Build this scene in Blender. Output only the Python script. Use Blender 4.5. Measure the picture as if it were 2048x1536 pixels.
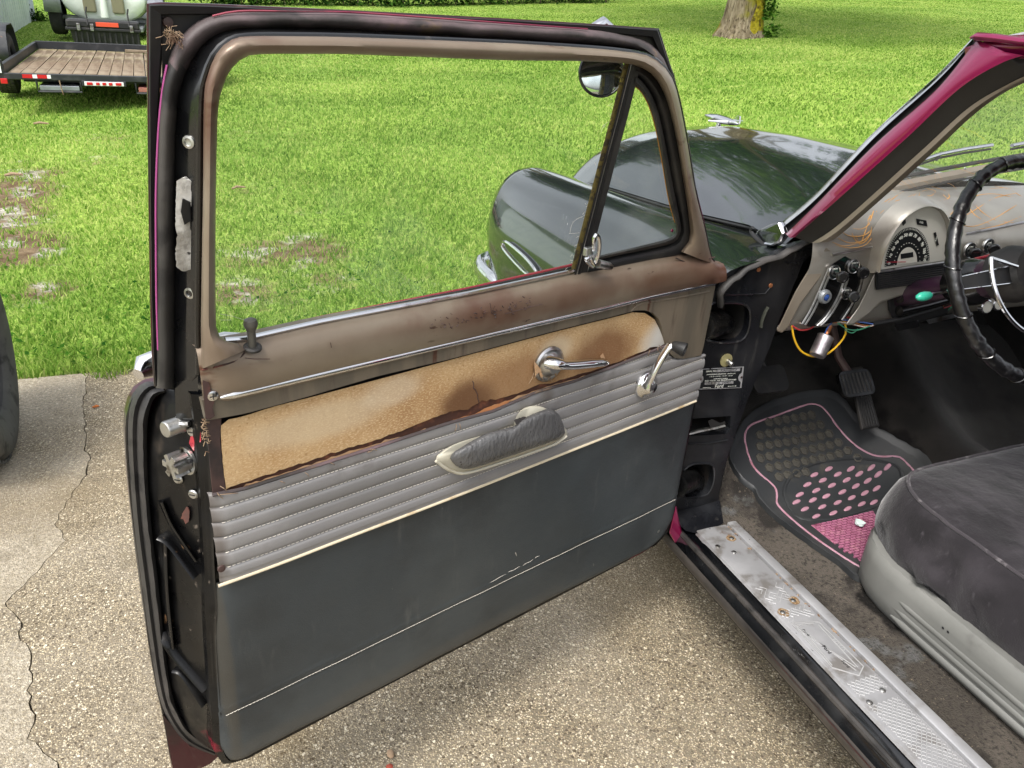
import bpy, bmesh, math, random
import numpy as np
from mathutils import Vector, Matrix, noise
from mathutils.geometry import tessellate_polygon
random.seed(7); RNG = np.random.default_rng(11)
V = Vector
scene = bpy.context.scene
for o in list(bpy.data.objects): bpy.data.objects.remove(o)

# ------------------------------------------------------------------ camera
CAM = V((-1.88, -1.286, 1.498)); YAW, PITCH, ROLL, FPX = -.4055, .4575, -.0719, 1546.6
def cam_axes():
    f = V((-math.sin(YAW)*math.cos(PITCH), math.cos(YAW)*math.cos(PITCH), -math.sin(PITCH)))
    r = V((math.cos(YAW), math.sin(YAW), 0)); d = f.cross(r)
    c, s = math.cos(ROLL), math.sin(ROLL)
    return r*c + d*s, r*(-s) + d*c, f
CR, CD, CF = cam_axes()
cd = bpy.data.cameras.new('camera'); cam = bpy.data.objects.new('camera', cd)
scene.collection.objects.link(cam); scene.camera = cam
cd.sensor_width = 36; cd.lens = 36*FPX/2048; cd.clip_start = .02; cd.clip_end = 600
cam.matrix_world = Matrix(((CR.x, -CD.x, -CF.x, CAM.x), (CR.y, -CD.y, -CF.y, CAM.y), (CR.z, -CD.z, -CF.z, CAM.z), (0, 0, 0, 1)))

# ------------------------------------------------------------------ sky, sun, exposure (bright overcast day)
SUN_EL, SUN_AZ = math.radians(58), math.radians(232)      # azimuth clockwise from +Y: over the camera's left shoulder
world = bpy.data.worlds.new('World'); scene.world = world; world.use_nodes = True
nt = world.node_tree; nt.nodes.clear()
wo = nt.nodes.new('ShaderNodeOutputWorld'); bg = nt.nodes.new('ShaderNodeBackground'); sky = nt.nodes.new('ShaderNodeTexSky')
sky.sky_type = 'NISHITA'; sky.sun_disc = False; sky.sun_elevation = SUN_EL; sky.sun_rotation = SUN_AZ
sky.air_density = 1.0; sky.dust_density = 5.0; sky.ozone_density = 1.0
hs = nt.nodes.new('ShaderNodeHueSaturation'); hs.inputs['Saturation'].default_value = .28
# thin broken cloud over the whole sky
tcw = nt.nodes.new('ShaderNodeTexCoord'); nzw = nt.nodes.new('ShaderNodeTexNoise'); nzw.inputs['Scale'].default_value = 2.6; nzw.inputs['Detail'].default_value = 7
mrw = nt.nodes.new('ShaderNodeMapRange'); mrw.inputs['From Min'].default_value = .35; mrw.inputs['From Max'].default_value = .68
mrw.inputs['To Min'].default_value = 1.15; mrw.inputs['To Max'].default_value = 2.1
mlw = nt.nodes.new('ShaderNodeMix'); mlw.data_type = 'RGBA'; mlw.blend_type = 'MULTIPLY'; mlw.inputs[0].default_value = 1
nt.links.new(tcw.outputs['Generated'], nzw.inputs['Vector']); nt.links.new(nzw.outputs['Fac'], mrw.inputs['Value'])
nt.links.new(sky.outputs[0], hs.inputs['Color']); nt.links.new(hs.outputs[0], mlw.inputs[6]); nt.links.new(mrw.outputs[0], mlw.inputs[7])
nt.links.new(mlw.outputs[2], bg.inputs['Color']); bg.inputs['Strength'].default_value = .15
nt.links.new(bg.outputs[0], wo.inputs[0])
sl = bpy.data.lights.new('sun', 'SUN'); sl.energy = 1.4; sl.angle = math.radians(14); sl.color = (1, .95, .87)
sun = bpy.data.objects.new('sun', sl); scene.collection.objects.link(sun)
sdir = V((math.sin(SUN_AZ)*math.cos(SUN_EL), math.cos(SUN_AZ)*math.cos(SUN_EL), math.sin(SUN_EL)))
sun.rotation_euler = sdir.to_track_quat('Z', 'Y').to_euler(); sun.location = (-6, -6, 12)
scene.view_settings.view_transform = 'Standard'; scene.view_settings.look = 'None'
scene.view_settings.gamma = 1; scene.view_settings.exposure = 0.5; scene.view_settings.use_curve_mapping = False
scene.cycles.max_bounces = 7; scene.cycles.transparent_max_bounces = 12
scene.cycles.caustics_reflective = False; scene.cycles.caustics_refractive = False

# ------------------------------------------------------------------ where a pixel of the 2048 px photograph lies on a plane of the place
def ray(x, y): return CF + CR*((x-1024)/FPX) + CD*((y-768)/FPX)
def on_plane(x, y, p0, n):
    v = ray(x, y); return CAM + v*((V(p0)-CAM).dot(n)/v.dot(n))
def at_z(x, y, z): return on_plane(x, y, (0, 0, z), V((0, 0, 1)))
def at_y(x, y, yy): return on_plane(x, y, (0, yy, 0), V((0, 1, 0)))
def at_x(x, y, xx): return on_plane(x, y, (xx, 0, 0), V((1, 0, 0)))
def terrain(x, y):
    k = min(max((y-2.05)/5, 0), 1); k = k*k*(3-2*k); xx = 26*math.tanh(x/26); yy = 40*math.tanh(y/40)
    return k*(.088*xx + .049*yy + .012*math.sin(x*.9+1)*math.sin(y*.7))
def at_ground(x, y):
    v = ray(x, y); t = .5
    while t < 90:
        p = CAM + v*t
        if p.z < terrain(p.x, p.y): break
        t += .02 + t*.004
    return CAM + v*t
# the opened driver's door: local x runs from the hinge to the latch edge, y out of its inner face, z up
TH = 1.2725; HINGE = V((-.86, 0, 0)); DU = V((-math.sin(TH), -math.cos(TH), 0)); DN = V((math.cos(TH), -math.sin(TH), 0))
def dloc(P): v = P-HINGE; return V((v.dot(DU), v.dot(DN), v.z))
def dw(x, y, w=0): return dloc(on_plane(x, y, HINGE+DN*w, DN))                 # on the inner face, w metres in front of it
TILT = math.atan2(.08, .47); UN = (DN*math.cos(TILT) - V((0, 0, math.sin(TILT)))).normalized()
def up(x, y, w=0): return dloc(on_plane(x, y, HINGE+V((0, 0, 1.0))+DN*w, UN))  # on the window frame, which leans inwards
JN = (DU*math.cos(.657) + DN*math.sin(.657)).normalized()
def jm(x, y, off=0): return dloc(on_plane(x, y, HINGE+DU*1.092+JN*off, JN))    # on the latch jamb

# ------------------------------------------------------------------ helpers
COL = scene.collection
def link(o, parent=None):
    COL.objects.link(o)
    if parent is not None: o.parent = parent
    return o
def root(name, label, cat, loc=(0, 0, 0), rz=0, group=None):
    o = bpy.data.objects.new(name, None); o.empty_display_size = .1; o.location = loc; o.rotation_euler = (0, 0, rz)
    o['label'] = label; o['category'] = cat
    if group: o['group'] = group
    return link(o)
def tag(o, label, cat, group=None):
    o['label'] = label; o['category'] = cat
    if group: o['group'] = group
    return o
class MB:
    def __init__(s): s.v = []; s.f = []
    def add(s, vs, fs):
        b = len(s.v); s.v += [tuple(v) for v in vs]; s.f += [tuple(i+b for i in f) for f in fs]; return s
    def loft(s, rows, close_u=False, close_v=False, cap=False):
        n = len(rows[0]); b = len(s.v); m = len(rows)
        for r in rows: s.v += [tuple(p) for p in r]
        for j in range(m if close_v else m-1):
            for i in range(n if close_u else n-1):
                j2 = (j+1) % m; i2 = (i+1) % n
                s.f.append((b+j*n+i, b+j*n+i2, b+j2*n+i2, b+j2*n+i))
        if cap:
            s.f.append(tuple(b+i for i in reversed(range(n)))); s.f.append(tuple(b+(m-1)*n+i for i in range(n)))
        return s
    def box(s, c, d, rot=None):
        c = V(c); vs = []
        for z in (-.5, .5):
            for x, y in ((-.5, -.5), (.5, -.5), (.5, .5), (-.5, .5)):
                p = V((x*d[0], y*d[1], z*d[2]))
                if rot is not None: p = rot @ p
                vs.append(c+p)
        return s.add(vs, [(3, 2, 1, 0), (4, 5, 6, 7), (0, 1, 5, 4), (1, 2, 6, 5), (2, 3, 7, 6), (3, 0, 4, 7)])
    def prism(s, top, bot):
        n = len(top); tri = tessellate_polygon([[V(p) for p in top]]); b = len(s.v)
        s.v += [tuple(p) for p in top] + [tuple(p) for p in bot]
        for t in tri: s.f.append((b+t[0], b+t[1], b+t[2])); s.f.append((b+n+t[2], b+n+t[1], b+n+t[0]))
        for i in range(n):
            k = (i+1) % n; s.f.append((b+i, b+n+i, b+n+k, b+k))
        return s
    def tube(s, path, r, n=10, closed=False, cap=True, flat=None):
        path = [V(p) for p in path]; m = len(path); rows = []
        up0 = None
        for i in range(m):
            if closed: t = (path[(i+1) % m]-path[i-1])
            else: t = path[min(i+1, m-1)]-path[max(i-1, 0)]
            t = t.normalized() if t.length > 1e-9 else V((0, 0, 1))
            if up0 is None:
                up0 = V((0, 0, 1)) if abs(t.z) < .9 else V((1, 0, 0))
            a = t.cross(up0)
            if a.length < 1e-6: a = t.cross(V((1, .3, 0)))
            a.normalize(); bb = a.cross(t).normalized(); up0 = bb
            rr = r[i] if isinstance(r, (list, tuple)) else r
            f2 = flat if flat else 1
            rows.append([path[i] + a*(rr*math.cos(2*math.pi*k/n)) + bb*(rr*f2*math.sin(2*math.pi*k/n)) for k in range(n)])
        return s.loft(rows, close_u=True, close_v=closed, cap=cap and not closed)
    def lathe(s, prof, o, axis, n=24):
        o = V(o); ax = V(axis).normalized(); a = ax.orthogonal().normalized(); b = ax.cross(a)
        rows = [[o + ax*h + (a*math.cos(2*math.pi*k/n) + b*math.sin(2*math.pi*k/n))*max(r, 1e-5) for k in range(n)] for r, h in prof]
        return s.loft(rows, close_u=True, cap=True)
    def build(s, name, mat, parent=None, smooth=True, bevel=0, seg=2, sub=0, solid=0, ang=40, kind=None):
        me = bpy.data.meshes.new(name); me.from_pydata(s.v, [], s.f); me.validate()
        bm = bmesh.new(); bm.from_mesh(me); bmesh.ops.remove_doubles(bm, verts=bm.verts, dist=1e-6)
        bmesh.ops.recalc_face_normals(bm, faces=bm.faces); bm.to_mesh(me); bm.free()
        if mat: me.materials.append(mat)
        if smooth:
            me.shade_smooth(); me.set_sharp_from_angle(angle=math.radians(ang))
        o = bpy.data.objects.new(name, me)
        if solid:
            md = o.modifiers.new('thick', 'SOLIDIFY'); md.thickness = abs(solid); md.offset = 1 if solid > 0 else -1
        if bevel:
            md = o.modifiers.new('bevel', 'BEVEL'); md.width = bevel; md.segments = seg; md.limit_method = 'ANGLE'; md.angle_limit = math.radians(35)
        if sub:
            md = o.modifiers.new('sub', 'SUBSURF'); md.levels = sub; md.render_levels = sub
        if kind: o['kind'] = kind
        return link(o, parent)
def cr(pts, n, closed=False):
    """n points evenly spaced along a smooth curve through pts (any dimension)"""
    P = [np.array(p, float) for p in pts]; m = len(P); out = []
    segs = m if closed else m-1; K = 14
    for i in range(segs):
        if closed: a, b, c, d = P[i-1], P[i], P[(i+1) % m], P[(i+2) % m]
        else: a, b, c, d = P[max(i-1, 0)], P[i], P[i+1], P[min(i+2, m-1)]
        for k in range(K):
            t = k/K; out.append(.5*((2*b)+(c-a)*t+(2*a-5*b+4*c-d)*t*t+(3*b-a-3*c+d)*t**3))
    out.append(P[0] if closed else P[-1]); out = np.array(out)
    L = np.concatenate([[0], np.cumsum(np.linalg.norm(np.diff(out, axis=0), axis=1))])
    s = np.linspace(0, L[-1], n, endpoint=not closed)
    return [tuple(np.interp(x, L, out[:, k]) for k in range(out.shape[1])) for x in s]
def lin(pts, n):
    P = np.array(pts, float); L = np.concatenate([[0], np.cumsum(np.linalg.norm(np.diff(P, axis=0), axis=1))])
    return [tuple(np.interp(x, L, P[:, k]) for k in range(P.shape[1])) for x in np.linspace(0, L[-1], n)]
def text_mesh(body, size, name='lettering', ext=.0004, bold=0):
    cu = bpy.data.curves.new(name, 'FONT'); cu.body = body; cu.size = size; cu.extrude = ext; cu.align_x = 'CENTER'; cu.align_y = 'CENTER'; cu.offset = bold; cu.resolution_u = 2
    ob = bpy.data.objects.new(name, cu); COL.objects.link(ob); dg = bpy.context.evaluated_depsgraph_get()
    me = bpy.data.meshes.new_from_object(ob.evaluated_get(dg)); bpy.data.objects.remove(ob); bpy.data.curves.remove(cu)
    me.name = name; return me
def text_at(me, mat, parent, o, ex, ey, name='lettering', kind=None):
    """place a text mesh with its x along ex and y along ey"""
    ex = V(ex).normalized(); ez = ex.cross(V(ey)).normalized(); ey = ez.cross(ex); o = V(o)
    ob = bpy.data.objects.new(name, me); me.materials.clear(); me.materials.append(mat)
    ob.matrix_local = Matrix(((ex.x, ey.x, ez.x, o.x), (ex.y, ey.y, ez.y, o.y), (ex.z, ey.z, ez.z, o.z), (0, 0, 0, 1)))
    link(ob, parent); ob.matrix_local = Matrix(((ex.x, ey.x, ez.x, o.x), (ex.y, ey.y, ez.y, o.y), (ex.z, ey.z, ez.z, o.z), (0, 0, 0, 1)))
    return ob

# ------------------------------------------------------------------ materials
def S(r, g, b):
    return tuple(((c/255)/12.92 if c/255 <= .04045 else ((c/255+.055)/1.055)**2.4) for c in (r, g, b)) + (1,)
def M(name, base, rough=.5, metal=0., layers=(), bump=None, bump2=None, coat=0., spec=.5, rlayers=(), sheen=0., trans=0, aniso=0):
    """layers: (colour, scale, lo, hi[, detail[, stretch[, offset]]]) mixed over the base by noise"""
    m = bpy.data.materials.new(name); m.use_nodes = True; t = m.node_tree; N = t.nodes; L = t.links
    b = N['Principled BSDF']; b.inputs['Roughness'].default_value = rough; b.inputs['Metallic'].default_value = metal
    b.inputs['Coat Weight'].default_value = coat; b.inputs['Coat Roughness'].default_value = .04; b.inputs['Specular IOR Level'].default_value = spec
    b.inputs['Sheen Weight'].default_value = sheen; b.inputs['Sheen Roughness'].default_value = .4
    tc = N.new('ShaderNodeTexCoord')
    def nz(scale, detail=6, stretch=(1, 1, 1), off=0, rough_=.55):
        mp = N.new('ShaderNodeMapping'); mp.inputs['Scale'].default_value = stretch; mp.inputs['Location'].default_value = (off*3.1, off*1.7, off*2.3)
        n = N.new('ShaderNodeTexNoise'); n.inputs['Scale'].default_value = scale; n.inputs['Detail'].default_value = detail; n.inputs['Roughness'].default_value = rough_
        L.new(tc.outputs['Object'], mp.inputs[0]); L.new(mp.outputs[0], n.inputs['Vector']); return n.outputs['Fac']
    def ramp(sock, lo, hi, a=0, c=1):
        r = N.new('ShaderNodeMapRange'); r.interpolation_type = 'SMOOTHSTEP'
        r.inputs['From Min'].default_value = lo; r.inputs['From Max'].default_value = hi; r.inputs['To Min'].default_value = a; r.inputs['To Max'].default_value = c
        L.new(sock, r.inputs['Value']); return r.outputs[0]
    col = None
    for i, ly in enumerate(layers):
        c, sc, lo, hi = ly[:4]; det = ly[4] if len(ly) > 4 else 6; st = ly[5] if len(ly) > 5 else (1, 1, 1); off = ly[6] if len(ly) > 6 else i+1
        mx = N.new('ShaderNodeMix'); mx.data_type = 'RGBA'; L.new(ramp(nz(sc, det, st, off), lo, hi), mx.inputs[0])
        if col is None: mx.inputs[6].default_value = base
        else: L.new(col, mx.inputs[6])
        mx.inputs[7].default_value = c; col = mx.outputs[2]
    if col is None: b.inputs['Base Color'].default_value = base
    else: L.new(col, b.inputs['Base Color'])
    for sc, lo, hi, a, c in rlayers:
        L.new(ramp(nz(sc, 6, (1, 1, 1), 5), lo, hi, a, c), b.inputs['Roughness'])
    prev = None
    for bp in (bump, bump2):
        if bp:
            sc, st, dist = bp[:3]; bn = N.new('ShaderNodeBump'); bn.inputs['Strength'].default_value = st; bn.inputs['Distance'].default_value = dist
            L.new(nz(sc, 5, bp[3] if len(bp) > 3 else (1, 1, 1), 9), bn.inputs['Height'])
            if prev is not None: L.new(prev, bn.inputs['Normal'])
            prev = bn.outputs[0]
    if prev is not None: L.new(prev, b.inputs['Normal'])
    m['_nz'] = 0
    return m
def glass_mat(name, tint=(1, 1, 1, 1), dirt=.03, rough=.0, dscale=3, lo=.55, hi=.8, dcol=(.8, .85, .83, 1)):
    m = bpy.data.materials.new(name); m.use_nodes = True; t = m.node_tree; N = t.nodes; L = t.links; N.clear()
    out = N.new('ShaderNodeOutputMaterial'); tr = N.new('ShaderNodeBsdfTransparent'); tr.inputs[0].default_value = tint
    gl = N.new('ShaderNodeBsdfGlossy'); gl.inputs['Roughness'].default_value = rough; lw = N.new('ShaderNodeLayerWeight'); pw = N.new('ShaderNodeMath'); pw.operation = 'POWER'; pw.inputs[1].default_value = 5; L.new(lw.outputs['Facing'], pw.inputs[0])
    fr = N.new('ShaderNodeMath'); fr.operation = 'MULTIPLY_ADD'; fr.inputs[1].default_value = .9; fr.inputs[2].default_value = .035; L.new(pw.outputs[0], fr.inputs[0])
    mx = N.new('ShaderNodeMixShader'); L.new(fr.outputs[0], mx.inputs[0]); L.new(tr.outputs[0], mx.inputs[1]); L.new(gl.outputs[0], mx.inputs[2])
    df = N.new('ShaderNodeBsdfDiffuse'); df.inputs[0].default_value = dcol
    tc = N.new('ShaderNodeTexCoord'); n = N.new('ShaderNodeTexNoise'); n.inputs['Scale'].default_value = dscale; n.inputs['Detail'].default_value = 8
    r = N.new('ShaderNodeMapRange'); r.interpolation_type = 'SMOOTHSTEP'; r.inputs['From Min'].default_value = lo; r.inputs['From Max'].default_value = hi
    r.inputs['To Min'].default_value = dirt*.3; r.inputs['To Max'].default_value = dirt*4
    L.new(tc.outputs['Object'], n.inputs['Vector']); L.new(n.outputs['Fac'], r.inputs['Value'])
    m2 = N.new('ShaderNodeMixShader'); L.new(r.outputs[0], m2.inputs[0]); L.new(mx.outputs[0], m2.inputs[1]); L.new(df.outputs[0], m2.inputs[2])
    L.new(m2.outputs[0], out.inputs[0]); return m

bronze = M('bronze_paint', S(142, 124, 106), .42, .3, [(S(160, 146, 126), 3, .4, .62), (S(122, 92, 76), 4.5, .48, .68, 8), (S(104, 66, 48), 9, .6, .72, 10, (1, 1, 3)), (S(60, 44, 36), 55, .69, .74, 4, (.5, 1, 1.6))], bump=(350, .05, .002), rlayers=[(14, .3, .7, .32, .55)])
bronze_dirty = M('bronze_paint_streaked', S(124, 115, 100), .45, .3, [(S(148, 134, 114), 4, .42, .6, 6, (3, 1, .5)), (S(108, 94, 82), 22, .52, .72, 8, (2, 1, .3)), (S(108, 70, 52), 20, .64, .72, 6, (2, 1, .4))], bump=(300, .05, .002))
rust = M('rusty_brown_paint', S(78, 56, 52), .6, .1, [(S(118, 62, 48), 14, .52, .66), (S(44, 36, 36), 9, .5, .66)], bump=(160, .15, .002))
hardboard = M('tan_hardboard', S(190, 158, 114), .85, 0, [(S(172, 136, 92), 7, .46, .68, 8), (S(152, 114, 74), 3.2, .54, .72, 9), (S(206, 178, 136), 260, .46, .68, 5, (.8, 1, 2.0)), (S(160, 126, 86), 190, .56, .74, 4, (1.4, 1, 1)), (S(60, 42, 30), 34, .755, .775, 2)], bump=(260, .22, .002, (1.5, 1, 1)), bump2=(30, .08, .004), spec=.15)
boardedge = M('torn_board_edge', S(186, 146, 104), .85, 0, [(S(182, 146, 110), 40, .45, .6, 6, (.3, 1, 1)), (S(96, 60, 40), 22, .56, .66)], bump=(60, .4, .004), spec=.2)
vinyl_mauve = M('mauve_grey_vinyl', S(136, 131, 131), .4, 0, [(S(148, 142, 140), 5, .45, .65), (S(122, 110, 106), 11, .56, .72), (S(112, 90, 72), 6, .66, .8)], bump=(500, .12, .0015), bump2=(14, .12, .006))
vinyl_slate = M('slate_blue_vinyl', S(62, 69, 73), .46, 0, [(S(76, 82, 84), 2.5, .4, .66, 9), (S(52, 57, 60), 5, .45, .72, 9), (S(92, 95, 94), 34, .60, .84, 8, (1, 1, .22)), (S(120, 122, 118), 60, .72, .78, 5, (1, 1, .5))], bump=(520, .35, .0015), bump2=(7, .35, .012))
piping_m = M('cream_piping', S(206, 194, 168), .5, 0, [(S(176, 152, 112), 20, .55, .7)])
thread = M('pale_thread', S(204, 198, 186), .8)
armpad = M('cracked_grey_vinyl', S(98, 98, 99), .26, 0, [(S(112, 112, 113), 12, .45, .65), (S(52, 50, 50), 60, .66, .70, 4, (2.5, 1, 1))], bump=(60, .9, .005, (2, 1, 1)), bump2=(180, .5, .002))
armbase_m = M('aged_cream_plastic', S(188, 184, 168), .4, 0, [(S(152, 146, 128), 10, .55, .7)])
chrome = M('chrome', (.72, .72, .73, 1), .12, 1, [(S(140, 136, 130), 25, .62, .75)], rlayers=[(30, .35, .75, .06, .3)])
chrome_dull = M('worn_chrome', (.55, .55, .55, 1), .3, 1, [(S(120, 112, 102), 18, .5, .7), (S(84, 66, 50), 30, .66, .74)])
zinc = M('zinc_steel', (.5, .5, .48, 1), .38, 1, [(S(96, 90, 80), 40, .5, .7)])
rubber = M('grey_rubber', S(62, 60, 58), .6, 0, [(S(84, 80, 77), 9, .45, .65), (S(40, 38, 38), 20, .5, .65), (S(128, 112, 112), 6, .62, .75)], bump=(120, .15, .002), bump2=(18, .25, .006))
rubber_pink = M('dusty_rubber', S(84, 72, 72), .6, 0, [(S(142, 110, 116), 6, .46, .62, 6, (.4, 1, 1)), (S(56, 50, 48), 14, .5, .62, 6, (.5, 1, 1)), (S(120, 96, 74), 24, .6, .7)], bump=(150, .2, .002), bump2=(18, .2, .005))
blackpaint = M('black_paint_jamb', S(7, 8, 10), .2, 0, [(S(16, 16, 18), 8, .5, .7), (S(54, 50, 46), 40, .68, .76, 9)], coat=.5, bump=(25, .08, .004), rlayers=[(9, .4, .7, .12, .5)])
blackdirty = M('grimy_black_paint', S(10, 10, 11), .4, 0, [(S(22, 21, 20), 5, .45, .65, 8), (S(64, 56, 48), 11, .6, .74, 9, (2, 1, .6)), (S(116, 24, 42), 5, .66, .7, 8, (1, 1, 1.5), 3), (S(120, 92, 66), 9, .68, .71, 6), (S(96, 88, 80), 55, .66, .72, 6, (1, 1, .6)), (S(6, 6, 7), 16, .52, .62, 8)], coat=.1, spec=.25, bump=(40, .2, .003), rlayers=[(12, .4, .7, .25, .7)])
pillarpaint = M('navy_black_paint', S(24, 26, 34), .32, 0, [(S(44, 47, 54), 4, .45, .65, 8, (2, 2, .5)), (S(72, 70, 68), 16, .6, .74, 9, (3, 3, .4)), (S(92, 76, 60), 24, .7, .76, 6)], coat=.2, bump=(40, .12, .003), rlayers=[(9, .35, .7, .22, .6)])
cavity = M('dark_cavity', S(16, 14, 13), .9, 0, [(S(52, 40, 32), 8, .5, .7)])
blackcar = M('black_car_paint', (.010, .013, .014, 1), .15, 0, [(S(28, 31, 31), 2.5, .45, .75)], coat=.9, spec=.8, bump=(3, .03, .02), rlayers=[(90, .6, .8, .13, .3)])
magenta = M('candy_magenta_paint', S(128, 8, 66), .28, .5, [(S(140, 14, 74), 3, .4, .7)], coat=1., bump=(300, .02, .001))
magenta_d = M('faded_magenta_overspray', S(150, 70, 84), .4, .2, [(S(120, 34, 62), 5, .45, .6), (S(64, 44, 48), 8, .55, .7)], coat=.2)
maroon = M('dark_maroon_paint', S(58, 12, 26), .3, .2, [(S(28, 16, 20), 6, .42, .6), (S(84, 60, 54), 20, .66, .74)], coat=.4)
rocker_m = M('dull_black_rocker', S(46, 44, 44), .5, 0, [(S(66, 62, 60), 4, .45, .65), (S(30, 28, 28), 9, .5, .66)], coat=.15)
pinkline = M('pink_line', S(160, 74, 130), .45)
redline = M('red_paint_edge', S(176, 40, 58), .35, .2, coat=.5)
dash_m = M('silver_beige_dash_paint', S(152, 148, 141), .36, .5, [(S(168, 164, 156), 3, .4, .65), (S(134, 127, 118), 6, .5, .7)], coat=.2, bump=(400, .03, .001))
garn_m = M('taupe_garnish_paint', S(146, 134, 118), .42, .35, [(S(164, 152, 136), 4, .42, .64), (S(110, 94, 80), 9, .58, .72)])
pinstripe = M('orange_pinstripe', S(190, 140, 78), .5)
gaugewhite = M('pale_gauge_face', S(196, 194, 186), .4); gaugeblack = M('black_gauge_face', S(24, 26, 28), .35); gaugenum = M('gauge_numerals', S(214, 216, 208), .5)
blackplastic = M('black_plastic', S(14, 14, 15), .22, 0, coat=.3)
blackmatt = M('matt_black_metal', S(24, 24, 25), .55, 0, [(S(44, 42, 40), 14, .5, .7)])
wheelwrap = M('black_laced_wheel_cover', S(13, 13, 15), .32, 0, [(S(34, 34, 36), 30, .5, .7)], bump=(90, .5, .003), bump2=(400, .15, .001), coat=.2)
carpet_dk = M('dark_carpet', S(40, 38, 36), .95, 0, [(S(56, 52, 48), 4, .42, .64), (S(28, 26, 25), 9, .5, .66)], bump=(420, .6, .004, (1, 3, 1)), spec=.1, sheen=.2)
carpet_dirty = M('dirty_floor_carpet', S(84, 77, 68), .95, 0, [(S(106, 97, 86), 4, .42, .62, 8), (S(58, 54, 50), 5, .52, .6, 9), (S(104, 104, 102), 7, .58, .66, 6), (S(140, 124, 98), 160, .68, .72, 2), (S(34, 32, 30), 3.4, .57, .63, 8), (S(58, 54, 49), 130, .46, .74, 4), (S(126, 115, 98), 90, .64, .78, 4)], bump=(260, 1., .005), spec=.1)
matrub = M('black_rubber_mat', S(42, 44, 46), .48, 0, [(S(58, 59, 59), 6, .45, .65), (S(88, 82, 70), 9, .62, .76, 9)], bump=(300, .1, .001))
matpink = M('pink_rubber', S(206, 146, 168), .5, 0, [(S(186, 112, 132), 30, .5, .7), (S(176, 132, 118), 12, .62, .74)])
matpink2 = M('pink_woven_insert', S(190, 104, 142), .55, 0, [(S(210, 132, 156), 60, .5, .66), (S(148, 66, 96), 20, .55, .7)])
velour = M('charcoal_velour', S(48, 44, 49), .9, 0, [(S(64, 59, 65), 5, .38, .66, 9, (1, 2, 1)), (S(38, 35, 39), 8, .46, .70, 8, (2, 1, 1)), (S(80, 75, 81), 26, .60, .80, 9, (1, 2.5, 1))], bump=(420, .4, .002), bump2=(9, .5, .016), spec=.2, sheen=.4)
velour_seam = M('dusty_velour_piping', S(58, 54, 58), .95, 0, [(S(112, 108, 110), 50, .54, .7)], sheen=.3)
seatshell = M('grey_green_seat_plastic', S(122, 124, 113), .42, 0, [(S(134, 135, 124), 4, .42, .64), (S(100, 99, 90), 8, .58, .72)], bump=(260, .05, .001))
alu = M('scuffed_aluminium', S(186, 186, 188), .36, .45, [(S(206, 206, 208), 6, .42, .62, 8), (S(150, 146, 142), 16, .52, .68, 9), (S(122, 92, 70), 11, .67, .76, 9), (S(52, 46, 42), 60, .7, .74, 4)], bump=(180, .08, .001))
alu_line = M('raised_aluminium', S(202, 202, 202), .32, .5)
teal = M('teal_plastic', S(60, 190, 160), .3, coat=.3)
wood = M('weathered_deck_board', S(118, 102, 84), .85, 0, [(S(142, 130, 112), 1.6, .40, .6, 8, (2, .5, 1)), (S(98, 84, 68), 3, .5, .66, 9, (3, .4, 1)), (S(118, 110, 80), 1.5, .52, .66)], bump=(60, .3, .004, (6, .5, 1)), spec=.2)
trailer_m = M('black_trailer_paint', S(34, 36, 40), .45, 0, [(S(58, 58, 60), 6, .5, .7), (S(90, 64, 48), 20, .68, .76)])
tyre_m = M('grey_tyre_rubber', S(82, 82, 81), .8, 0, [(S(92, 92, 90), 7, .42, .66), (S(52, 52, 52), 16, .5, .7)], bump=(60, .15, .004), spec=.3)
tyre_dk = M('dark_tyre_rubber', S(38, 38, 38), .85, 0, [(S(58, 56, 52), 7, .45, .66)])
whitegel = M('white_gelcoat', S(216, 222, 216), .35, 0, [(S(186, 192, 180), 3, .5, .7)], coat=.2)
beigeseat = M('drab_seat_vinyl', S(126, 122, 98), .6)
greymetal = M('grey_galvanised', S(150, 154, 160), .4, .6, [(S(126, 130, 134), 8, .45, .65)])
siding = M('pale_steel_siding', S(236, 243, 250), .45, .1, [(S(220, 228, 236), 1.5, .42, .64), (S(196, 202, 206), 6, .62, .76, 6, (4, 4, .3))])
redlens = M('red_lens', S(190, 24, 36), .25, coat=.4); whitelens = M('white_reflector', S(226, 226, 228), .35)
platewhite = M('plate_white', S(228, 230, 232), .4); inkblue = M('plate_ink', S(30, 40, 90), .5); inkblack = M('black_ink', S(18, 18, 20), .5)
orangelabel = M('orange_red_label', S(214, 78, 48), .5)
bark = M('tree_bark', S(120, 108, 88), .95, 0, [(S(150, 138, 116), 6, .42, .62, 8, (3, 3, .5)), (S(76, 66, 52), 7, .5, .64, 9, (5, 5, .5)), (S(128, 122, 40), 1.6, .56, .68, 8)], bump=(9, 1., .05, (4, 4, .6)), spec=.1)
straw = M('dry_straw', S(146, 124, 100), .9, 0, [(S(96, 70, 54), 40, .5, .66)])
whitetape = M('torn_white_tape', S(214, 212, 206), .8, 0, [(S(150, 146, 138), 30, .45, .65), (S(60, 56, 52), 40, .66, .72)], bump=(120, .5, .003))
yellowwire = M('yellow_wire', S(226, 178, 40), .4); redwire = M('red_wire', S(170, 50, 52), .4); bluewire = M('blue_wire', S(48, 84, 150), .4); greenwire = M('green_wire', S(50, 120, 92), .4); orangewire = M('orange_wire', S(206, 128, 76), .4); whitewire = M('pale_wire', S(196, 180, 170), .4)
alucan = M('silver_can', (.62, .6, .6, 1), .35, .9, [(S(150, 140, 146), 14, .5, .7)])
washer_m = M('yellow_zinc_washer', S(176, 168, 122), .4, .5)
blueglass = M('blue_jewel', S(30, 60, 120), .1, coat=1)
silverknob = M('silver_ring', S(150, 154, 158), .3, .6)
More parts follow.
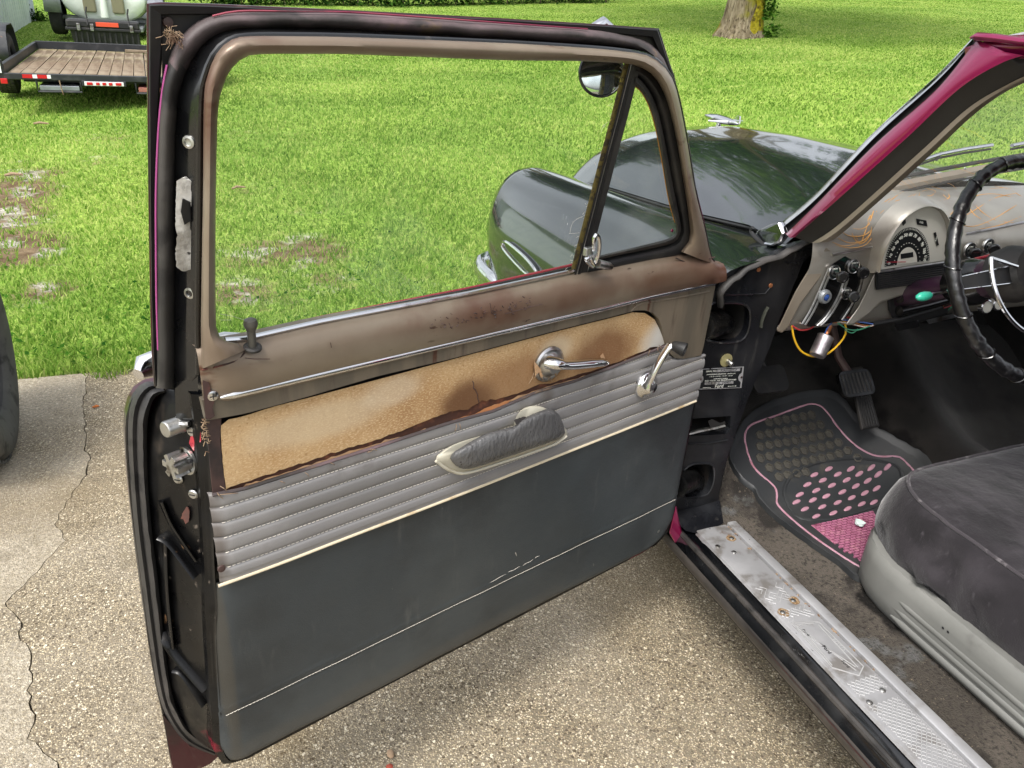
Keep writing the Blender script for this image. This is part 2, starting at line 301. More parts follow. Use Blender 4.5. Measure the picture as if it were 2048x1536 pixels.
copper = M('copper_screw', S(176, 116, 80), .4, .7)
moss = M('mossy_felt', S(104, 92, 44), .95, 0, [(S(60, 52, 34), 90, .45, .6), (S(160, 150, 66), 60, .62, .7)], bump=(200, .6, .004))
amberseal = M('amber_seal', S(176, 120, 36), .5)
mirrorglass = M('mirror_glass', (.75, .8, .85, 1), .02, 1)
door_glass = glass_mat('door_window_glass', (.97, .985, .97, 1), .03, dscale=3.2, lo=.52, hi=.78)
vent_glass = glass_mat('vent_window_glass', (.95, .97, .95, 1), .03, dscale=5, lo=.5, hi=.75)
shield_glass = glass_mat('windshield_glass', (.96, .975, .96, 1), .045, dscale=2.2, lo=.4, hi=.8)
gauge_glass = glass_mat('gauge_lens', (1, 1, 1, 1), .01)
def stain(mat, col, cx, rx, cz, rz, amt, nscale=9, wob=.5):
    """a worn or bleached area with its own ragged shape, laid over a material around (cx, cz) of the object's x and z"""
    t = mat.node_tree; N = t.nodes; L = t.links; b = N['Principled BSDF']; src = b.inputs['Base Color'].links[0].from_socket
    tc = N.new('ShaderNodeTexCoord'); mp = N.new('ShaderNodeMapping'); mp.inputs['Location'].default_value = (-cx/rx, 0, -cz/rz); mp.inputs['Scale'].default_value = (1/rx, 0, 1/rz)
    ln = N.new('ShaderNodeVectorMath'); ln.operation = 'LENGTH'; n = N.new('ShaderNodeTexNoise'); n.inputs['Scale'].default_value = nscale; n.inputs['Detail'].default_value = 8
    L.new(tc.outputs['Object'], mp.inputs[0]); L.new(mp.outputs[0], ln.inputs[0]); L.new(tc.outputs['Object'], n.inputs['Vector'])
    a = N.new('ShaderNodeMath'); a.operation = 'MULTIPLY_ADD'; L.new(n.outputs['Fac'], a.inputs[0]); a.inputs[1].default_value = wob*2; a.inputs[2].default_value = -wob
    s = N.new('ShaderNodeMath'); s.operation = 'ADD'; L.new(ln.outputs['Value'], s.inputs[0]); L.new(a.outputs[0], s.inputs[1])
    r = N.new('ShaderNodeMapRange'); r.interpolation_type = 'SMOOTHSTEP'; r.inputs['From Min'].default_value = 1.15; r.inputs['From Max'].default_value = .45; r.inputs['To Max'].default_value = amt; L.new(s.outputs[0], r.inputs['Value'])
    mx = N.new('ShaderNodeMix'); mx.data_type = 'RGBA'; L.new(r.outputs[0], mx.inputs[0]); L.new(src, mx.inputs[6]); mx.inputs[7].default_value = col; L.new(mx.outputs[2], b.inputs['Base Color'])
for a_ in ((S(126, 88, 56), .56, .20, .90, .07, .7), (S(92, 62, 42), .66, .07, .89, .05, .75), (S(112, 76, 50), .34, .10, .91, .07, .8), (S(196, 192, 184), .165, .075, .90, .07, 1.), (S(198, 180, 150), .93, .12, .93, .035, .55), (S(206, 188, 158), .47, .05, .94, .03, .6), (S(206, 190, 164), .80, .06, .95, .03, .5)): stain(hardboard, *a_)
for a_ in ((S(112, 76, 58), .55, .35, 1.05, .03, .55), (S(118, 80, 60), .14, .16, 1.04, .05, .6), (S(96, 62, 48), .05, .06, 1.02, .03, .6), (S(168, 156, 134), .85, .2, 1.03, .03, .4)): stain(bronze, *a_, 14, .6)
stain(vinyl_mauve, S(104, 80, 58), 1.10, .022, .78, .12, .8, 20, .4); stain(vinyl_mauve, S(116, 112, 108), .75, .3, .80, .04, .5)
stain(vinyl_slate, S(88, 86, 80), .8, .5, .345, .03, .5, 6, .7); stain(vinyl_slate, S(84, 78, 66), 1.105, .014, .55, .3, .5, 14, .4)
def tone(mat, f, sat=1.):
    for n in mat.node_tree.nodes:
        socks = [i for i in n.inputs if i.type == 'RGBA' and not i.is_linked] if n.type in ('MIX', 'BSDF_PRINCIPLED') else []
        for i in socks:
            if n.type == 'BSDF_PRINCIPLED' and i.name != 'Base Color': continue
            c = i.default_value; g = (c[0]+c[1]+c[2])/3; i.default_value = tuple((g+(c[k]-g)*sat)*f for k in range(3))+(1,)
for m_, f_, s_ in ((bronze, .66, .95), (bronze_dirty, .68, .9), (vinyl_slate, .66, .95), (vinyl_mauve, .84, .3), (hardboard, .92, .95), (armpad, .66, 1), (matpink, .72, .8), (matpink2, .72, .85), (carpet_dirty, .8, .7), (carpet_dk, .7, .8), (rubber, .5, 1), (rubber_pink, .75, .8), (garn_m, .75, .9), (alu, .8, 1), (rust, .8, .9), (blackdirty, .8, 1), (seatshell, .9, .35), (velour, .78, .7), (pillarpaint, .5, .6), (boardedge, .95, .9)): tone(m_, f_, s_)
pillarblack = M('satin_black_jamb', S(10, 10, 11), .5, 0, [(S(26, 26, 27), 6, .5, .7)], coat=.2)

# ================================================================== SETTING
def ground_mats():
    # lawn soil and thatch; attribute 'bare' marks worn patches of dirt and pale gravel
    m = bpy.data.materials.new('lawn_ground'); m.use_nodes = True; t = m.node_tree; N = t.nodes; L = t.links; b = N['Principled BSDF']
    b.inputs['Roughness'].default_value = .95; b.inputs['Specular IOR Level'].default_value = .1
    tc = N.new('ShaderNodeTexCoord')
    def nz(s, d=6):
        n = N.new('ShaderNodeTexNoise'); n.inputs['Scale'].default_value = s; n.inputs['Detail'].default_value = d; L.new(tc.outputs['Object'], n.inputs['Vector']); return n.outputs['Fac']
    def mix(f, a, c):
        x = N.new('ShaderNodeMix'); x.data_type = 'RGBA'
        for k, q in ((0, f), (6, a), (7, c)):
            if isinstance(q, tuple): x.inputs[k].default_value = q
            else: L.new(q, x.inputs[k])
        return x.outputs[2]
    def rp(s, lo, hi):
        r = N.new('ShaderNodeMapRange'); r.interpolation_type = 'SMOOTHSTEP'; r.inputs['From Min'].default_value = lo; r.inputs['From Max'].default_value = hi; L.new(s, r.inputs['Value']); return r.outputs[0]
    g = mix(rp(nz(.7), .35, .65), S(116, 146, 62), S(146, 170, 78)); g = mix(rp(nz(40, 4), .4, .65), g, S(98, 124, 52)); g = mix(rp(nz(6), .55, .75), g, S(150, 164, 88))
    d = mix(rp(nz(9), .35, .65), S(92, 76, 58), S(120, 104, 82)); vo = N.new('ShaderNodeTexVoronoi'); vo.inputs['Scale'].default_value = 38; L.new(tc.outputs['Object'], vo.inputs['Vector'])
    hsv = N.new('ShaderNodeMapRange'); hsv.inputs['From Min'].default_value = .2; hsv.inputs['From Max'].default_value = .9; L.new(vo.outputs['Color'], hsv.inputs['Value'])
    d = mix(rp(nz(4), .5, .62), d, mix(hsv.outputs[0], S(112, 106, 94), S(176, 172, 160)))
    at = N.new('ShaderNodeAttribute'); at.attribute_name = 'bare'
    ad = N.new('ShaderNodeMath'); ad.operation = 'MULTIPLY_ADD'; L.new(nz(12), ad.inputs[0]); ad.inputs[1].default_value = .9; ad.inputs[2].default_value = -.45
    su = N.new('ShaderNodeMath'); su.operation = 'ADD'; L.new(at.outputs['Fac'], su.inputs[0]); L.new(ad.outputs[0], su.inputs[1])
    c = mix(rp(su.outputs[0], .25, .85), g, d); L.new(c, b.inputs['Base Color'])
    bp = N.new('ShaderNodeBump'); bp.inputs['Strength'].default_value = .8; bp.inputs['Distance'].default_value = .03; L.new(nz(30, 6), bp.inputs['Height']); L.new(bp.outputs[0], b.inputs['Normal'])
    # concrete with exposed aggregate
    def conc(name, pale):
        m = bpy.data.materials.new(name); m.use_nodes = True; t = m.node_tree; N = t.nodes; L = t.links; b = N['Principled BSDF']
        b.inputs['Roughness'].default_value = .85; b.inputs['Specular IOR Level'].default_value = .25; tc = N.new('ShaderNodeTexCoord')
        def nz(s, d=6):
            n = N.new('ShaderNodeTexNoise'); n.inputs['Scale'].default_value = s; n.inputs['Detail'].default_value = d; L.new(tc.outputs['Object'], n.inputs['Vector']); return n.outputs['Fac']
        def mix(f, a, c):
            x = N.new('ShaderNodeMix'); x.data_type = 'RGBA'
            for k, q in ((0, f), (6, a), (7, c)):
                if isinstance(q, tuple): x.inputs[k].default_value = q
                elif isinstance(q, float): x.inputs[k].default_value = q
                else: L.new(q, x.inputs[k])
            return x.outputs[2]
        def rp(s, lo, hi, a=0, c=1):
            r = N.new('ShaderNodeMapRange'); r.interpolation_type = 'SMOOTHSTEP'; r.inputs['From Min'].default_value = lo; r.inputs['From Max'].default_value = hi; r.inputs['To Min'].default_value = a; r.inputs['To Max'].default_value = c; L.new(s, r.inputs['Value']); return r.outputs[0]
        vo = N.new('ShaderNodeTexVoronoi'); vo.inputs['Scale'].default_value = 250; L.new(tc.outputs['Object'], vo.inputs['Vector'])
        v2 = N.new('ShaderNodeTexVoronoi'); v2.inputs['Scale'].default_value = 190; L.new(tc.outputs['Object'], v2.inputs['Vector'])
        sep = N.new('ShaderNodeSeparateColor'); L.new(vo.outputs['Color'], sep.inputs[0]); sp2 = N.new('ShaderNodeSeparateColor'); L.new(v2.outputs['Color'], sp2.inputs[0])
        stone = N.new('ShaderNodeValToRGB'); cr_ = stone.color_ramp; L.new(sep.outputs[0], stone.inputs[0])
        cols = [(0, S(84, 76, 62)), (.25, S(124, 112, 92)), (.45, S(150, 137, 112)), (.62, S(168, 154, 126)), (.8, S(188, 174, 144)), (1, S(216, 206, 182))]
        cr_.elements[0].position = 0; cr_.elements[0].color = cols[0][1]; cr_.elements[1].position = 1; cr_.elements[1].color = cols[-1][1]
        for p_, c_ in cols[1:-1]: e = cr_.elements.new(p_); e.color = c_
        cement = mix(rp(nz(6), .35, .65), S(134, 125, 108), S(156, 147, 130))
        edge = rp(vo.outputs['Distance'], .3, .62); c = mix(edge, stone.outputs[0], mix(.6, cement, S(96, 86, 70)))
        c = mix(rp(sp2.outputs[1], .965, .99), c, S(214, 204, 180)); c = mix(rp(sp2.outputs[2], .93, .97), c, S(84, 74, 60))
        cover = rp(nz(2.2, 8), .45 if not pale else .3, .72 if not pale else .56, 0, .3 if not pale else .6); c = mix(cover, c, mix(rp(nz(90, 4), .4, .6), S(146, 138, 122), S(180, 172, 156)))
        stain = rp(nz(1.3, 7), .48, .72, 0, .5); c = mix(stain, c, S(104, 88, 58)); c = mix(rp(nz(.6, 5), .5, .7, 0, .35), c, S(120, 112, 100)); c = mix(rp(nz(5, 8), .6, .72, 0, .4), c, S(90, 80, 62)); L.new(c, b.inputs['Base Color'])
        bp = N.new('ShaderNodeBump'); bp.inputs['Strength'].default_value = .6; bp.inputs['Distance'].default_value = .004; bp.invert = True; L.new(vo.outputs['Distance'], bp.inputs['Height']); L.new(bp.outputs[0], b.inputs['Normal'])
        return m
    return m, conc('aggregate_concrete', False), conc('worn_pale_concrete', True)
lawn_m, conc_m, conc_pale = ground_mats()

BARE = []   # worn spots: centre, radius, strength
for px, py, r, k in ((540, 505, .28, .9), (620, 500, .3, 1.), (660, 560, .22, .7), (480, 585, .25, .9), (90, 585, .2, .9), (12, 390, .34, 1.5), (10, 500, .32, 1.6), (-40, 440, .4, 1.6), (60, 350, .2, 1.), (110, 345, .22, .6), (220, 275, .4, .45), (40, 330, .3, .5), (200, 320, .25, .5), (470, 520, .3, .6), (560, 590, .3, .5), (730, 640, .2, .5), (620, 440, .4, .35), (140, 520, .25, .4), (480, 270, .3, .4), (500, 380, .25, .45), (850, 560, .3, .4), (240, 640, .2, .3)):
    g = at_ground(px, py); BARE.append((g.x, g.y, r, k))
def bare(x, y):
    b = 0
    for cx, cy, r, k in BARE:
        d2 = ((x-cx)**2 + ((y-cy)*.75)**2)/(r*r)
        if d2 < 4: b = max(b, k*math.exp(-d2))
    e = 2.06 - y
    return min(1, max(b, .9 if e > -.05 else 0))
xs = list(np.arange(-120, -14, 8.)) + list(np.arange(-14, -5, .6)) + list(np.arange(-5, 9, .14)) + list(np.arange(9, 30, 1.)) + list(np.arange(30, 151, 10.))
ys = list(np.arange(-80, -8, 9.)) + list(np.arange(-8, 1.9, 1.1)) + list(np.arange(1.92, 9, .12)) + list(np.arange(9, 40, 1.)) + list(np.arange(40, 181, 10.))
verts = []; bvals = []
for y in ys:
    for x in xs:
        z = terrain(x, y) - .006
        if y < 2.03: z = -.075
        elif y < 2.16: z -= .02*(2.16-y)/.13
        verts.append((x, y, z + (.008*noise.noise((x*3, y*3, 0)) if y > 2.1 else 0))); bvals.append(bare(x, y) if -6 < x < 6 and y < 9 else 0)
nx = len(xs); faces = [(j*nx+i, j*nx+i+1, (j+1)*nx+i+1, (j+1)*nx+i) for j in range(len(ys)-1) for i in range(nx-1)]
mb = MB(); mb.v = verts; mb.f = faces
lawn = mb.build('lawn', lawn_m, smooth=True, ang=80); lawn['kind'] = 'structure'; lawn['label'] = 'green lawn with worn dirt patches rising beyond the driveway'
at_ = lawn.data.attributes.new('bare', 'FLOAT', 'POINT')
co = np.zeros(len(lawn.data.vertices)*3); lawn.data.vertices.foreach_get('co', co); co = co.reshape(-1, 3)
at_.data.foreach_set('value', np.array([bare(c[0], c[1]) if -6 < c[0] < 6 and c[1] < 9 else 0 for c in co], dtype=np.float32))

# driveway: two slabs with a jagged crack between them
cpx = [(174, 758), (166, 809), (171, 863), (169, 896), (181, 918), (174, 950), (144, 986), (131, 1010), (109, 1048), (131, 1081), (82, 1135), (11, 1206), (30, 1228), (44, 1255), (38, 1271), (63, 1315), (65, 1348), (54, 1380), (71, 1429), (54, 1478), (103, 1516), (117, 1536)]
cw = [at_z(x, y, 0) for x, y in cpx]; cw[0].y = 2.045
cw = [V((p.x, p.y, 0)) for p in cw] + [V((-2.3, -.6, 0)), V((-2.22, -1.4, 0)), V((-2.35, -3, 0)), V((-2.2, -8, 0))]
jag = []
for i in range(len(cw)-1):
    a, b = cw[i], cw[i+1]; n = max(2, int((b-a).length/.018)) if i < len(cw)-4 else 6
    for k in range(n):
        p = a.lerp(b, k/n); jag.append((p.x + random.uniform(-.006, .006)*(k > 0), p.y + random.uniform(-.004, .004)*(k > 0)))
jag.append((cw[-1].x, cw[-1].y))
wid = [.0010 + .0032*abs(noise.noise((i*.13, 3, 0))) for i in range(len(jag))]
def edge(x0, x1, step=.07):
    out = []; x = x0
    while x < x1: out.append((x, 2.04 + .014*noise.noise((x*4, 0, 0)) + .008*noise.noise((x*17, 5, 0)))); x += step
    return out
left = [(p[0]-w, p[1]) for p, w in zip(jag, wid)]; right = [(p[0]+w, p[1]) for p, w in zip(jag, wid)]
polyL = edge(-12, left[0][0]-.03) + left + [(-12, -8)]
polyR = right[::-1] + edge(right[0][0]+.03, 7) + [(7, -8)]
for poly, mm, lab in ((polyL, conc_pale, 'pale worn concrete slab left of the crack'), (polyR, conc_m, 'tan aggregate concrete slab under the car right of the crack')):
    o = MB().prism([(x, y, 0) for x, y in poly], [(x, y, -.1) for x, y in poly]).build('driveway', mm, smooth=False); o['kind'] = 'structure'; o['label'] = lab
crack = MB().loft([[(p[0]-.012, p[1], -.012) for p in jag], [(p[0]+.012, p[1], -.012) for p in jag]]).build('crack_fill', M('crack_dirt', S(58, 50, 38), .95), smooth=False)
crack['kind'] = 'structure'; crack['label'] = 'dark dirt down in the crack of the driveway'

# ------------------------------------------------------------------ grass blades
def grass_mat(name, c1, c2, c3):
    m = bpy.data.materials.new(name); m.use_nodes = True; t = m.node_tree; N = t.nodes; L = t.links; N.clear()
    out = N.new('ShaderNodeOutputMaterial'); df = N.new('ShaderNodeBsdfDiffuse'); tr = N.new('ShaderNodeBsdfTranslucent'); mx = N.new('ShaderNodeMixShader'); mx.inputs[0].default_value = .5
    ge = N.new('ShaderNodeNewGeometry'); rp = N.new('ShaderNodeValToRGB'); e = rp.color_ramp.elements
    e[0].position = 0; e[0].color = c1; e[1].position = 1; e[1].color = c3; k = e.new(.55); k.color = c2
    tc = N.new('ShaderNodeTexCoord'); n = N.new('ShaderNodeTexNoise'); n.inputs['Scale'].default_value = .55; n.inputs['Detail'].default_value = 5; L.new(tc.outputs['Object'], n.inputs['Vector'])
    mr = N.new('ShaderNodeMapRange'); mr.inputs['From Min'].default_value = .3; mr.inputs['From Max'].default_value = .7; mr.inputs['To Min'].default_value = -.3; mr.inputs['To Max'].default_value = .3; L.new(n.outputs['Fac'], mr.inputs['Value'])
    ad = N.new('ShaderNodeMath'); ad.operation = 'ADD'; ad.use_clamp = True; L.new(ge.outputs['Random Per Island'], ad.inputs[0]); L.new(mr.outputs[0], ad.inputs[1]); L.new(ad.outputs[0], rp.inputs[0])
    L.new(rp.outputs[0], df.inputs[0]); L.new(rp.outputs[0], tr.inputs[0]); L.new(df.outputs[0], mx.inputs[1]); L.new(tr.outputs[0], mx.inputs[2]); L.new(mx.outputs[0], out.inputs[0])
    return m
grass_m = grass_mat('grass_blades', S(96, 134, 52), S(142, 174, 78), S(192, 203, 122))
def mesh_np(name, co, loops, starts, totals, mat):
    me = bpy.data.meshes.new(name); me.vertices.add(len(co)); me.vertices.foreach_set('co', co.ravel().astype(np.float32))
    me.loops.add(len(loops)); me.loops.foreach_set('vertex_index', loops.astype(np.int32)); me.polygons.add(len(starts))
    me.polygons.foreach_set('loop_start', starts.astype(np.int32)); me.polygons.foreach_set('loop_total', totals.astype(np.int32)); me.update(calc_edges=True); me.validate()
    me.materials.append(mat); return me
def blades(n, r0, r1, wfac):
    az = RNG.uniform(math.radians(-26), math.radians(70), n); q = RNG.uniform(0, 1, n); e = .42     # more blades near the camera
    r = (r0**e + q*(r1**e-r0**e))**(1/e); x = CAM.x + r*np.sin(az); y = CAM.y + r*np.cos(az)
    ok = (y > 2.02 + .04*np.sin(x*9) + .03*np.sin(x*23+1)); x, y, r = x[ok], y[ok], r[ok]
    keep = np.ones(len(x), bool)
    near = np.where((np.abs(x) < 6) & (y < 9))[0]; rnd = RNG.uniform(0, 1, len(x))
    for i in near:
        b = bare(x[i], y[i]) if y[i] > 2.14 else 0
        if b > .12 and rnd[i] < b*(.72+.5*noise.noise((x[i]*9, y[i]*9, 1))): keep[i] = False
    x, y, r = x[keep], y[keep], r[keep]; z = np.array([terrain(a, b) for a, b in zip(x, y)]) - .012
    n = len(x); clump = np.array([noise.noise((a*1.3, b*1.3, 4)) + .5*noise.noise((a*4, b*4, 2)) for a, b in zip(x, y)])
    h = (.028 + .022*RNG.uniform(0, 1, n))*(1+.18*clump)*(1-.5*np.clip((r-6)/14, 0, 1))*np.where(y < 2.3, 1.35, 1); wd = (.0022 + .0009*r)*wfac
    a = RNG.uniform(0, 2*math.pi, n); lean = RNG.uniform(.2, .95, n)*h; stripe = np.sign(np.sin((x*.35+y)*2*math.pi/1.7)); la = np.where(y > 5, stripe*math.pi/2 + RNG.normal(0, 1.3, n), RNG.uniform(0, 2*math.pi, n))
    dx, dy = np.cos(a)*wd, np.sin(a)*wd; lx, ly = np.cos(la)*lean, np.sin(la)*lean
    c = np.zeros((n, 5, 3)); c[:, 0] = np.stack([x-dx, y-dy, z], 1); c[:, 1] = np.stack([x+dx, y+dy, z], 1)
    c[:, 2] = np.stack([x+dx*.8+lx*.35, y+dy*.8+ly*.35, z+h*.62], 1); c[:, 3] = np.stack([x-dx*.8+lx*.35, y-dy*.8+ly*.35, z+h*.62], 1); c[:, 4] = np.stack([x+lx, y+ly, z+h*RNG.uniform(.85, 1.05, n)], 1)
    base = np.arange(n)*5
    lp = np.stack([base, base+1, base+2, base+3, base+3, base+2, base+4], 1).ravel()
    st = np.stack([np.arange(n)*7, np.arange(n)*7+4], 1).ravel(); tt = np.tile([4, 3], n)
    return c.reshape(-1, 3), lp, st, tt
co_, lp_, st_, tt_ = blades(560000, 3.0, 36, .6)
go = link(bpy.data.objects.new('grass', mesh_np('grass', co_, lp_, st_, tt_, grass_m))); go['kind'] = 'stuff'; tag(go, 'mown green grass blades covering the lawn', 'grass')

# broad-leaved weeds and clover at the lawn's edge
def leafcards(pts, size, flat=.5):
    n = len(pts); P = np.array(pts); a = RNG.uniform(0, 2*math.pi, n); t = RNG.uniform(-1, 1, n)*flat
    s = size*RNG.uniform(.6, 1.3, n); u = np.stack([np.cos(a), np.sin(a), t], 1)*s[:, None]; w = np.stack([-np.sin(a), np.cos(a), RNG.uniform(-1, 1, n)*flat], 1)*s[:, None]*.55
    c = np.stack([P-u, P-u*.1+w, P+u, P-u*.1-w], 1).reshape(-1, 3); k = np.arange(n)*4
    return c, np.stack([k, k+1, k+2, k+3], 1).ravel(), k, np.full(n, 4)
leaf_m = grass_mat('green_leaves', S(40, 78, 28), S(72, 116, 40), S(122, 158, 66)); leaf_dk = grass_mat('dark_green_leaves', S(22, 44, 18), S(40, 70, 26), S(74, 108, 44))
weed_pts = []
for _ in range(260):
    x = random.uniform(-5.5, 3); y = 2.08 + abs(random.gauss(0, .5)) + random.choice((0, 0, random.uniform(0, 3))); cx = [(random.gauss(x, .05), random.gauss(y, .05)) for _ in range(9)]
    weed_pts += [(a, b, terrain(a, b)+random.uniform(.012, .06)) for a, b in cx if b > 2.06]
wo_ = link(bpy.data.objects.new('lawn_weeds', mesh_np('lawn_weeds', *leafcards(weed_pts, .013, .6), leaf_m))); wo_['kind'] = 'stuff'; tag(wo_, 'low broad-leaved weeds and clover in the grass near the driveway', 'weeds')

# ------------------------------------------------------------------ tree, hedge, far trees
def leaf_cloud(c, rad, nclump, nleaf, size, hollow=.45, spread=.5):
    pts = []
    for _ in range(nclump):
        d = V((random.gauss(0, 1), random.gauss(0, 1), random.gauss(0, 1))).normalized(); r = random.uniform(hollow, 1)
        q = V((c[0]+d.x*rad[0]*r, c[1]+d.y*rad[1]*r, c[2]+d.z*rad[2]*r)); s = spread*random.uniform(.6, 1.4)
        for _ in range(nleaf): pts.append((q.x+random.gauss(0, s), q.y+random.gauss(0, s), q.z+random.gauss(0, s*.7)))
    return pts
def tree(name, label, base, trunk_r, h, crown, nclump, nleaf, size, mat, group=None, lean=(0, 0), flare=1.5):
    t = root(name, label, 'tree', base, 0, group); rows = []; n = 28
    for z, k in ((-.25, flare*1.15), (0, flare), (.12, 1+(flare-1)*.62), (.3, 1+(flare-1)*.28), (.7, 1.02), (1.5, .95), (h*.5, .8), (h*.8, .55), (h, .3)):
        rows.append([(math.cos(2*math.pi*i/n)*trunk_r*k*(1+.10*noise.noise((math.cos(2*math.pi*i/n)*2.2, math.sin(2*math.pi*i/n)*2.2, z*.25+trunk_r)) + (.16*(k-1)*math.sin(5*2*math.pi*i/n+1))) + lean[0]*z,
                      math.sin(2*math.pi*i/n)*trunk_r*k*(1+.10*noise.noise((math.cos(2*math.pi*i/n)*2.2+5, math.sin(2*math.pi*i/n)*2.2, z*.25))) + lean[1]*z, z) for i in range(n)])
    mb = MB().loft(rows, close_u=True, cap=True)
    for i in range(7):
        a = i*2.4+random.random(); z0 = h*random.uniform(.4, .85); L = crown[1][0]*random.uniform(.5, .85)
        mb.tube([(lean[0]*z0, lean[1]*z0, z0), (math.cos(a)*L*.5, math.sin(a)*L*.5, z0+L*.35), (math.cos(a)*L, math.sin(a)*L, z0+L*.8)], [trunk_r*.4, trunk_r*.25, trunk_r*.08], 8)
    mb.build('trunk', bark, t)
    link(bpy.data.objects.new('crown', mesh_np('crown', *leafcards(leaf_cloud(crown[0], crown[1], nclump, nleaf, size), size, 1.), mat)), t)
    return t
tb = at_ground(1478, 72)
maple = tree('broad_tree', 'thick grey tree trunk with yellow moss standing in the shaded lawn', (tb.x, tb.y, terrain(tb.x, tb.y)), .31, 4.2, ((0, 0, 6.6), (4.2, 4.2, 3.0)), 260, 24, .16, leaf_m, lean=(.02, 0))
sp_pts = []
for a in range(240): sp_pts.append((.26+random.gauss(0, .07), -.36+random.gauss(0, .06), random.uniform(.3, .72)))
for a in range(110): sp_pts.append((.42+random.gauss(0, .1), -.34+random.gauss(0, .08), random.uniform(.02, .24)))
link(bpy.data.objects.new('sprout_leaves', mesh_np('sprout_leaves', *leafcards(sp_pts, .045, .8), leaf_m)), maple)
mossb = MB(); rows = []
for z in np.linspace(.02, 1.6, 14):
    k = 1+.35*math.exp(-z*3.2); ang = np.linspace(-1.75+.45*noise.noise((z*3.1, 2, 0)), -.7+.4*noise.noise((z*4, 7, 0)), 9)
    rows.append([(math.cos(a)*.31*k*1.07+.02*z, math.sin(a)*.31*k*1.07, z) for a in ang])
mossb.loft(rows).build('yellow_moss', M('yellow_moss', S(132, 120, 30), .95, 0, [(S(158, 146, 44), 12, .42, .6), (S(84, 74, 34), 9, .55, .68)], bump=(20, 1, .03), spec=.1), maple)
hz = [at_ground(x, y) for x, y in ((430, 12), (800, 15), (1230, 8))]
hd = root('hedge', 'dense green hedge along the far edge of the lawn at the top', 'hedge', (hz[1].x, hz[1].y+.5, terrain(hz[1].x, hz[1].y+.5)))
pts = []
for i in range(900):
    k = random.random(); a = (hz[0].lerp(hz[1], k*2) if k < .5 else hz[1].lerp(hz[2], k*2-1)); x = a.x+random.gauss(0, .2); y = a.y+.55+random.gauss(0, .22); z0 = terrain(x, y); zc = abs(random.gauss(0, .55))
    for _ in range(14): pts.append((x+random.gauss(0, .13)-hz[1].x, y+random.gauss(0, .13)-hz[1].y-.5, z0+zc+random.gauss(0, .09)-terrain(hz[1].x, hz[1].y+.5)))
pts = [p for p in pts if p[2] > -.6]
link(bpy.data.objects.new('foliage', mesh_np('foliage', *leafcards(pts, .05, .9), leaf_dk)), hd)
mb = MB()
for i in range(26):
    k = i/25; a = (hz[0].lerp(hz[1], k*2) if k < .5 else hz[1].lerp(hz[2], k*2-1)); x, y = a.x-hz[1].x, a.y+.0; zz = terrain(a.x, a.y+.55)-terrain(hz[1].x, hz[1].y+.5)
    mb.tube([(x, a.y+.55-hz[1].y-.5, zz-.05), (x+random.uniform(-.1, .1), a.y+.05-hz[1].y+random.uniform(-.1, .1), zz+.8)], [.02, .008], 6)
mb.build('stems', bark, hd)
for x, y, h, rr in ((6.5, 22, 5.6, 3.8), (11.5, 31, 6, 4.4), (18, 29, 6.5, 5), (28, 25, 7, 5.4)):
    tree('tall_tree', 'tall leafy tree beyond the hedge, mirrored in the black hood', (x, y, terrain(x, y)), .34, h, ((0, 0, h+2.2), (rr, rr, rr*.8)), 170, 22, .26, leaf_dk, group='trees beyond the hedge')

# ------------------------------------------------------------------ shed
A = at_ground(66, 42); B = at_ground(0, 84); dv = (V((A.x, A.y, 0))-V((B.x, B.y, 0))).normalized()
A = V((A.x, A.y, 0)); B2 = A - dv*7; nv = V((dv.y, -dv.x, 0)); zb = min(terrain(A.x, A.y), terrain(B2.x, B2.y))-.1
sh = root('steel_shed', 'pale blue-grey corrugated steel shed at the top left corner', 'shed', (A.x, A.y, zb))
def ribbed(p, q, h):
    mb = MB(); L = (q-p).length; d = (q-p)/L; out = V((d.y, -d.x, 0)); prof = []; n = int(L/.23)
    for i in range(n):
        s0 = i*L/n
        for s, o in ((0, 0), (.13, 0), (.15, .02), (.19, .02), (.21, 0)): prof.append(p + d*(s0+s) + out*o)
    prof.append(q); mb.loft([[v+V((0, 0, 0)) for v in prof], [v+V((0, 0, h)) for v in prof]]); return mb
for p, q in ((V((0, 0, 0)), -dv*7), (-dv*7, -dv*7-nv*5), (-nv*5, V((0, 0, 0)))): ribbed(p, q, 3.0).build('siding_wall', siding, sh, smooth=False)
rp = MB(); rp.prism([V((0, 0, 3))+nv*.15+dv*.15, -dv*7.1+nv*.15+V((0, 0, 3)), -dv*7.1-nv*2.5+V((0, 0, 4.1)), dv*.15-nv*2.5+V((0, 0, 4.1))], [V((0, 0, 2.94))+nv*.15+dv*.15, -dv*7.1+nv*.15+V((0, 0, 2.94)), -dv*7.1-nv*2.5+V((0, 0, 4.04)), dv*.15-nv*2.5+V((0, 0, 4.04))])
rp.prism([-nv*5.15+dv*.15+V((0, 0, 3)), -dv*7.1-nv*5.15+V((0, 0, 3)), -dv*7.1-nv*2.5+V((0, 0, 4.1)), dv*.15-nv*2.5+V((0, 0, 4.1))], [-nv*5.15+dv*.15+V((0, 0, 2.94)), -dv*7.1-nv*5.15+V((0, 0, 2.94)), -dv*7.1-nv*2.5+V((0, 0, 4.04)), dv*.15-nv*2.5+V((0, 0, 4.04))])
rp.build('roof', siding, sh, smooth=False)
MB().box((.03, .0, 1.5), (.07, .07, 3.0)).build('corner_trim', siding, sh, smooth=False, bevel=.004)
bsp = at_ground(73, 42); bush = root('low_shrub', 'small dark green shrub at the corner of the steel shed', 'shrub', (bsp.x, bsp.y, terrain(bsp.x, bsp.y)))
link(bpy.data.objects.new('foliage', mesh_np('foliage', *leafcards([(random.gauss(0, .1), random.gauss(0, .1), abs(random.gauss(.08, .07))) for _ in range(420)], .03, .9), leaf_dk)), bush)
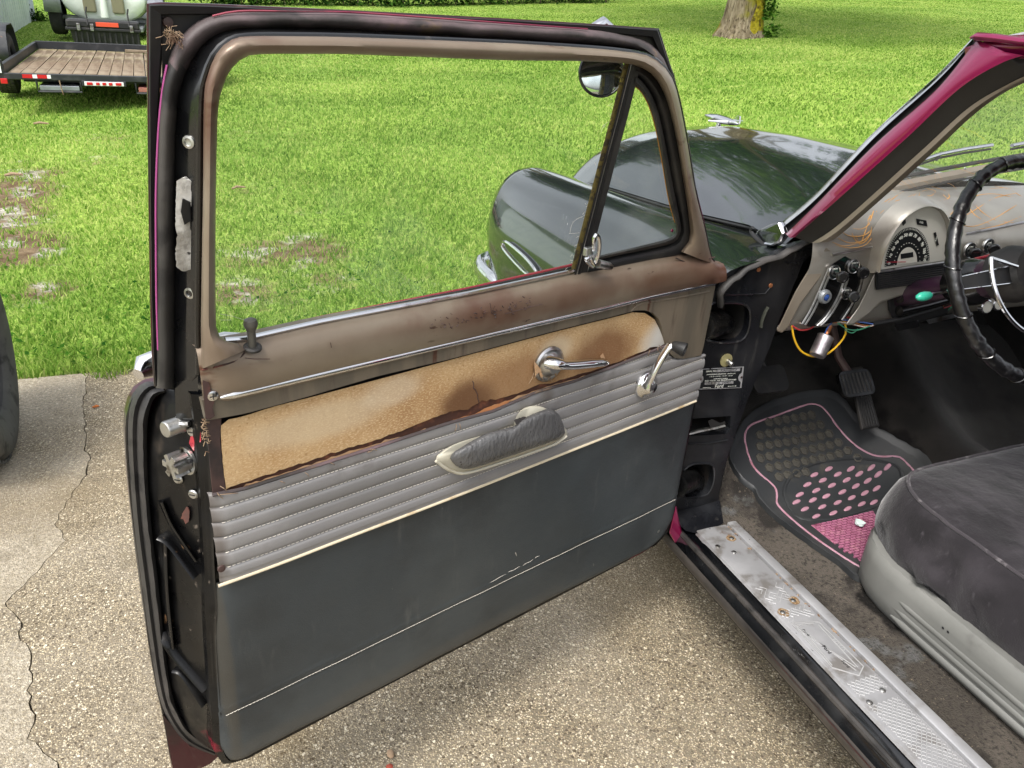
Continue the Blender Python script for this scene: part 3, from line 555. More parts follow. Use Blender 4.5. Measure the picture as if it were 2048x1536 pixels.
MB().tube([(0, 0, -.03), (.02, 0, .16)], [.012, .005], 6).build('stem', bark, bush)

# ------------------------------------------------------------------ wheels
def tyre_mesh(mb, c, ax, R, W, hole, n=40):
    prof = [(hole, -W*.40), (hole+.015, -W*.46), (R*.80, -W*.52), (R*.93, -W*.49), (R*.985, -W*.40), (R, -W*.22), (R, W*.22), (R*.985, W*.40), (R*.93, W*.49), (R*.80, W*.52), (hole+.015, W*.46), (hole, W*.40)]
    o = V(c); axv = V(ax).normalized(); a = axv.orthogonal().normalized(); b = axv.cross(a)
    rows = [[o+axv*h+(a*math.cos(2*math.pi*k/n)+b*math.sin(2*math.pi*k/n))*r for k in range(n)] for r, h in prof]
    mb.loft(rows, close_u=True, close_v=True); return mb
def tread(mb, c, ax, R, W, nb, lugs=4, dh=.008):
    o = V(c); axv = V(ax).normalized(); a = axv.orthogonal().normalized(); b = axv.cross(a)
    for k in range(nb):
        for l in range(lugs):
            th = 2*math.pi*(k+.5*(l % 2))/nb; x = (l+.5)/lugs*W*.9-W*.45; er = a*math.cos(th)+b*math.sin(th); et = -a*math.sin(th)+b*math.cos(th)
            drop = .03*R*(abs(x)/(W*.5))**4*1.3
            R3 = Matrix((axv, et, er)).transposed(); mb.box(o+axv*x+er*(R-drop+dh*.3), (W*.9/lugs*.8, 2*math.pi*R/nb*.72, dh*1.6), R3)
    return mb
def rim(name, parent, c, ax, R, W, mat):
    mb = MB().lathe([(R, -W*.4), (R*.97, -W*.35), (R*.9, -W*.1), (R*.45, W*.02), (R*.3, W*.12), (0.001, W*.12)], c, ax, 28); return mb.build(name, mat, parent)
# tyre of a vehicle parked off to the left
wc = V((-2.668, 1.46, .352))
wh = root('parked_vehicle_wheel', 'big grey tyre of a vehicle cut off by the left picture edge', 'tyre', (wc.x, wc.y, 0))
ty = tyre_mesh(MB(), (0, 0, .352), (1, .04, 0), .352, .245, .2, 56).build('tyre', tyre_m, wh)
tread(MB(), (0, 0, .352), (1, .04, 0), .352, .245, 52, 5, .007).build('tread_blocks', tyre_m, ty, smooth=False, kind='stuff')
rim('wheel_rim', wh, (.03, 0, .352), (1, .04, 0), .203, .22, greymetal)

# ------------------------------------------------------------------ utility trailer
rr_ = CAM + ray(206, 150)*8.1; tz = terrain(rr_.x, rr_.y); DH = rr_.z - tz
tr = root('utility_trailer', 'flat black utility trailer with weathered plank deck on the lawn', 'trailer', (rr_.x, rr_.y, tz), math.radians(1.9))
tr.rotation_euler.x = .0
TW, TL, AXY = 1.80, 3.2, 1.45
def tb_(name, mat, c, d, bev=.006, parent=tr): return MB().box(c, d).build(name, mat, parent, smooth=False, bevel=bev)
nb = 15; bw = (TW-.06)/nb
plank = MB().box((0, TL/2, 0), (bw-.008, TL-.1, .03)); pm = None
for i in range(nb):
    o = MB().box((0, TL/2, 0), (bw-.008, TL-.1, .03)).build('plank', wood, tr, smooth=False, bevel=.004) if pm is None else link(bpy.data.objects.new('plank', pm), tr)
    if pm is None: pm = o.data
    o.location = (-TW/2+.03+bw*(i+.5), 0, DH-.018+random.uniform(-.003, .003)); o.rotation_euler.z = random.uniform(-.0015, .0015)
tb_('rear_beam', trailer_m, (0, .02, DH-.035), (TW, .05, .06)); tb_('front_rail', trailer_m, (0, TL, DH+.035), (TW, .05, .11))
for s in (-1, 1): tb_('side_rail', trailer_m, (s*(TW/2+.006), TL/2+.02, DH+.028), (.04, TL-.02, .10))
tb_('axle', trailer_m, (0, AXY, .23), (TW+.1, .05, .05)); tb_('underframe', trailer_m, (0, TL/2, DH-.075), (TW-.3, TL-.3, .05))
MB().tube([(-.4, TL, DH-.06), (0, TL+1.1, DH-.06), (.4, TL, DH-.06)], .03, 8).build('tongue', trailer_m, tr)
for s in (-1, 1):
    x = s*(TW/2+.16); t_ = tyre_mesh(MB(), (x, AXY, .32), (1, 0, 0), .32, .2, .18, 40).build('tyre', tyre_dk, tr); tread(MB(), (x, AXY, .32), (1, 0, 0), .32, .2, 40, 4, .006).build('tread_blocks', tyre_dk, t_, smooth=False, kind='stuff')
    rim('wheel_rim', tr, (x+s*.01, AXY, .32), (s, 0, 0), .182, .17, greymetal)
    prof = [(-.44, .36), (-.42, .52), (-.33, .67), (-.2, .73), (.2, .73), (.33, .67), (.42, .52), (.44, .36)]
    mb = MB(); mb.loft([[(x+k*.115, AXY+a, b) for a, b in prof] for k in (-1, -.96, .96, 1)]); fo = mb.build('mudguard', trailer_m, tr, solid=.006, smooth=True, ang=30)
for x in (-.69, -.56): tb_('reflector_tape', redlens, (x, -.008, DH-.03), (.09, .004, .035), 0)
tb_('reflector_tape', whitelens, (-.625, -.008, DH-.03), (.04, .004, .035), 0); tb_('reflector_tape', whitelens, (-.50, -.008, DH-.03), (.035, .004, .035), 0)
lb = tb_('light_bar', trailer_m, (.0, -.012, DH-.085), (.42, .03, .055))
tb_('light_backing', whitelens, (0, -.03, DH-.085), (.37, .008, .04), .003, lb)
for x in (-.135, -.06, 0, .06, .135): tb_('red_lens', redlens, (x, -.036, DH-.085), (.055 if abs(x) > .1 else .035, .01, .028), .004, lb)
for x0, mm in ((-.42, greymetal), (.5, redlens)):
    fr = MB().tube([(x0-.2, -.0, DH-.07), (x0-.2, 0, DH-.175), (x0+.2, 0, DH-.175), (x0+.2, 0, DH-.07)], .012, 8).build('ramp_bracket', trailer_m, tr)
    tb_('loading_ramp', mm if mm is greymetal else M('faded_red_ramp', S(150, 96, 84), .6), (x0, .35, DH-.14), (.36, .7, .045), .004)
MB().tube([(-.41, -.03, DH-.06), (-.405, -.035, DH-.12), (-.395, -.03, DH-.20)], .006, 6).build('ramp_pin', straw, tr)
pl = MB().box((-.985, -.02, DH+.06), (.16, .006, .13)).build('licence_plate', platewhite, tr, smooth=False, bevel=.002)
text_at(text_mesh('JKS', .08), inkblack, pl, (-.975, -.026, DH+.052), (1, 0, 0), (0, 0, 1), 'plate_lettering')
tb_('tail_lamp', redlens, (-.90, -.02, DH-.08), (.06, .03, .05)); tb_('lamp_bracket', trailer_m, (-.98, .01, DH+.02), (.18, .02, .2))
sd = root('deck_offcut', 'short pale board lying across the far end of the trailer deck', 'board', tr.matrix_basis @ V((.33, TL-.16, DH+.02)), math.radians(1.9)); sd.rotation_euler.x = 0
MB().box((0, 0, 0), (.3, .07, .03)).build('board', wood, sd, smooth=False, bevel=.004)

# ------------------------------------------------------------------ black tool box on the tongue
bc = CAM + ray(210, 68)*11.9; bz = terrain(bc.x, bc.y)+.36
bx = root('tool_box', 'black ribbed plastic tool box with orange label behind the trailer', 'tool box', (bc.x, bc.y, bc.z-.19), math.radians(2)); bx.scale = (1.28, 1.2, 1.22)
def bx_(name, mat, c, d, bev=.006, parent=bx): return MB().box(c, d).build(name, mat, parent, smooth=False, bevel=bev)
mb = MB(); mb.prism([(-.36, -.16, .20), (.38, -.16, .20), (.38, .2, .20), (-.36, .2, .20)], [(-.32, -.12, -.05), (.38, -.12, -.05), (.38, .18, -.05), (-.32, .18, -.05)]); body = mb.build('box_body', blackmatt, bx, smooth=False, bevel=.012)
for i in range(12): bx_('rib', blackmatt, (-.3+i*.06, -.148, .08), (.022, .03, .22), .004, body)
lidm = bx_('lid', blackmatt, (.0, .02, .27), (.78, .40, .09), .02); bx_('lid_rim', blackmatt, (.0, .02, .212), (.80, .42, .035), .008, lidm)
for x in (-.26, -.12, .30): bx_('latch', chrome_dull, (x, -.2, .235), (.035, .03, .08), .004)
bx_('label_plate', orangelabel, (.045, -.186, .272), (.24, .012, .05), .003)
for x in (-.16, .28): MB().tube([(x, -.19, .26), (x-.005, -.13, .4), (x+.01, -.12, .46)], .01, 6).build('strap', blackmatt, bx)

# ------------------------------------------------------------------ white boat on its trailer, seen from the stern
bo = CAM + ray(212, 30)*13.4
bt = root('white_boat', 'small white boat with drab seats parked on a trailer behind the tool box', 'boat', (bo.x, bo.y, terrain(bo.x, bo.y)), math.radians(-2)); bt.rotation_euler.x = math.atan(.05); bt.scale = (1.3, 1.3, 1.3)
def bt_(name, mat, c, d, bev=.01, parent=bt): return MB().box(c, d).build(name, mat, parent, smooth=False, bevel=bev)
rows = []
for y, wv, zb_, zt_ in ((-.05, .40, .24, .50), (0, .50, .20, .58), (.15, .55, .18, .66), (1.2, .58, .18, .72), (2.2, .48, .24, .76), (2.8, .26, .36, .80), (3.1, .03, .55, .82)):
    rows.append([(-wv, y, zt_), (-wv*1.02, y, zt_-.1), (-wv*.96, y, zb_+.16), (-wv*.6, y, zb_+.03), (0, y, zb_), (wv*.6, y, zb_+.03), (wv*.96, y, zb_+.16), (wv*1.02, y, zt_-.1), (wv, y, zt_), (wv*.55, y, zt_+.03), (0, y, zt_-.06), (-wv*.55, y, zt_+.03)])
MB().loft(rows, close_u=True, cap=True).build('hull', whitegel, bt, sub=1)
for s in (-1, 1):
    bt_('seat_back', beigeseat, (s*.17, -.06, .47), (.15, .06, .28), .02); bt_('seat_pad', beigeseat, (s*.3, .5, .72), (.3, .4, .1), .04)
MB().tube([(0, -.12, .28), (0, -.1, .5), (0, -.02, .75), (0, .1, .95)], [.05, .045, .07, .08], 12).build('outboard_leg', whitegel, bt)
bt_('outboard_cowl', whitegel, (0, .0, 1.0), (.26, .34, .26), .06)
for s in (-1, 1):
    t_ = tyre_mesh(MB(), (s*.62, .35, .26), (1, 0, 0), .26, .16, .14, 32).build('tyre', tyre_dk, bt); rim('wheel_rim', t_, (s*.63, .35, .26), (s, 0, 0), .14, .14, greymetal)
    prof = [(-.34, .30), (-.30, .48), (-.16, .56), (.16, .56), (.30, .48), (.34, .30)]
    MB().loft([[(s*.62+k*.10, .35+a, b) for a, b in prof] for k in (-1, -.9, .9, 1)]).build('mudguard', greymetal, bt, solid=.006)
bt_('trailer_frame', greymetal, (0, 1.2, .16), (.9, 2.9, .05)); bt_('axle', greymetal, (0, .35, .22), (1.2, .06, .06))

# ------------------------------------------------------------------ litter on the lawn and driveway
def twig(px, py, L, r, ang, label):
    g = at_ground(px, py); pts = [(-L/2, 0, .02), (-L*.1, L*.04, .03), (L/2, -.01, .022)]
    o = MB().tube(pts, [r*.7, r, r*.6], 7).build('twig', straw); o.location = (g.x, g.y, terrain(g.x, g.y)+.02); o.rotation_euler.z = ang; tag(o, label, 'twig', 'twigs on the lawn')
twig(84, 257, .13, .012, .1, 'small brown stick on the grass below the trailer'); twig(30, 361, .12, .014, .2, 'thick short stick by the worn dirt at left'); twig(478, 388, .1, .01, .4, 'thin stick on the grass seen through the door glass')
lf = at_z(781, 1508, .004); o = MB().lathe([(.0, 0), (.006, .001), (.0085, .005), (.006, .009), (0, .011)], (0, 0, 0), (0, 0, 1), 9).build('pebble', straw); o.location = (lf.x, lf.y, .0); o.scale = (1, 1.5, 1); tag(o, 'tan pebble on the concrete near the bottom edge', 'pebble', 'pebbles on the driveway')
lf = at_z(779, 1534, .004); o = MB().lathe([(.0, 0), (.006, .001), (.008, .005), (.005, .008), (0, .009)], (0, 0, 0), (0, 0, 1), 9).build('pebble', M('red_pebble', S(140, 60, 44), .8)); o.location = (lf.x, lf.y, .0); tag(o, 'small reddish pebble cut off by the bottom edge', 'pebble', 'pebbles on the driveway')
lf = at_z(191, 812, .004); o = MB().prism([(-.012, -.004, .003), (0, -.008, .006), (.013, 0, .003), (.002, .008, .005)], [(-.012, -.004, .0), (0, -.008, .0), (.013, 0, .0), (.002, .008, .0)]).build('dead_leaf', M('orange_leaf', S(190, 108, 50), .8), smooth=False); o.location = (lf.x, lf.y, .001); tag(o, 'tiny orange dead leaf on concrete right of the crack', 'leaf')

# ================================================================== THE CAR
car = root('vintage_car', 'black and magenta vintage car with its driver door wide open', 'car', (0, 0, 0))

# ------------------------------------------------------------------ driver's door (built in its own frame: x hinge to latch, y out of the inner face, z up)
def rag(pts, step, amp):
    out = []; 
    for i in range(len(pts)-1):
        a, b = pts[i], pts[i+1]; n = max(1, int(math.hypot(b[0]-a[0], b[1]-a[1])/step))
        for k in range(n): out.append((a[0]+(b[0]-a[0])*k/n+random.gauss(0, amp*.6), a[1]+(b[1]-a[1])*k/n+random.gauss(0, amp)))
    out.append(pts[-1]); return out
def offs(pts, w): return [(p[0], p[1]+w, p[2]) for p in pts]
# outline of the inner panel below the belt, from the hinge top round the bottom to the latch top
in_px = [(1428, 575), (1405, 690), (1392, 802), (1372, 905), (1347, 1035), (1334, 1070), (1310, 1092), (1200, 1150), (1000, 1254), (700, 1410), (520, 1504), (475, 1529), (456, 1524), (446, 1500), (441, 1419), (433, 1279), (431, 1150), (424, 1000), (412, 840), (405, 790)]
n_in = 64
inner = [dw(x, y, -.008) for x, y in lin(in_px, n_in)]
door_top = 1.078
shell = MB()
r0 = [V((p.x, -.008, p.z)) for p in inner]
cx_, cz_ = .55, .72
def grow(p, du_, w, dz_=0):
    kx = 1 if p.x > .55 else -.4; return V((p.x + du_*kx*min(1, abs(p.x-.55)/.35), w, p.z - dz_*(1 if p.z < .45 else 0)))
r1 = [grow(p, .012, -.018, .004) for p in r0]; r2 = [grow(p, .012, -.060, .006) for p in r0]; r3 = [grow(p, .012, -.120, .01) for p in r0]; r4 = [grow(p, .082, -.132, .055) for p in r0]; r5 = [grow(p, .082, -.140, .055) for p in r0]
shell.loft([r0, r1, r2, r3]); back = [V((p.x, p.y, p.z)) for p in r3]
shell.prism([(p.x, -.0081, p.z) for p in r0], [(p.x, -.016, p.z) for p in r0])
door = shell.build('driver_door', blackdirty, car, smooth=True, ang=35)
door.matrix_local = Matrix(((DU.x, DN.x, 0, HINGE.x), (DU.y, DN.y, 0, HINGE.y), (0, 0, 1, 0), (0, 0, 0, 1)))
door['label'] = 'open driver door with torn trim panel, grimy black edge and full window frame'
def D(mb, name, mat, parent=None, **k): return mb.build(name, mat, parent or door, **k)
# outer skin with a soft bulge, a lip round its edge
skin = MB(); bulge = lambda p, k: V((p.x + (.56-p.x)*k, p.y - .06*math.sin(min(1, k*1.6)*math.pi/2), p.z + (.68-p.z)*k))
latch_px = [(345, 1540), (328, 1436), (300, 1297), (282, 1157), (266, 1040), (257, 960), (251, 870), (253, 822), (266, 785), (288, 766), (316, 759)]
r4 = [p for p in r4 if p.x < .9] + [V((1.10, -.128, .262))] + [dw(x, y, -.128) for x, y in cr(latch_px, 34)]; r5 = [V((p.x, -.138, p.z)) for p in r4]
skin.loft([[V((p.x, p.y+.012, p.z)) for p in r4], r4, r5] + [[bulge(p, k) for p in r5] for k in (.12, .3, .6, 1)])
D(skin, 'outer_skin', maroon, ang=50)
D(MB().tube([V((p.x+.0015, p.y+.012, p.z)) for p in r4 if p.x > 1.02 and p.z > .26], .0025, 6), 'skin_edge', blackpaint)

# --- window frame: rows given from the photograph, on planes stepping back from the leaning inner face
NB = 90
gq = [(404, 738, 491, 700), (404, 722, 482, 689), (404, 704, 462, 684), (404, 686, 447, 679), (403, 664, 437, 668), (403, 640, 432, 645), (405, 500, 431, 500), (407, 382, 432, 382), (409, 200, 436, 225), (417, 150, 447, 170), (435, 107, 465, 135), (462, 82, 495, 112), (495, 74, 537, 108), (600, 74, 620, 108), (712, 76, 712, 109), (1000, 87, 1000, 120), (1175, 97, 1150, 122), (1250, 104, 1250, 127), (1295, 112, 1287, 137), (1325, 132, 1310, 155), (1345, 160, 1325, 180), (1357, 200, 1337, 212), (1372, 275, 1352, 275), (1390, 382, 1370, 382), (1408, 455, 1378, 440), (1420, 512, 1379, 478), (1431, 530, 1362, 503)]
gr = cr(gq, NB); bo_r = [(a, b) for a, b, c, d in gr]; bi_r = [(c, d) for a, b, c, d in gr]
def row(t, w):   # t = 0 outer edge, 1 inner edge
    out = []
    for a, b in zip(bo_r, bi_r):
        x, y = a[0]+(b[0]-a[0])*t, a[1]+(b[1]-a[1])*t; k = max(0, min(1, (y-655)/40)) if x < 600 else 0
        out.append(up(x, y, w + .014*k*min(1, max(0, t)*1.5)))
    return out
fr = MB().loft([row(-.06, -.022), row(-.03, -.006), row(.06, .004), row(.25, .0115), row(.5, .0135), row(.75, .010), row(.93, .002), row(1.0, -.006), row(1.0, -.03)])
D(fr, 'window_garnish', bronze, ang=60)
# black frame and flange behind it
jam_px = [(352, 800), (350, 720), (350, 640), (350, 500), (350, 382), (354, 230), (366, 165), (392, 110), (430, 72), (490, 58), (600, 57), (712, 60), (1000, 76), (1175, 87), (1250, 95), (1290, 104), (1322, 124), (1343, 152), (1356, 192), (1371, 268), (1388, 372), (1406, 445), (1418, 505), (1430, 524)]
jam_r = cr(jam_px, NB)
def mixrow(A, B, t, w): return [up(a[0]+(b[0]-a[0])*t, a[1]+(b[1]-a[1])*t, w) for a, b in zip(A, B)]
D(MB().loft([mixrow(bo_r, jam_r, 0, -.015), mixrow(bo_r, jam_r, .12, -.018), mixrow(bo_r, jam_r, .5, -.032), mixrow(bo_r, jam_r, 1, -.048), mixrow(bo_r, jam_r, 1.05, -.06)]), 'window_frame', blackpaint, ang=60)
D(MB().loft([[dw(x, y, -.002) for x, y in ((405, 728), (405, 790), (412, 842))], [dw(x, y, -.016) for x, y in ((396, 728), (396, 790), (402, 842))], [dw(x, y, -.045) for x, y in ((350, 728), (350, 790), (352, 842))]]), 'jamb_filler', blackpaint, smooth=False)
# thin dark ridge next to the garnish
D(MB().tube(mixrow(bo_r, jam_r, .16, -.015), .0035, 8), 'frame_ridge', blackpaint)
# weatherstrip tube round the frame
wc_px = [(330, 776), (331, 740), (330, 640), (329, 500), (328, 382), (334, 230), (347, 155), (372, 98), (415, 55), (480, 41), (600, 41), (712, 43), (1000, 60), (1175, 72), (1240, 82), (1280, 92), (1312, 113), (1330, 140), (1343, 170)]
wo_px = [(312, 776), (313, 740), (312, 640), (311, 500), (311, 382), (318, 210), (331, 140), (356, 82), (405, 38), (475, 24), (600, 24), (712, 26), (1000, 46), (1175, 58), (1245, 69), (1290, 82), (1322, 108), (1338, 140), (1350, 172)]
wi_px = [(350, 780), (350, 740), (350, 640), (350, 500), (349, 382), (353, 235), (365, 168), (390, 114), (430, 74), (488, 59), (600, 58), (712, 61), (1000, 77), (1175, 88), (1240, 96), (1276, 104), (1306, 122), (1326, 148), (1340, 178)]
N2 = 90; wo_r, wi_r, wc_r = cr(wo_px, N2), cr(wi_px, N2), cr(wc_px, N2)
def wob(rows, a):
    return [V((p.x+a*noise.noise((i*.33, 1, 0)), p.y+a*noise.noise((i*.27, 4, 0)), p.z+a*noise.noise((i*.31, 8, 0)))) for i, p in enumerate(rows)]
ws = MB().loft([mixrow(wo_r, wi_r, -.02, -.066), mixrow(wo_r, wi_r, .08, -.052), wob(mixrow(wo_r, wi_r, .3, -.042), .0015), wob(mixrow(wo_r, wi_r, .55, -.04), .0018), wob(mixrow(wo_r, wi_r, .8, -.045), .0022), wob(mixrow(wo_r, wi_r, 1.0, -.054), .002), mixrow(wo_r, wi_r, 1.04, -.07)])
k0 = 44
w_ob = D(ws, 'weatherstrip', rubber, ang=70)
w_ob.data.materials.append(rubber_pink)
for p in w_ob.data.polygons:
    c = p.center
    if c.z > 1.415 or c.x < .95: p.material_index = 1
# flange outside the weatherstrip: painted, with a thin pink line and mitred corners
fo_px = [(311, 772), (306, 700), (303, 600), (300, 400), (298, 200), (297, 60), (297, 9), (320, 8), (420, 11), (712, 24), (1000, 39), (1200, 51), (1300, 58), (1316, 59), (1322, 78), (1332, 110), (1341, 138), (1346, 150), (1352, 176)]
fi_px = [(316, 772), (314, 700), (312, 600), (311, 400), (318, 210), (326, 90), (326, 32), (345, 31), (430, 30), (712, 38), (1000, 52), (1200, 65), (1290, 74), (1304, 76), (1312, 92), (1324, 118), (1338, 145), (1345, 158), (1351, 180)]
fo_r, fi_r = lin(fo_px, 80), lin(fi_px, 80)
fo_r = [(a[0], a[1]) for a in fo_px]; fi_r = fi_px
fl = MB().loft([mixrow(fo_r, fi_r, 1.0, -.068), mixrow(fo_r, fi_r, .85, -.060), mixrow(fo_r, fi_r, .12, -.058), mixrow(fo_r, fi_r, 0, -.062), mixrow(fo_r, fi_r, 0, -.085)])
D(fl, 'frame_flange', blackmatt, smooth=False)
for bp_ in ([(324, 30), (440, 28), (400, 60), (360, 100), (335, 160), (324, 220)], [(1230, 60), (1306, 74), (1326, 118), (1346, 156), (1325, 150), (1290, 108)]):
    D(MB().prism([up(x, y, -.0665) for x, y in bp_], [up(x, y, -.075) for x, y in bp_]), 'corner_plate', blackmatt, smooth=False)
D(MB().tube(mixrow(fo_r, fi_r, 0, -.064), .002, 6), 'painted_edge', maroon)
pk = [(316, 700), (313, 600), (312, 500), (312, 382), (317, 260), (325, 180), (334, 130)]
D(MB().tube([up(x, y, -.052) for x, y in cr(pk, 30)], .0012, 6), 'pink_edge_line', pinkline)
pk2 = [(425, 32), (480, 22), (600, 23), (712, 25), (900, 38), (1175, 58)]
D(MB().tube([up(x, y, -.049) for x, y in cr(pk2, 30)], .0011, 6), 'pink_edge_line', magenta_d)
bs = up(335, 44, -.066); D(MB().lathe([(.006, 0), (.005, .003), (0, .004)], bs, (0, 1, 0), 10), 'rivet', rust)
# straw lodged in the corner
st_ = MB()
for i in range(70):
    c = up(342+random.gauss(0, 7), 74+random.gauss(0, 6), -.05+random.uniform(0, .012)); a = random.uniform(0, 6.28); L = random.uniform(.003, .010)
    st_.tube([c, c+V((math.cos(a)*L*.5, random.uniform(-.002, .008), math.sin(a)*L*.5+.002)), c+V((math.cos(a+.5)*L, random.uniform(-.002, .01), math.sin(a+.5)*L))], .00032, 4)
D(st_, 'straw_tuft', straw, kind='stuff')

# --- jamb fittings on the black frame
def jframe(x, y, t): # on the black frame between garnish and weatherstrip, t = fraction
    return up(x, y, -.015-.033*t)
for x, y in ((378, 284), (380, 586)):
    c = jframe(x, y, .5); D(MB().lathe([(.0075, 0), (.007, .002), (.0045, .0025), (.004, .0005), (0, 0)], c, (.75, .65, 0), 14), 'hole_grommet', zinc)
tp = [(357, 358), (372, 353), (386, 362), (388, 400), (384, 440), (386, 470), (389, 505), (386, 538), (370, 540), (357, 532), (355, 500), (358, 468), (355, 450), (356, 400)]
random.seed(3); tp = rag(tp+[tp[0]], 5, 1.3)[:-1]
D(MB().prism([jframe(x, y, .55)+V((.0035, .004, 0)) for x, y in tp], [jframe(x, y, .55)+V((0, 0, 0)) for x, y in tp]), 'tape_patch', whitetape, smooth=False)
tb2 = [(372, 395), (386, 402), (389, 438), (376, 446), (369, 420)]
D(MB().prism([jframe(x, y, .55)+V((.006, .006, 0)) for x, y in tb2], [jframe(x, y, .55)+V((.003, .003, 0)) for x, y in tb2]), 'tape_tear', blackmatt, smooth=False)

# --- lower weatherstrip along the latch edge
lw_o = [(316, 764), (290, 766), (268, 786), (256, 820), (253, 870), (258, 960), (267, 1060), (280, 1160), (297, 1280), (315, 1385), (335, 1440), (372, 1487), (428, 1512)]
lw_i = [(332, 786), (318, 788), (305, 800), (296, 830), (293, 870), (295, 960), (303, 1060), (315, 1157), (328, 1280), (340, 1370), (356, 1425), (388, 1470), (436, 1500)]
lo_r, li_r = cr(lw_o, 70), cr(lw_i, 70)
def jrow(A, B, t, w): return [dw(a[0]+(b[0]-a[0])*t, a[1]+(b[1]-a[1])*t, w) for a, b in zip(A, B)]
D(MB().loft([jrow(lo_r, li_r, -.05, -.128), jrow(lo_r, li_r, .08, -.112), jrow(lo_r, li_r, .3, -.098), wob(jrow(lo_r, li_r, .42, -.100), .001), jrow(lo_r, li_r, .5, -.101), wob(jrow(lo_r, li_r, .62, -.090), .002), wob(jrow(lo_r, li_r, .82, -.086), .002), jrow(lo_r, li_r, .98, -.092), jrow(lo_r, li_r, 1.04, -.105)]), 'lower_weatherstrip', rubber, ang=60)
# jamb face proper
tr_px = [(412, 770), (413, 840), (418, 900), (424, 1000), (429, 1140), (434, 1209), (432, 1279), (441, 1419), (446, 1500), (460, 1524)]
jb_px = [(345, 770), (318, 800), (300, 870), (298, 960), (305, 1060), (317, 1157), (330, 1280), (342, 1375), (380, 1468), (440, 1508)]
tj, jj = cr(tr_px, 60), cr(jb_px, 60)
face = MB().loft([jrow(tj, jj, 0, -.004), jrow(tj, jj, .06, -.012), jrow(tj, jj, .12, -.014), jrow(tj, jj, .2, -.030), jrow(tj, jj, .6, -.06), jrow(tj, jj, .92, -.084), jrow(tj, jj, 1.05, -.11)])
D(face, 'latch_jamb', blackdirty, ang=60)
def jp(x, y, lift=0):   # a point on that face, lifted off it
    xt = float(np.interp(y, [p[1] for p in tr_px], [p[0] for p in tr_px])); xj = float(np.interp(y, [p[1] for p in jb_px], [p[0] for p in jb_px]))
    t = (xt-x)/(xt-xj); return dw(x, y, float(np.interp(t, [0, .06, .12, .2, .6, .92, 1.05], [-.004, -.012, -.014, -.030, -.06, -.084, -.11]))) + V((.77, .64, 0))*(lift+.0012)
JX = V((.77, .64, 0))
# embossed ribs in the jamb
for pts in ([(322, 1070), (345, 1085), (395, 1150)], [(352, 1335), (372, 1345), (412, 1405)], [(323, 1000), (345, 1050), (392, 1120)], [(330, 1262), (350, 1300), (415, 1375)], [(330, 1080), (334, 1180), (345, 1290)]):
    D(MB().tube([jp(x, y, .0005) for x, y in cr(pts, 14)], .010, 10, flat=.3), 'pressed_rib', blackdirty)
# striker bolt, star wheel and screws
c = jp(366, 846, 0); ob = MB(); ax = V((.955, .29, .05)).normalized()
ob.lathe([(.0125, 0), (.0125, .004), (.0115, .006), (.0118, .024), (.0108, .027), (.0, .0275)], c, ax, 20); D(ob, 'striker_bolt', zinc, bevel=.001)
D(MB().box(jp(357, 838, .012), (.012, .006, .006), Matrix((JX, V((-.64, .77, 0)), V((0, 0, 1)))).transposed()), 'bolt_slot', blackmatt, smooth=False)
c = jp(374, 920, 0); D(MB().lathe([(.021, -.002), (.021, .002), (.014, .003), (.014, .006), (0, .006)], c, ax, 24), 'rotor_plate', zinc)
rt = MB(); aa = V((-.64, .77, 0)); bb = V((0, 0, 1)); outl = []
for k in range(48):
    th = 2*math.pi*k/48; r = (.0150 + .0075*(1 if math.cos(6*th) > -.35 else -.3))*.8; outl.append((aa*math.cos(th)+bb*math.sin(th))*r)
aa = ax.cross(V((0, 0, 1))).normalized(); bb = aa.cross(ax); outl = [aa*q.dot(V((-.64, .77, 0)))+bb*q.z for q in outl]; rt.prism([c+ax*.025+q for q in outl], [c+ax*.004+q for q in outl]); D(rt, 'star_wheel', zinc, smooth=False, bevel=.0012)
for x, y in ((386, 862), (358, 957), (388, 987)): 
    s_ = D(MB().lathe([(.0075, 0), (.0075, .0015), (.006, .003), (0, .0032)], jp(x, y, 0), JX, 12), 'screw_head', zinc)
    MB().box(jp(x, y, .0032), (.001, .009, .0015), Matrix((JX, V((-.64, .77, 0)), V((0, 0, 1)))).transposed()).build('screw_slot', blackmatt, s_, smooth=False)
D(MB().tube([jp(378, 918, .003), jp(388, 912, .012), jp(396, 911, .014)], .0028, 6), 'release_lever', blackmatt)
D(MB().tube([jp(372, 838, .012), jp(388, 840, .01)], .004, 6), 'lock_pin', zinc)
pc = rag([(367, 1024), (375, 1012), (381, 1020), (380, 1040), (373, 1046), (365, 1034), (367, 1024)], 4, 1.)[:-1]
D(MB().prism([jp(x, y, .0018) for x, y in pc], [jp(x, y, .0002) for x, y in pc]), 'bare_primer_chip', rust, smooth=False)
pc = [(384, 790), (398, 800), (404, 880), (392, 905), (380, 885), (388, 850), (377, 820)]
D(MB().prism([jp(x, y, .0012) for x, y in pc], [jp(x, y, -.002) for x, y in pc]), 'red_paint_patch', redline, smooth=False)
# corner of the skin below the weatherstrip
bf = [(326, 1430), (345, 1534), (352, 1560), (420, 1528), (440, 1510), (380, 1492), (345, 1452)]
D(MB().prism([dw(x, y, -.112) for x, y in bf], [dw(x, y, -.118) for x, y in bf]), 'bottom_flange', maroon, smooth=False)
# outside handle, just showing past the edge
hp = dw(298, 742, -.17); oh = MB(); oh.tube([hp+V((-.16, .0, .01)), hp+V((-.12, -.02, .012)), hp+V((-.03, -.02, .006)), hp+V((.004, -.015, 0)), hp+V((.014, -.005, -.004))], [.012, .014, .015, .016, .008], 12, flat=1.25); D(oh, 'outside_handle', chrome)

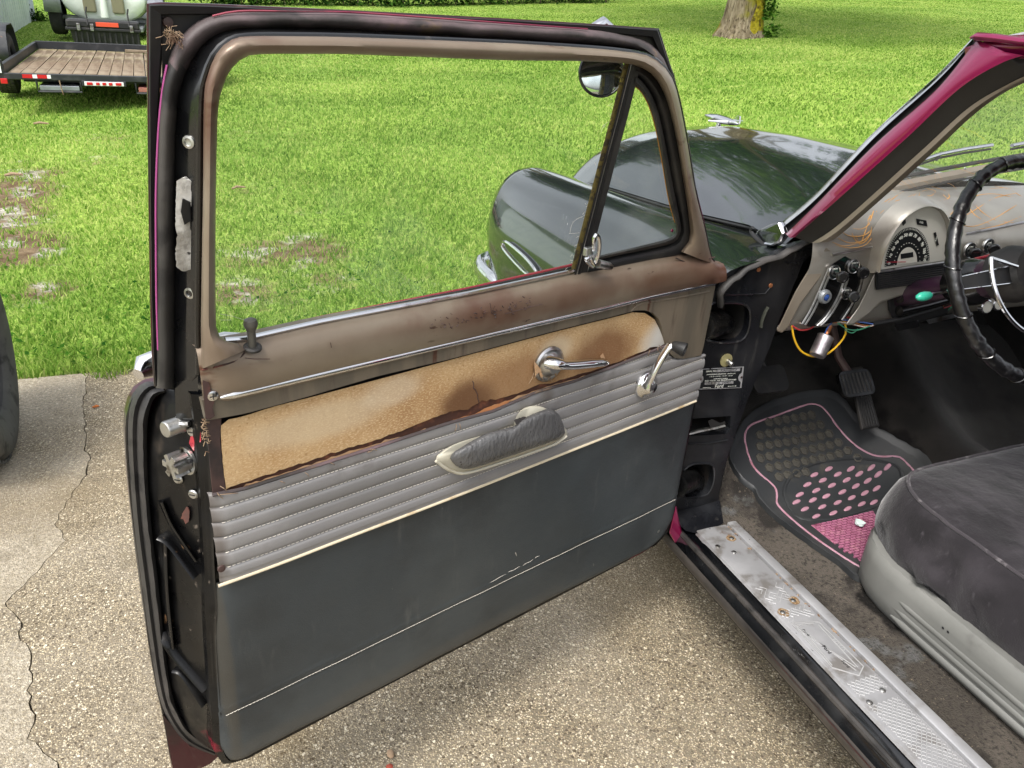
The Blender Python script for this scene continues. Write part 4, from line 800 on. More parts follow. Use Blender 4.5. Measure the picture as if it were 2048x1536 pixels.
# --- belt garnish: a rounded roll under the window, chrome bead, flat strip and hinge wing
def zline(u, pts): return float(np.interp(u, [p[0] for p in pts], [p[1] for p in pts]))
us = np.linspace(.022, 1.089, 70); rows = []
sill_px = [(1431, 527), (1420, 516), (1380, 508), (1307, 518), (1190, 541), (1150, 546), (940, 590), (640, 646), (490, 680), (450, 686), (404, 694)]
sl_ = sorted([(dw(x, y, .004).x, dw(x, y, .004).z) for x, y in sill_px]); 
for k, (w, dz) in enumerate(((-.03, -.004), (-.004, 0), (.010, -.002), (.020, -.012), (.0245, -.03), (.024, -.05), (.019, -.066), (.012, -.0)) ):
    r = []
    for u in us:
        top = min(zline(u, sl_), 1.085); zc = 1.004
        z = top + dz if k < 7 else zc+.001
        if k < 7: z = max(z, zc+.004)
        fl_k = 1-.75*max(0, min(1, (u-1.045)/.044))**1.5; r.append((u, w*fl_k if w > 0 else w, z))
    rows.append(r)
D(MB().loft(rows), 'belt_garnish', bronze, ang=60)
strip_px_b = [(412, 840), (490, 826), (615, 792), (752, 752), (900, 717), (1112, 660), (1225, 632), (1275, 619), (1290, 620), (1310, 627), (1318, 640), (1325, 660), (1332, 688), (1338, 708), (1352, 718), (1375, 716), (1402, 710), (1416, 640), (1429, 572)]
top_l = [dw(x, y, .012) for x, y in lin([(1429, 566), (1000, 664), (437, 796), (405, 802)], 30)]
sb_ = [dw(x, y, .008) for x, y in lin(strip_px_b, 70)]
poly = [(p.x, p.z) for p in sb_] + [(p.x, p.z) for p in top_l]
D(MB().prism([(a, .010, b) for a, b in poly], [(a, -.002, b) for a, b in poly]), 'lower_garnish_strip', bronze_dirty, smooth=False, bevel=.003)
cl = [dw(x, y, .014) for x, y in lin([(440, 796), (470, 788), (700, 734), (1000, 664), (1200, 618), (1300, 593), (1428, 566)], 40)]
D(MB().tube(cl, [.0022]+[.0060]*3+[.0056]*36, 10), 'chrome_bead', chrome)
# raised rib that outlines the wing
D(MB().tube([dw(x, y, .0105) for x, y in cr([(1262, 622), (1276, 609), (1300, 604), (1360, 594), (1418, 583)], 20)], .0022, 6), 'wing_rib', bronze_dirty)
# seam where the frame garnish overlaps the belt
D(MB().tube([dw(x, y, .020 if i > 3 else .010) for i, (x, y) in enumerate(cr([(404, 740), (440, 732), (470, 722), (487, 708), (492, 694)], 16))], .0012, 6), 'garnish_seam', rust)
D(MB().tube([dw(x, y, .016) for x, y in cr([(1352, 516), (1372, 524), (1392, 524), (1430, 514)], 14)], .0012, 6), 'garnish_seam', rust)
ss = dw(425, 791, .012); so_ = D(MB().lathe([(.0075, 0), (.007, .002), (.003, .0035), (0, .003)], ss, (0, 1, 0), 14), 'trim_screw', chrome)
for rt_ in (0, 1): MB().box(ss+V((0, .0033, 0)), (.009 if rt_ else .0012, .001, .0012 if rt_ else .009)).build('screw_slot', blackmatt, so_, smooth=False)
rs = [(405, 760), (418, 765), (421, 780), (430, 800), (425, 815), (430, 832), (420, 839), (411, 838)]
D(MB().prism([dw(x, y, .0135) for x, y in rs], [dw(x, y, .009) for x, y in rs]), 'rust_patch', rust, smooth=False)
# scratches in the paint
sc = MB()
for px in ([(490, 716), (510, 718), (540, 718)], [(661, 685), (663, 695)], [(980, 606), (983, 625), (990, 612)], [(1010, 628), (1060, 614), (1085, 608)]):
    sc.tube([dw(x, y, .0265) for x, y in px], .0006, 4)
for i in range(70):
    t = random.random(); x = 860+220*t+random.gauss(0, 12); y = 655-.235*(x-860)+random.gauss(0, 7)
    p = dw(x, y, .0262); sc.tube([p, p+V((random.uniform(-.006, .006), 0, random.uniform(-.003, .004)))], random.uniform(.0004, .001), 4)
D(sc, 'paint_scratches', rust, kind='stuff')

# --- glass, run channels, vent window
gp = [(436, 682), (430, 640), (430, 400), (434, 225), (447, 165), (470, 126), (510, 105), (700, 105), (1000, 116), (1200, 121), (1262, 126), (1150, 549), (940, 592), (640, 649), (490, 684)]
gl = [up(x, y, -.020) for x, y in gp]
D(MB().prism(gl, [p-V((0, .004, 0)) for p in gl]), 'door_glass', door_glass, smooth=False)
D(MB().tube([dw(x, y, .004) for x, y in ((450, 680), (490, 677), (640, 643), (940, 586), (1148, 541))], .0036, 8), 'belt_chrome', chrome)
D(MB().tube([dw(x, y, -.034) for x, y in ((470, 674), (640, 636), (940, 577), (1148, 530))], .0035, 8), 'outer_belt_edge', redline)
D(MB().tube([dw(x, y, -.022) for x, y in ((470, 678), (640, 640), (940, 582), (1148, 536))], .004, 6), 'belt_felt', blackmatt)
# division bar
def bar(x0, x1, w0, w1, mat, name, parent=None):
    pts = [(1262, 124), (1235, 232), (1210, 325), (1183, 430), (1152, 549)]
    return D(MB().loft([[up(x+x0, y, w0) for x, y in pts], [up(x+x0, y, w1) for x, y in pts], [up(x+x1, y, w1) for x, y in pts], [up(x+x1, y, w0) for x, y in pts]], close_v=True, cap=False), name, mat, parent, smooth=False, bevel=.0012)
bar(-13, -2, -.024, -.012, moss, 'mossy_channel'); db = bar(-3, 9, -.026, -.006, blackmatt, 'division_bar'); bar(9, 21, -.026, -.010, rubber, 'division_seal'); bar(1, 3, -.007, -.0045, chrome_dull, 'bar_highlight', db)
# seals of the vent pane
vs_o = [(1273, 140), (1290, 150), (1310, 172), (1325, 200), (1338, 235), (1352, 300), (1366, 380), (1377, 452), (1374, 478), (1358, 500), (1300, 515), (1240, 528), (1176, 544)]
vs_m = [(1272, 152), (1285, 163), (1300, 184), (1312, 210), (1322, 245), (1335, 310), (1350, 390), (1362, 452), (1359, 470), (1346, 486), (1290, 500), (1230, 512), (1180, 526)]
vs_i = [(1270, 172), (1280, 180), (1292, 198), (1302, 222), (1312, 258), (1324, 320), (1338, 400), (1352, 452), (1350, 466), (1338, 477), (1285, 491), (1230, 504), (1184, 515)]
vo_r, vm_r, vi_r = cr(vs_o, 50), cr(vs_m, 50), cr(vs_i, 50)
D(MB().loft([mixrow(vo_r, vm_r, -.9, -.016), mixrow(vo_r, vm_r, .1, -.008), mixrow(vo_r, vm_r, .6, -.012), mixrow(vo_r, vm_r, 1, -.022)]), 'vent_rubber', blackmatt, ang=60)
D(MB().loft([mixrow(vm_r, vi_r, 0, -.022), mixrow(vm_r, vi_r, .1, -.008), mixrow(vm_r, vi_r, .6, -.006), mixrow(vm_r, vi_r, 1, -.012), mixrow(vm_r, vi_r, 1.02, -.022)]), 'vent_frame', rubber, ang=60)
D(MB().tube([up(x, y, -.014) for x, y in vi_r[:30]], .0014, 6), 'amber_sealant', amberseal)
vg = [up(x, y, -.016) for x, y in [(1274, 170), (1284, 180), (1296, 200), (1306, 226), (1316, 262), (1328, 322), (1342, 402), (1355, 452), (1353, 468), (1340, 480), (1285, 494), (1180, 520), (1215, 395), (1245, 285)]]
D(MB().prism(vg, [p-V((0, .004, 0)) for p in vg]), 'vent_glass', vent_glass, smooth=False)
for x, y in ((1344, 461), (1348, 474)): D(MB().lathe([(.0035, 0), (.003, .001), (0, .0015)], up(x, y, -.0148), (0, 1, 0), 8), 'paint_spot', magenta)
# hairline scratches and chips on the glass edge
gs = MB()
for px in ([(1140, 466), (1144, 448), (1154, 438), (1166, 433)], [(1138, 467), (1160, 466)], [(1222, 242), (1208, 250), (1202, 266)], [(1216, 212), (1226, 206)], [(440, 628), (470, 634), (510, 648)], [(440, 640), (462, 640)]): gs.tube([up(x, y, -.0185) for x, y in cr(px, 10)], .00022, 4)
for i in range(40):
    t = random.random(); x, y = 1262-110*t-14+random.gauss(0, 3), 126+420*t; p = up(x, y, -.018); a = random.uniform(0, 6.28); gs.tube([p, p+V((.006*math.cos(a), 0, .006*math.sin(a)))], .00025, 4)
D(gs, 'glass_scratches', thread, kind='stuff')
# vent latch
vl = MB(); b0 = up(1190, 516, .0); 
D(MB().lathe([(.0105, -.012), (.0105, .004), (.0085, .008), (0, .0085)], b0+V((.012, .004, .002)), (.4, .9, 0), 14), 'vent_latch_boss', chrome_dull)
D(MB().tube([b0+V((.004, .012, -.006)), b0+V((-.022, .013, -.014)), b0+V((-.03, .013, -.017))], [.008, .0075, .005], 10), 'vent_latch_stem', chrome_dull)
D(MB().tube([up(x, y, .018) for x, y in cr([(1186, 533), (1175, 524), (1172, 518), (1180, 514), (1184, 524), (1189, 528), (1196, 512), (1199, 490), (1197, 474), (1192, 470), (1188, 482), (1188, 500)], 34)], [.0036]*34, 8), 'vent_latch_lever', chrome)
D(MB().box(up(1175, 503, .002), (.014, .01, .016)), 'vent_latch_catch', zinc, smooth=False, bevel=.002)
# lock knob
lk = dw(505, 694, .019); D(MB().lathe([(.0115, 0), (.0115, .003), (.009, .0045), (.0068, .004), (0, .004)], lk+V((0, 0, -.002)), (0, .25, 1), 20), 'knob_grommet', rubber)
D(MB().lathe([(.0052, 0), (.0056, .016), (.0053, .022), (.0065, .025), (.0085, .029), (.009, .0335), (.0078, .038), (.004, .040), (0, .0403)], lk, (0, .02, 1), 20), 'lock_knob', M('dark_olive_knob', S(70, 68, 62), .4))

# --- door mirror outside the glass
mc = up(1203, 146, -.10); md_ = (CAM - (HINGE + DU*mc.x + DN*mc.y + V((0, 0, mc.z)))); ml = V((md_.dot(DU), md_.dot(DN), md_.z)).normalized(); ml = (ml + V((-.2, 0, .1))).normalized()
D(MB().lathe([(0, -.03), (.018, -.028), (.031, -.018), (.037, -.006), (.038, .0), (.0355, .003), (.034, .001), (.033, -.001)], mc, ml, 32), 'mirror_shell', blackplastic)
D(MB().lathe([(.0335, -.001), (.026, .0008), (0, .002)], mc, ml, 32), 'mirror_glass', mirrorglass)
mt = up(1214, 50, -.10); D(MB().tube([mt+V((.02, -.02, -.03)), mt+V((.012, -.012, -.004)), mt+V((-.002, -.012, .002)), mt+V((-.02, -.012, -.006)), mt+V((-.03, -.0, -.04)), mc+V((0, -.03, .0))], [.006, .009, .010, .009, .007, .006], 10), 'mirror_arm', chrome)

# --- torn fibreboard
hb_top = [(441, 852), (443, 842), (490, 832), (540, 815), (627, 793), (752, 760), (900, 720), (1112, 663), (1225, 635), (1272, 623), (1290, 626), (1308, 636), (1318, 655), (1329, 684)]
hb_bot = [(1330, 686), (1318, 692), (1300, 697), (1225, 728), (1165, 748), (1112, 763), (1080, 769), (1055, 778), (1025, 790), (1000, 796), (972, 803), (965, 800), (937, 818), (900, 823), (830, 850), (752, 881), (680, 902), (615, 923), (540, 948), (490, 964), (452, 976), (447, 940), (443, 890)]
hp_ = lin(hb_top, 40) + rag(hb_bot, 9, 1.0)
hb = MB().prism([dw(x, y, .0035) for x, y in hp_], [dw(x, y, -.001) for x, y in hp_])
D(hb, 'fibreboard', hardboard, smooth=False, bevel=.0008, seg=1)
rb = [(412, 838), (443, 836), (441, 880), (447, 940), (452, 978), (448, 992), (425, 990), (418, 920)]
D(MB().prism([dw(x, y, .004) for x, y in rb], [dw(x, y, -.004) for x, y in rb]), 'rusty_edge_strip', rust, smooth=False, bevel=.001)
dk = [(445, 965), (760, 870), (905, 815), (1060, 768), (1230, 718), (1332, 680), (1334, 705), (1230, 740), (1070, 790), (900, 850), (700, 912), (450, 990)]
D(MB().prism([dw(x, y, -.0005) for x, y in dk], [dw(x, y, -.006) for x, y in dk]), 'gap_inner_panel', M('brown_inner_panel', S(70, 44, 34), .85, 0, [(S(110, 68, 48), 30, .5, .66)]), smooth=False)  # brown inner door panel showing in the gap under the board
te_t = [(455, 981), (540, 954), (615, 930), (700, 903), (752, 888), (830, 864), (905, 840), (940, 834), (980, 813), (1010, 803), (1045, 790), (1075, 779), (1112, 769), (1165, 753), (1225, 733), (1300, 702), (1328, 690)]
te_b = [(1330, 696), (1300, 708), (1225, 738), (1150, 766), (1110, 778), (1050, 803), (987, 828), (900, 852), (752, 898), (615, 942), (490, 982), (455, 993)]
tp_ = rag(te_t, 9, 1.2) + rag(te_b, 14, .6)
D(MB().prism([dw(x, y, .0035) for x, y in tp_], [dw(x, y, 0) for x, y in tp_]), 'torn_board_lip', boardedge, smooth=False)
tp2 = rag([(905, 838), (940, 830), (1000, 806), (1020, 800), (1012, 812), (960, 832), (915, 845)], 10, 1.5)
D(MB().prism([dw(x, y, .0065) for x, y in tp2], [dw(x, y, .002) for x, y in tp2]), 'torn_board_splinter', M('orange_board_core', S(172, 116, 74), .85), smooth=False)
D(MB().tube([dw(x, y, .004) for x, y in rag([(946, 760), (948, 775), (955, 790), (958, 805)], 5, 1.5)], .0008, 4), 'board_crack', rust)
# --- pleated vinyl between the tear and the cream piping
vt_px = [(425, 990), (490, 977), (615, 937), (752, 894), (900, 845), (987, 822), (1075, 783), (1150, 762), (1225, 734), (1300, 704), (1332, 692), (1340, 712), (1356, 719), (1402, 711)]
vt = sorted([(p.x, p.z) for p in (dw(x, y, .006) for x, y in vt_px)])
pp_px = [(437, 1172), (560, 1127), (700, 1073), (900, 997), (1100, 918), (1250, 859), (1392, 802)]
pp = sorted([(p.x, p.z) for p in (dw(x, y, .008) for x, y in pp_px)])
PS = .0262; us = np.linspace(.02, 1.097, 150); rows = []; nr = 110
def pleat(u, z, zp):
    k = (z-zp)/PS; f = k-math.floor(k); e = min(f, 1-f)
    h = .0034*(1-math.exp(-(e/.075)**1.3)) + .0014*math.sin(math.pi*f) if k > .4 else .0034
    return .0045 + h + .0012*noise.noise((u*6, z*20, 1))
for j in range(nr+1):
    r = []
    for u in us:
        zt, zp = zline(u, vt), zline(u, pp); z = min(zt, zp + j*(.235/nr)); w = pleat(u, z, zp)
        ed = min(1, (zt-z)/.004) if zt-z < .004 else 1
        if zt-z < 1e-6: w = .002
        dx = -.004*max(0, (u-1.075)/.017)**2; r.append((u, w+dx, z))
    rows.append(r)
D(MB().loft(rows), 'pleated_vinyl', vinyl_mauve, ang=80)
# frayed top edge
D(MB().tube([dw(x, y, .008) for x, y in lin(vt_px[:11], 60)], .0028, 6), 'cut_vinyl_edge', rubber_pink)
fr_ = MB()
for x, y, dx, dy in ((434, 985, 12, 12), (440, 972, 14, 10), (436, 990, 40, -4), (610, 945, 8, 8), (735, 905, 10, -4), (740, 898, 14, 3), (912, 848, -2, 14), (918, 846, 3, 12), (1300, 700, -3, 12), (1316, 694, 4, 12), (1318, 690, 6, 10), (1068, 745, -10, 22), (1072, 742, -3, 14), (1085, 752, 2, 10), (1100, 745, 4, 18), (1106, 742, 6, 16), (1098, 748, -2, 14), (560, 962, 10, 4), (660, 925, 9, 5)):
    a = dw(x, y, .010); b = dw(x+dx*.5+random.uniform(-3, 3), y+dy*.5, .013); c = dw(x+dx, y+dy, .010); fr_.tube([a, b, c], .0006, 4)
for i in range(30):
    y = random.uniform(838, 905); x = 413+random.gauss(0, 3); a = dw(x+4, y, .003); L = random.uniform(3, 10); fr_.tube([a, dw(x-L*.6, y+random.uniform(-4, 4), .006), dw(x-L, y+random.uniform(-6, 8), .005)], .0006, 4)
D(fr_, 'frayed_threads', straw, kind='stuff')
# stitches in the pleats and along the lower seam
def stitches(zf, u0, u1, L, gap, w, r=.0007):
    mb = MB(); u = u0
    while u < u1:
        z0 = zf(u); z1 = zf(u+L)
        if z0 is not None and z1 is not None: mb.tube([(u, w(u, z0), z0), (u+L*.5, w(u, z0)+.0006, (z0+z1)/2), (u+L, w(u, z1), z1)], r, 4, cap=False)
        u += L+gap
    return mb
for k in range(1, 9):
    def zf(u, k=k):
        z = zline(u, pp)+k*PS; return z if z < zline(u, vt)-.004 and not (.2 < u < .0) else None
    m_ = stitches(zf, .03, 1.085, .0048, .0022, lambda u, z: .0062, .0008)
    if m_.v: D(m_, 'stitch_line', thread, kind='stuff')
D(MB().tube([dw(x, y, .0085) for x, y in cr(pp_px, 60)], .0026, 8), 'cream_piping', piping_m)
bt2 = dw(443, 1137, .012); D(MB().lathe([(.006, 0), (.0055, .0018), (0, .003)], bt2, (0, 1, 0), 12), 'trim_screw', rust)
# --- lower slate panel
lt = pp; lb_px = [(445, 1500), (457, 1527), (475, 1531), (520, 1504), (700, 1410), (1000, 1254), (1200, 1150), (1310, 1094), (1334, 1072), (1347, 1040), (1372, 905), (1391, 808)]
lb = [dw(x, y, .003) for x, y in lb_px]
le_px = [(437, 1176), (436, 1200), (438, 1240), (434, 1279), (436, 1320), (439, 1380), (441, 1430), (444, 1500)]
nu, nz_ = 110, 50; rows = []
ledge = [dw(x, y, .003) for x, y in le_px]; lz = [p.z for p in ledge][::-1]; lu = [p.x for p in ledge][::-1]
redge = [dw(x, y, .003) for x, y in ((1391, 808), (1372, 905), (1347, 1040), (1342, 1055))]; rz_ = [p.z for p in redge][::-1]; ru = [p.x for p in redge][::-1]
bz_ = sorted([(p.x, p.z) for p in lb[1:9]]); stz = [dw(445, 1430), dw(1350, 995)]
def seam_z(u): return stz[0].z + (stz[1].z-stz[0].z)*(u-stz[0].x)/(stz[1].x-stz[0].x)
for j in range(nz_+1):
    t = j/nz_; r = []
    for i in range(nu+1):
        q = i/nu; um = .02+q*1.09; zt = zline(um, pp)-.004; zb_ = zline(um, bz_); z = zt+(zb_-zt)*t
        u0 = float(np.interp(z, rz_, ru)); u1 = float(np.interp(z, lz, lu)); u = u0+(u1-u0)*q
        if z < .40: # rounded lower corners
            k = (.40-z)/.08; u = u0+.045*max(0, k)**2*(1-q)**6*1.1 + (u1-u0)*q - .02*max(0, k)**2*q**10
        w = .0050 + .0024*noise.noise((u*3, z*3, 0)) + .0012*noise.noise((u*12, z*8, 2)) - .0022*math.exp(-((z-seam_z(u))/.0025)**2) + .002*math.exp(-((z-seam_z(u)-.006)/.004)**2)
        w -= .010*max(0, (q-.97)/.03)**2 + .006*max(0, (.02-q)/.02)**2 + .008*max(0, (t-.97)/.03)**2
        r.append((u, w, z))
    rows.append(r)
D(MB().loft(rows), 'lower_vinyl', vinyl_slate, ang=80)
D(stitches(lambda u: seam_z(u)+.001, .03, 1.11, .0052, .0009, lambda u, z: .0056+.0024*noise.noise((u*3, z*3, 0))+.0012*noise.noise((u*12, z*8, 2)), .0006), 'seam_stitches', thread, kind='stuff')
sc = MB()
for a, b in (((980, 1165), (1012, 1148)), ((1016, 1145), (1040, 1133)), ((1046, 1131), (1066, 1119)), ((1070, 1116), (1079, 1111)), ((1031, 1104), (1033, 1112))): sc.tube([dw(a[0]+(b[0]-a[0])*t, a[1]+(b[1]-a[1])*t+.6*math.sin(t*7+a[0]), .0072) for t in np.linspace(0, 1, 8)], [.0002, .0004, .0005, .0003, .0005, .0004, .0003, .0002], 4)
D(sc, 'scuff_mark', thread, kind='stuff')
D(MB().lathe([(.006, 0), (.0055, .0018), (0, .003)], dw(1316, 1062, .004), (0, 1, 0), 12), 'trim_screw', zinc)

# --- armrest
ab_o = [(871, 921), (880, 906), (905, 890), (945, 876), (1000, 862), (1028, 850), (1034, 830), (1048, 816), (1072, 811), (1096, 819), (1110, 834), (1124, 850), (1134, 862), (1132, 876), (1100, 892), (1030, 916), (960, 940), (930, 946), (900, 940)]
abr = cr(ab_o, 60, True); cxy = (1015, 885)
def sc_(s, w): return [dw(cxy[0]+(x-cxy[0])*s, cxy[1]+(y-cxy[1])*s, w) for x, y in abr]
D(MB().loft([sc_(1.0, .002), sc_(1.0, .010), sc_(.985, .016), sc_(.94, .019), sc_(.6, .020)], close_u=True, cap=True), 'armrest_base', armbase_m, ang=60)
ap_o = [(900, 917), (905, 906), (915, 899), (945, 881), (975, 866), (1010, 857), (1032, 850), (1048, 836), (1075, 824), (1098, 817), (1110, 822), (1121, 834), (1130, 862), (1126, 873), (1100, 885), (1030, 909), (965, 931), (935, 938), (915, 934)]
apr = cr(ap_o, 60, True); cxa = (1015, 890)
def sa_(s, w, dy=0): return [dw(cxa[0]+(x-cxa[0])*s, cxa[1]+dy+(y-cxa[1])*s, w) for x, y in apr]
D(MB().loft([sa_(1.0, .016), sa_(1.0, .028), sa_(.98, .036), sa_(.93, .042), sa_(.8, .047), sa_(.5, .050), sa_(.2, .051)], close_u=True, cap=True), 'armrest_pad', armpad, ang=70)
tl = rag([(1028, 840), (1036, 838), (1048, 832), (1052, 836), (1046, 848), (1044, 856), (1034, 852)], 3, 1.0)
D(MB().prism([dw(x, y, .040) for x, y in tl], [dw(x, y, .024) for x, y in tl]), 'torn_pad_flap', M('torn_foam_edge', S(60, 56, 55), .7, 0, [(S(150, 146, 140), 120, .6, .66)]), smooth=False)
D(MB().tube([dw(x, y, .028) for x, y in cr([(872, 922), (900, 941), (932, 946), (1000, 926), (1100, 892), (1133, 872)], 30)], .0028, 6), 'armrest_rim', armbase_m)

# --- inside door handle
c = dw(1096, 727, .004); hx = V((0, 1, 0))
D(MB().lathe([(.034, 0), (.034, .004), (.030, .007), (.026, .0065), (.022, .009), (.016, .016), (.012, .02), (0, .021)], c, hx, 32), 'handle_escutcheon', chrome_dull)
hl = [dw(x, y, w) for x, y, w in ((1096, 724, .022), (1112, 727, .034), (1135, 730, .036), (1165, 728, .034), (1195, 725, .034), (1217, 724, .030))]
hc = cr([tuple(p) for p in hl], 24); D(MB().tube(hc, [.0160, .0158, .0150, .0138, .0126]+[.0112]*12+[.0102]*4+[.009, .007, .003], 12, flat=.75), 'door_handle', chrome)
for px in ([(1068, 722), (1070, 752), (1078, 745), (1082, 756), (1090, 748)], [(1098, 755), (1106, 742), (1112, 754), (1114, 740)], [(1200, 712), (1206, 706), (1212, 722), (1206, 724)]):
    D(MB().prism([dw(x, y, .012) for x, y in px], [dw(x, y, .003) for x, y in px]), 'torn_board_flap', boardedge, smooth=False)
# --- window crank
c = dw(1294, 770, .014)
D(MB().lathe([(.030, -.006), (.030, 0), (.027, .004), (.020, .007), (.016, .012), (.011, .018), (0, .0195)], c, hx, 28), 'crank_escutcheon', chrome)
ch = [dw(x, y, w) for x, y, w in ((1293, 776, .030), (1304, 752, .036), (1318, 725, .040), (1332, 702, .044), (1344, 688, .048))]
D(MB().tube(cr([tuple(p) for p in ch], 18), [.0125, .0115]+[.0085]*11+[.008, .0078, .0085, .009, .006], 12, flat=.7), 'crank_arm', chrome)
kc = dw(1347, 691, .050); D(MB().lathe([(.007, -.004), (.010, 0), (.0125, .012), (.0145, .022), (.014, .025), (.011, .0245), (.0105, .0225), (0, .0225)], kc, V((-.35, .85, -.12)), 20), 'crank_knob', blackmatt)

# ------------------------------------------------------------------ body: hood, fender, cowl, pillars, roof
def B(mb, name, mat, parent=None, **k): return mb.build(name, mat, parent or car, **k)
def interp_rows(rows, n):
    """smooth extra rows between the given ones"""
    A = np.array(rows, float); m = len(A); out = []
    for c in range(A.shape[1]): out.append(np.array(cr([tuple(p) for p in A[:, c]], n)))
    return [[tuple(out[c][i]) for c in range(A.shape[1])] for i in range(n)]
def seamz(y): return float(np.interp(y, [.0, .24, .53, 1.1, 1.5, 1.7], [1.055, 1.035, 1.0, .955, .90, .80]))
sec = {.035: [(-.60, 1.045), (-.66, 1.036), (-.74, 1.024), (-.82, 1.004), (-.868, .955), (-.892, .86), (-.90, .72), (-.895, .5), (-.87, .30)],
       .5: [(-.60, .997), (-.645, 1.000), (-.705, .998), (-.775, .972), (-.838, .918), (-.882, .838), (-.904, .73), (-.902, .5), (-.875, .30)],
       1.0: [(-.60, .958), (-.64, .970), (-.70, .973), (-.77, .952), (-.835, .902), (-.882, .825), (-.906, .72), (-.902, .5), (-.875, .30)],
       1.28: [(-.58, .935), (-.635, .954), (-.70, .958), (-.77, .938), (-.835, .888), (-.880, .812), (-.903, .71), (-.897, .5), (-.872, .32)],
       1.46: [(-.57, .915), (-.625, .938), (-.69, .946), (-.76, .928), (-.822, .880), (-.865, .805), (-.888, .70), (-.880, .52), (-.855, .36)]}
fr_rows = [[(x, y - (max(0, .95-z)*.42 if y > 1.4 else (max(0, .95-z)*.2 if y > 1.2 else 0)), z) for x, z in s_] for y, s_ in sec.items()]
dense = [[tuple(q) for q in cr(r, 40)] for r in fr_rows]; dense = interp_rows(dense, 40)
last = dense[-1]; cxl = (-.72, 1.36, .77)
lip = [tuple(cxl[k]+(p[k]-cxl[k])*.95 + (.012 if k == 1 else 0) for k in range(3)) for p in last]; lip2 = [tuple(cxl[k]+(p[k]-cxl[k])*.9 - (.03 if k == 1 else 0) for k in range(3)) for p in last]
fender = B(MB().loft(dense+[lip, lip2]), 'front_fender', blackcar, ang=50)
mir = MB().loft([[(-p[0], p[1], p[2]) for p in r] for r in dense+[lip, lip2]]); B(mir, 'front_fender', blackcar, ang=50)
for s in (-1, 1):
    h = B(MB().lathe([(.0, .02), (.05, .016), (.085, -.004), (.095, -.02)], (s*.72, 1.36, .79), (0, 1, 0), 32), 'headlight', glass_mat('headlamp_glass', (.95, .95, .95, 1), .05) if s < 0 else bpy.data.materials['headlamp_glass'])
    MB().lathe([(.12, -.05), (.118, .0), (.1, .012), (.095, .0), (.092, -.03), (0, -.06)], (s*.72, 1.36, .79), (0, 1, 0), 32).build('headlight_bezel', chrome, h)
# hood
ysv = np.linspace(.22, 1.66, 44); rows = []
for y in ysv:
    zs = seamz(y)+.004; zc = float(np.interp(y, [.2, .5, .9, 1.2, 1.4, 1.54, 1.62, 1.67], [1.150, 1.152, 1.148, 1.130, 1.102, 1.055, .98, .90])); hw = float(np.interp(y, [.2, 1.2, 1.5, 1.66], [.592, .592, .57, .52])); r = []
    for x in np.linspace(-1, 1, 41):
        q = abs(x); z = zs + (max(zc, zs+.01)-zs)*(1-q**2.8) + .008*math.exp(-(x/.12)**2)
        sh = .025*max(0, 1-((q-.55)/.2)**2) if y > .3 else 0
        r.append((x*hw, y - .16*q**3*(y > 1.1)*(y-1.1)/.5 - (.10*q*q if y < .3 else 0)*(.3-y)/.08*0, z))
    rows.append(r)
hood = B(MB().loft(rows), 'hood', blackcar, ang=60)
for s in (-1, 1):
    B(MB().tube([(s*(float(np.interp(y, [.2, 1.1, 1.4, 1.66], [.592, .592, .56, .44]))+.004), y, seamz(y)-.002) for y in ysv[:-6]], .004, 6), 'hood_gap', blackmatt)
# ornament: a small winged jet
oc = (0, 1.42, 1.094); oy = on_plane(1446, 240, oc, V((0, 1, 0))); ob = MB()
ox = oy.x; oz = oy.z
prof = [(.0, -.11), (.006, -.10), (.012, -.06), (.016, -.01), (.017, .04), (.012, .09), (.004, .125), (0, .13)]
orn = B(MB().lathe(prof, (ox, 1.42, oz), (0, 1, .0), 16), 'hood_ornament', chrome)
MB().prism([(ox-.085, 1.40, oz+.002), (ox-.02, 1.45, oz+.006), (ox+.02, 1.45, oz+.006), (ox+.085, 1.40, oz+.002), (ox+.02, 1.36, oz+.006), (ox-.02, 1.36, oz+.006)], [(ox-.085, 1.40, oz-.004), (ox-.02, 1.45, oz-.006), (ox+.02, 1.45, oz-.006), (ox+.085, 1.40, oz-.004), (ox+.02, 1.36, oz-.006), (ox-.02, 1.36, oz-.006)]).build('wing', chrome, orn, smooth=False, bevel=.002)
MB().prism([(ox-.004, 1.31, oz+.002), (ox-.004, 1.36, oz+.005), (ox-.004, 1.33, oz+.03), (ox-.004, 1.315, oz+.03)], [(ox+.004, 1.31, oz+.002), (ox+.004, 1.36, oz+.005), (ox+.004, 1.33, oz+.03), (ox+.004, 1.315, oz+.03)]).build('tail_fin', chrome, orn, smooth=False, bevel=.001)
MB().tube([(ox, 1.44, oz-.01), (ox, 1.45, oz-.05)], [.008, .014], 10).build('pedestal', chrome, orn)
# front end below the hood, bumper
B(MB().box((0, 1.25, .66), (1.22, .36, .5)), 'grille_panel', blackmatt, smooth=False, bevel=.05, seg=4)
bmp = [(-.89, 1.19, .57), (-.90, 1.26, .572), (-.90, 1.36, .576), (-.86, 1.45, .585), (-.6, 1.55, .585), (0, 1.60, .585), (.6, 1.55, .585), (.86, 1.45, .585), (.90, 1.36, .576), (.915, 1.26, .572), (.905, 1.17, .57)]
B(MB().tube(cr(bmp, 60), [.015]+[.025]*58+[.015], 12, flat=1.6), 'front_bumper', chrome)
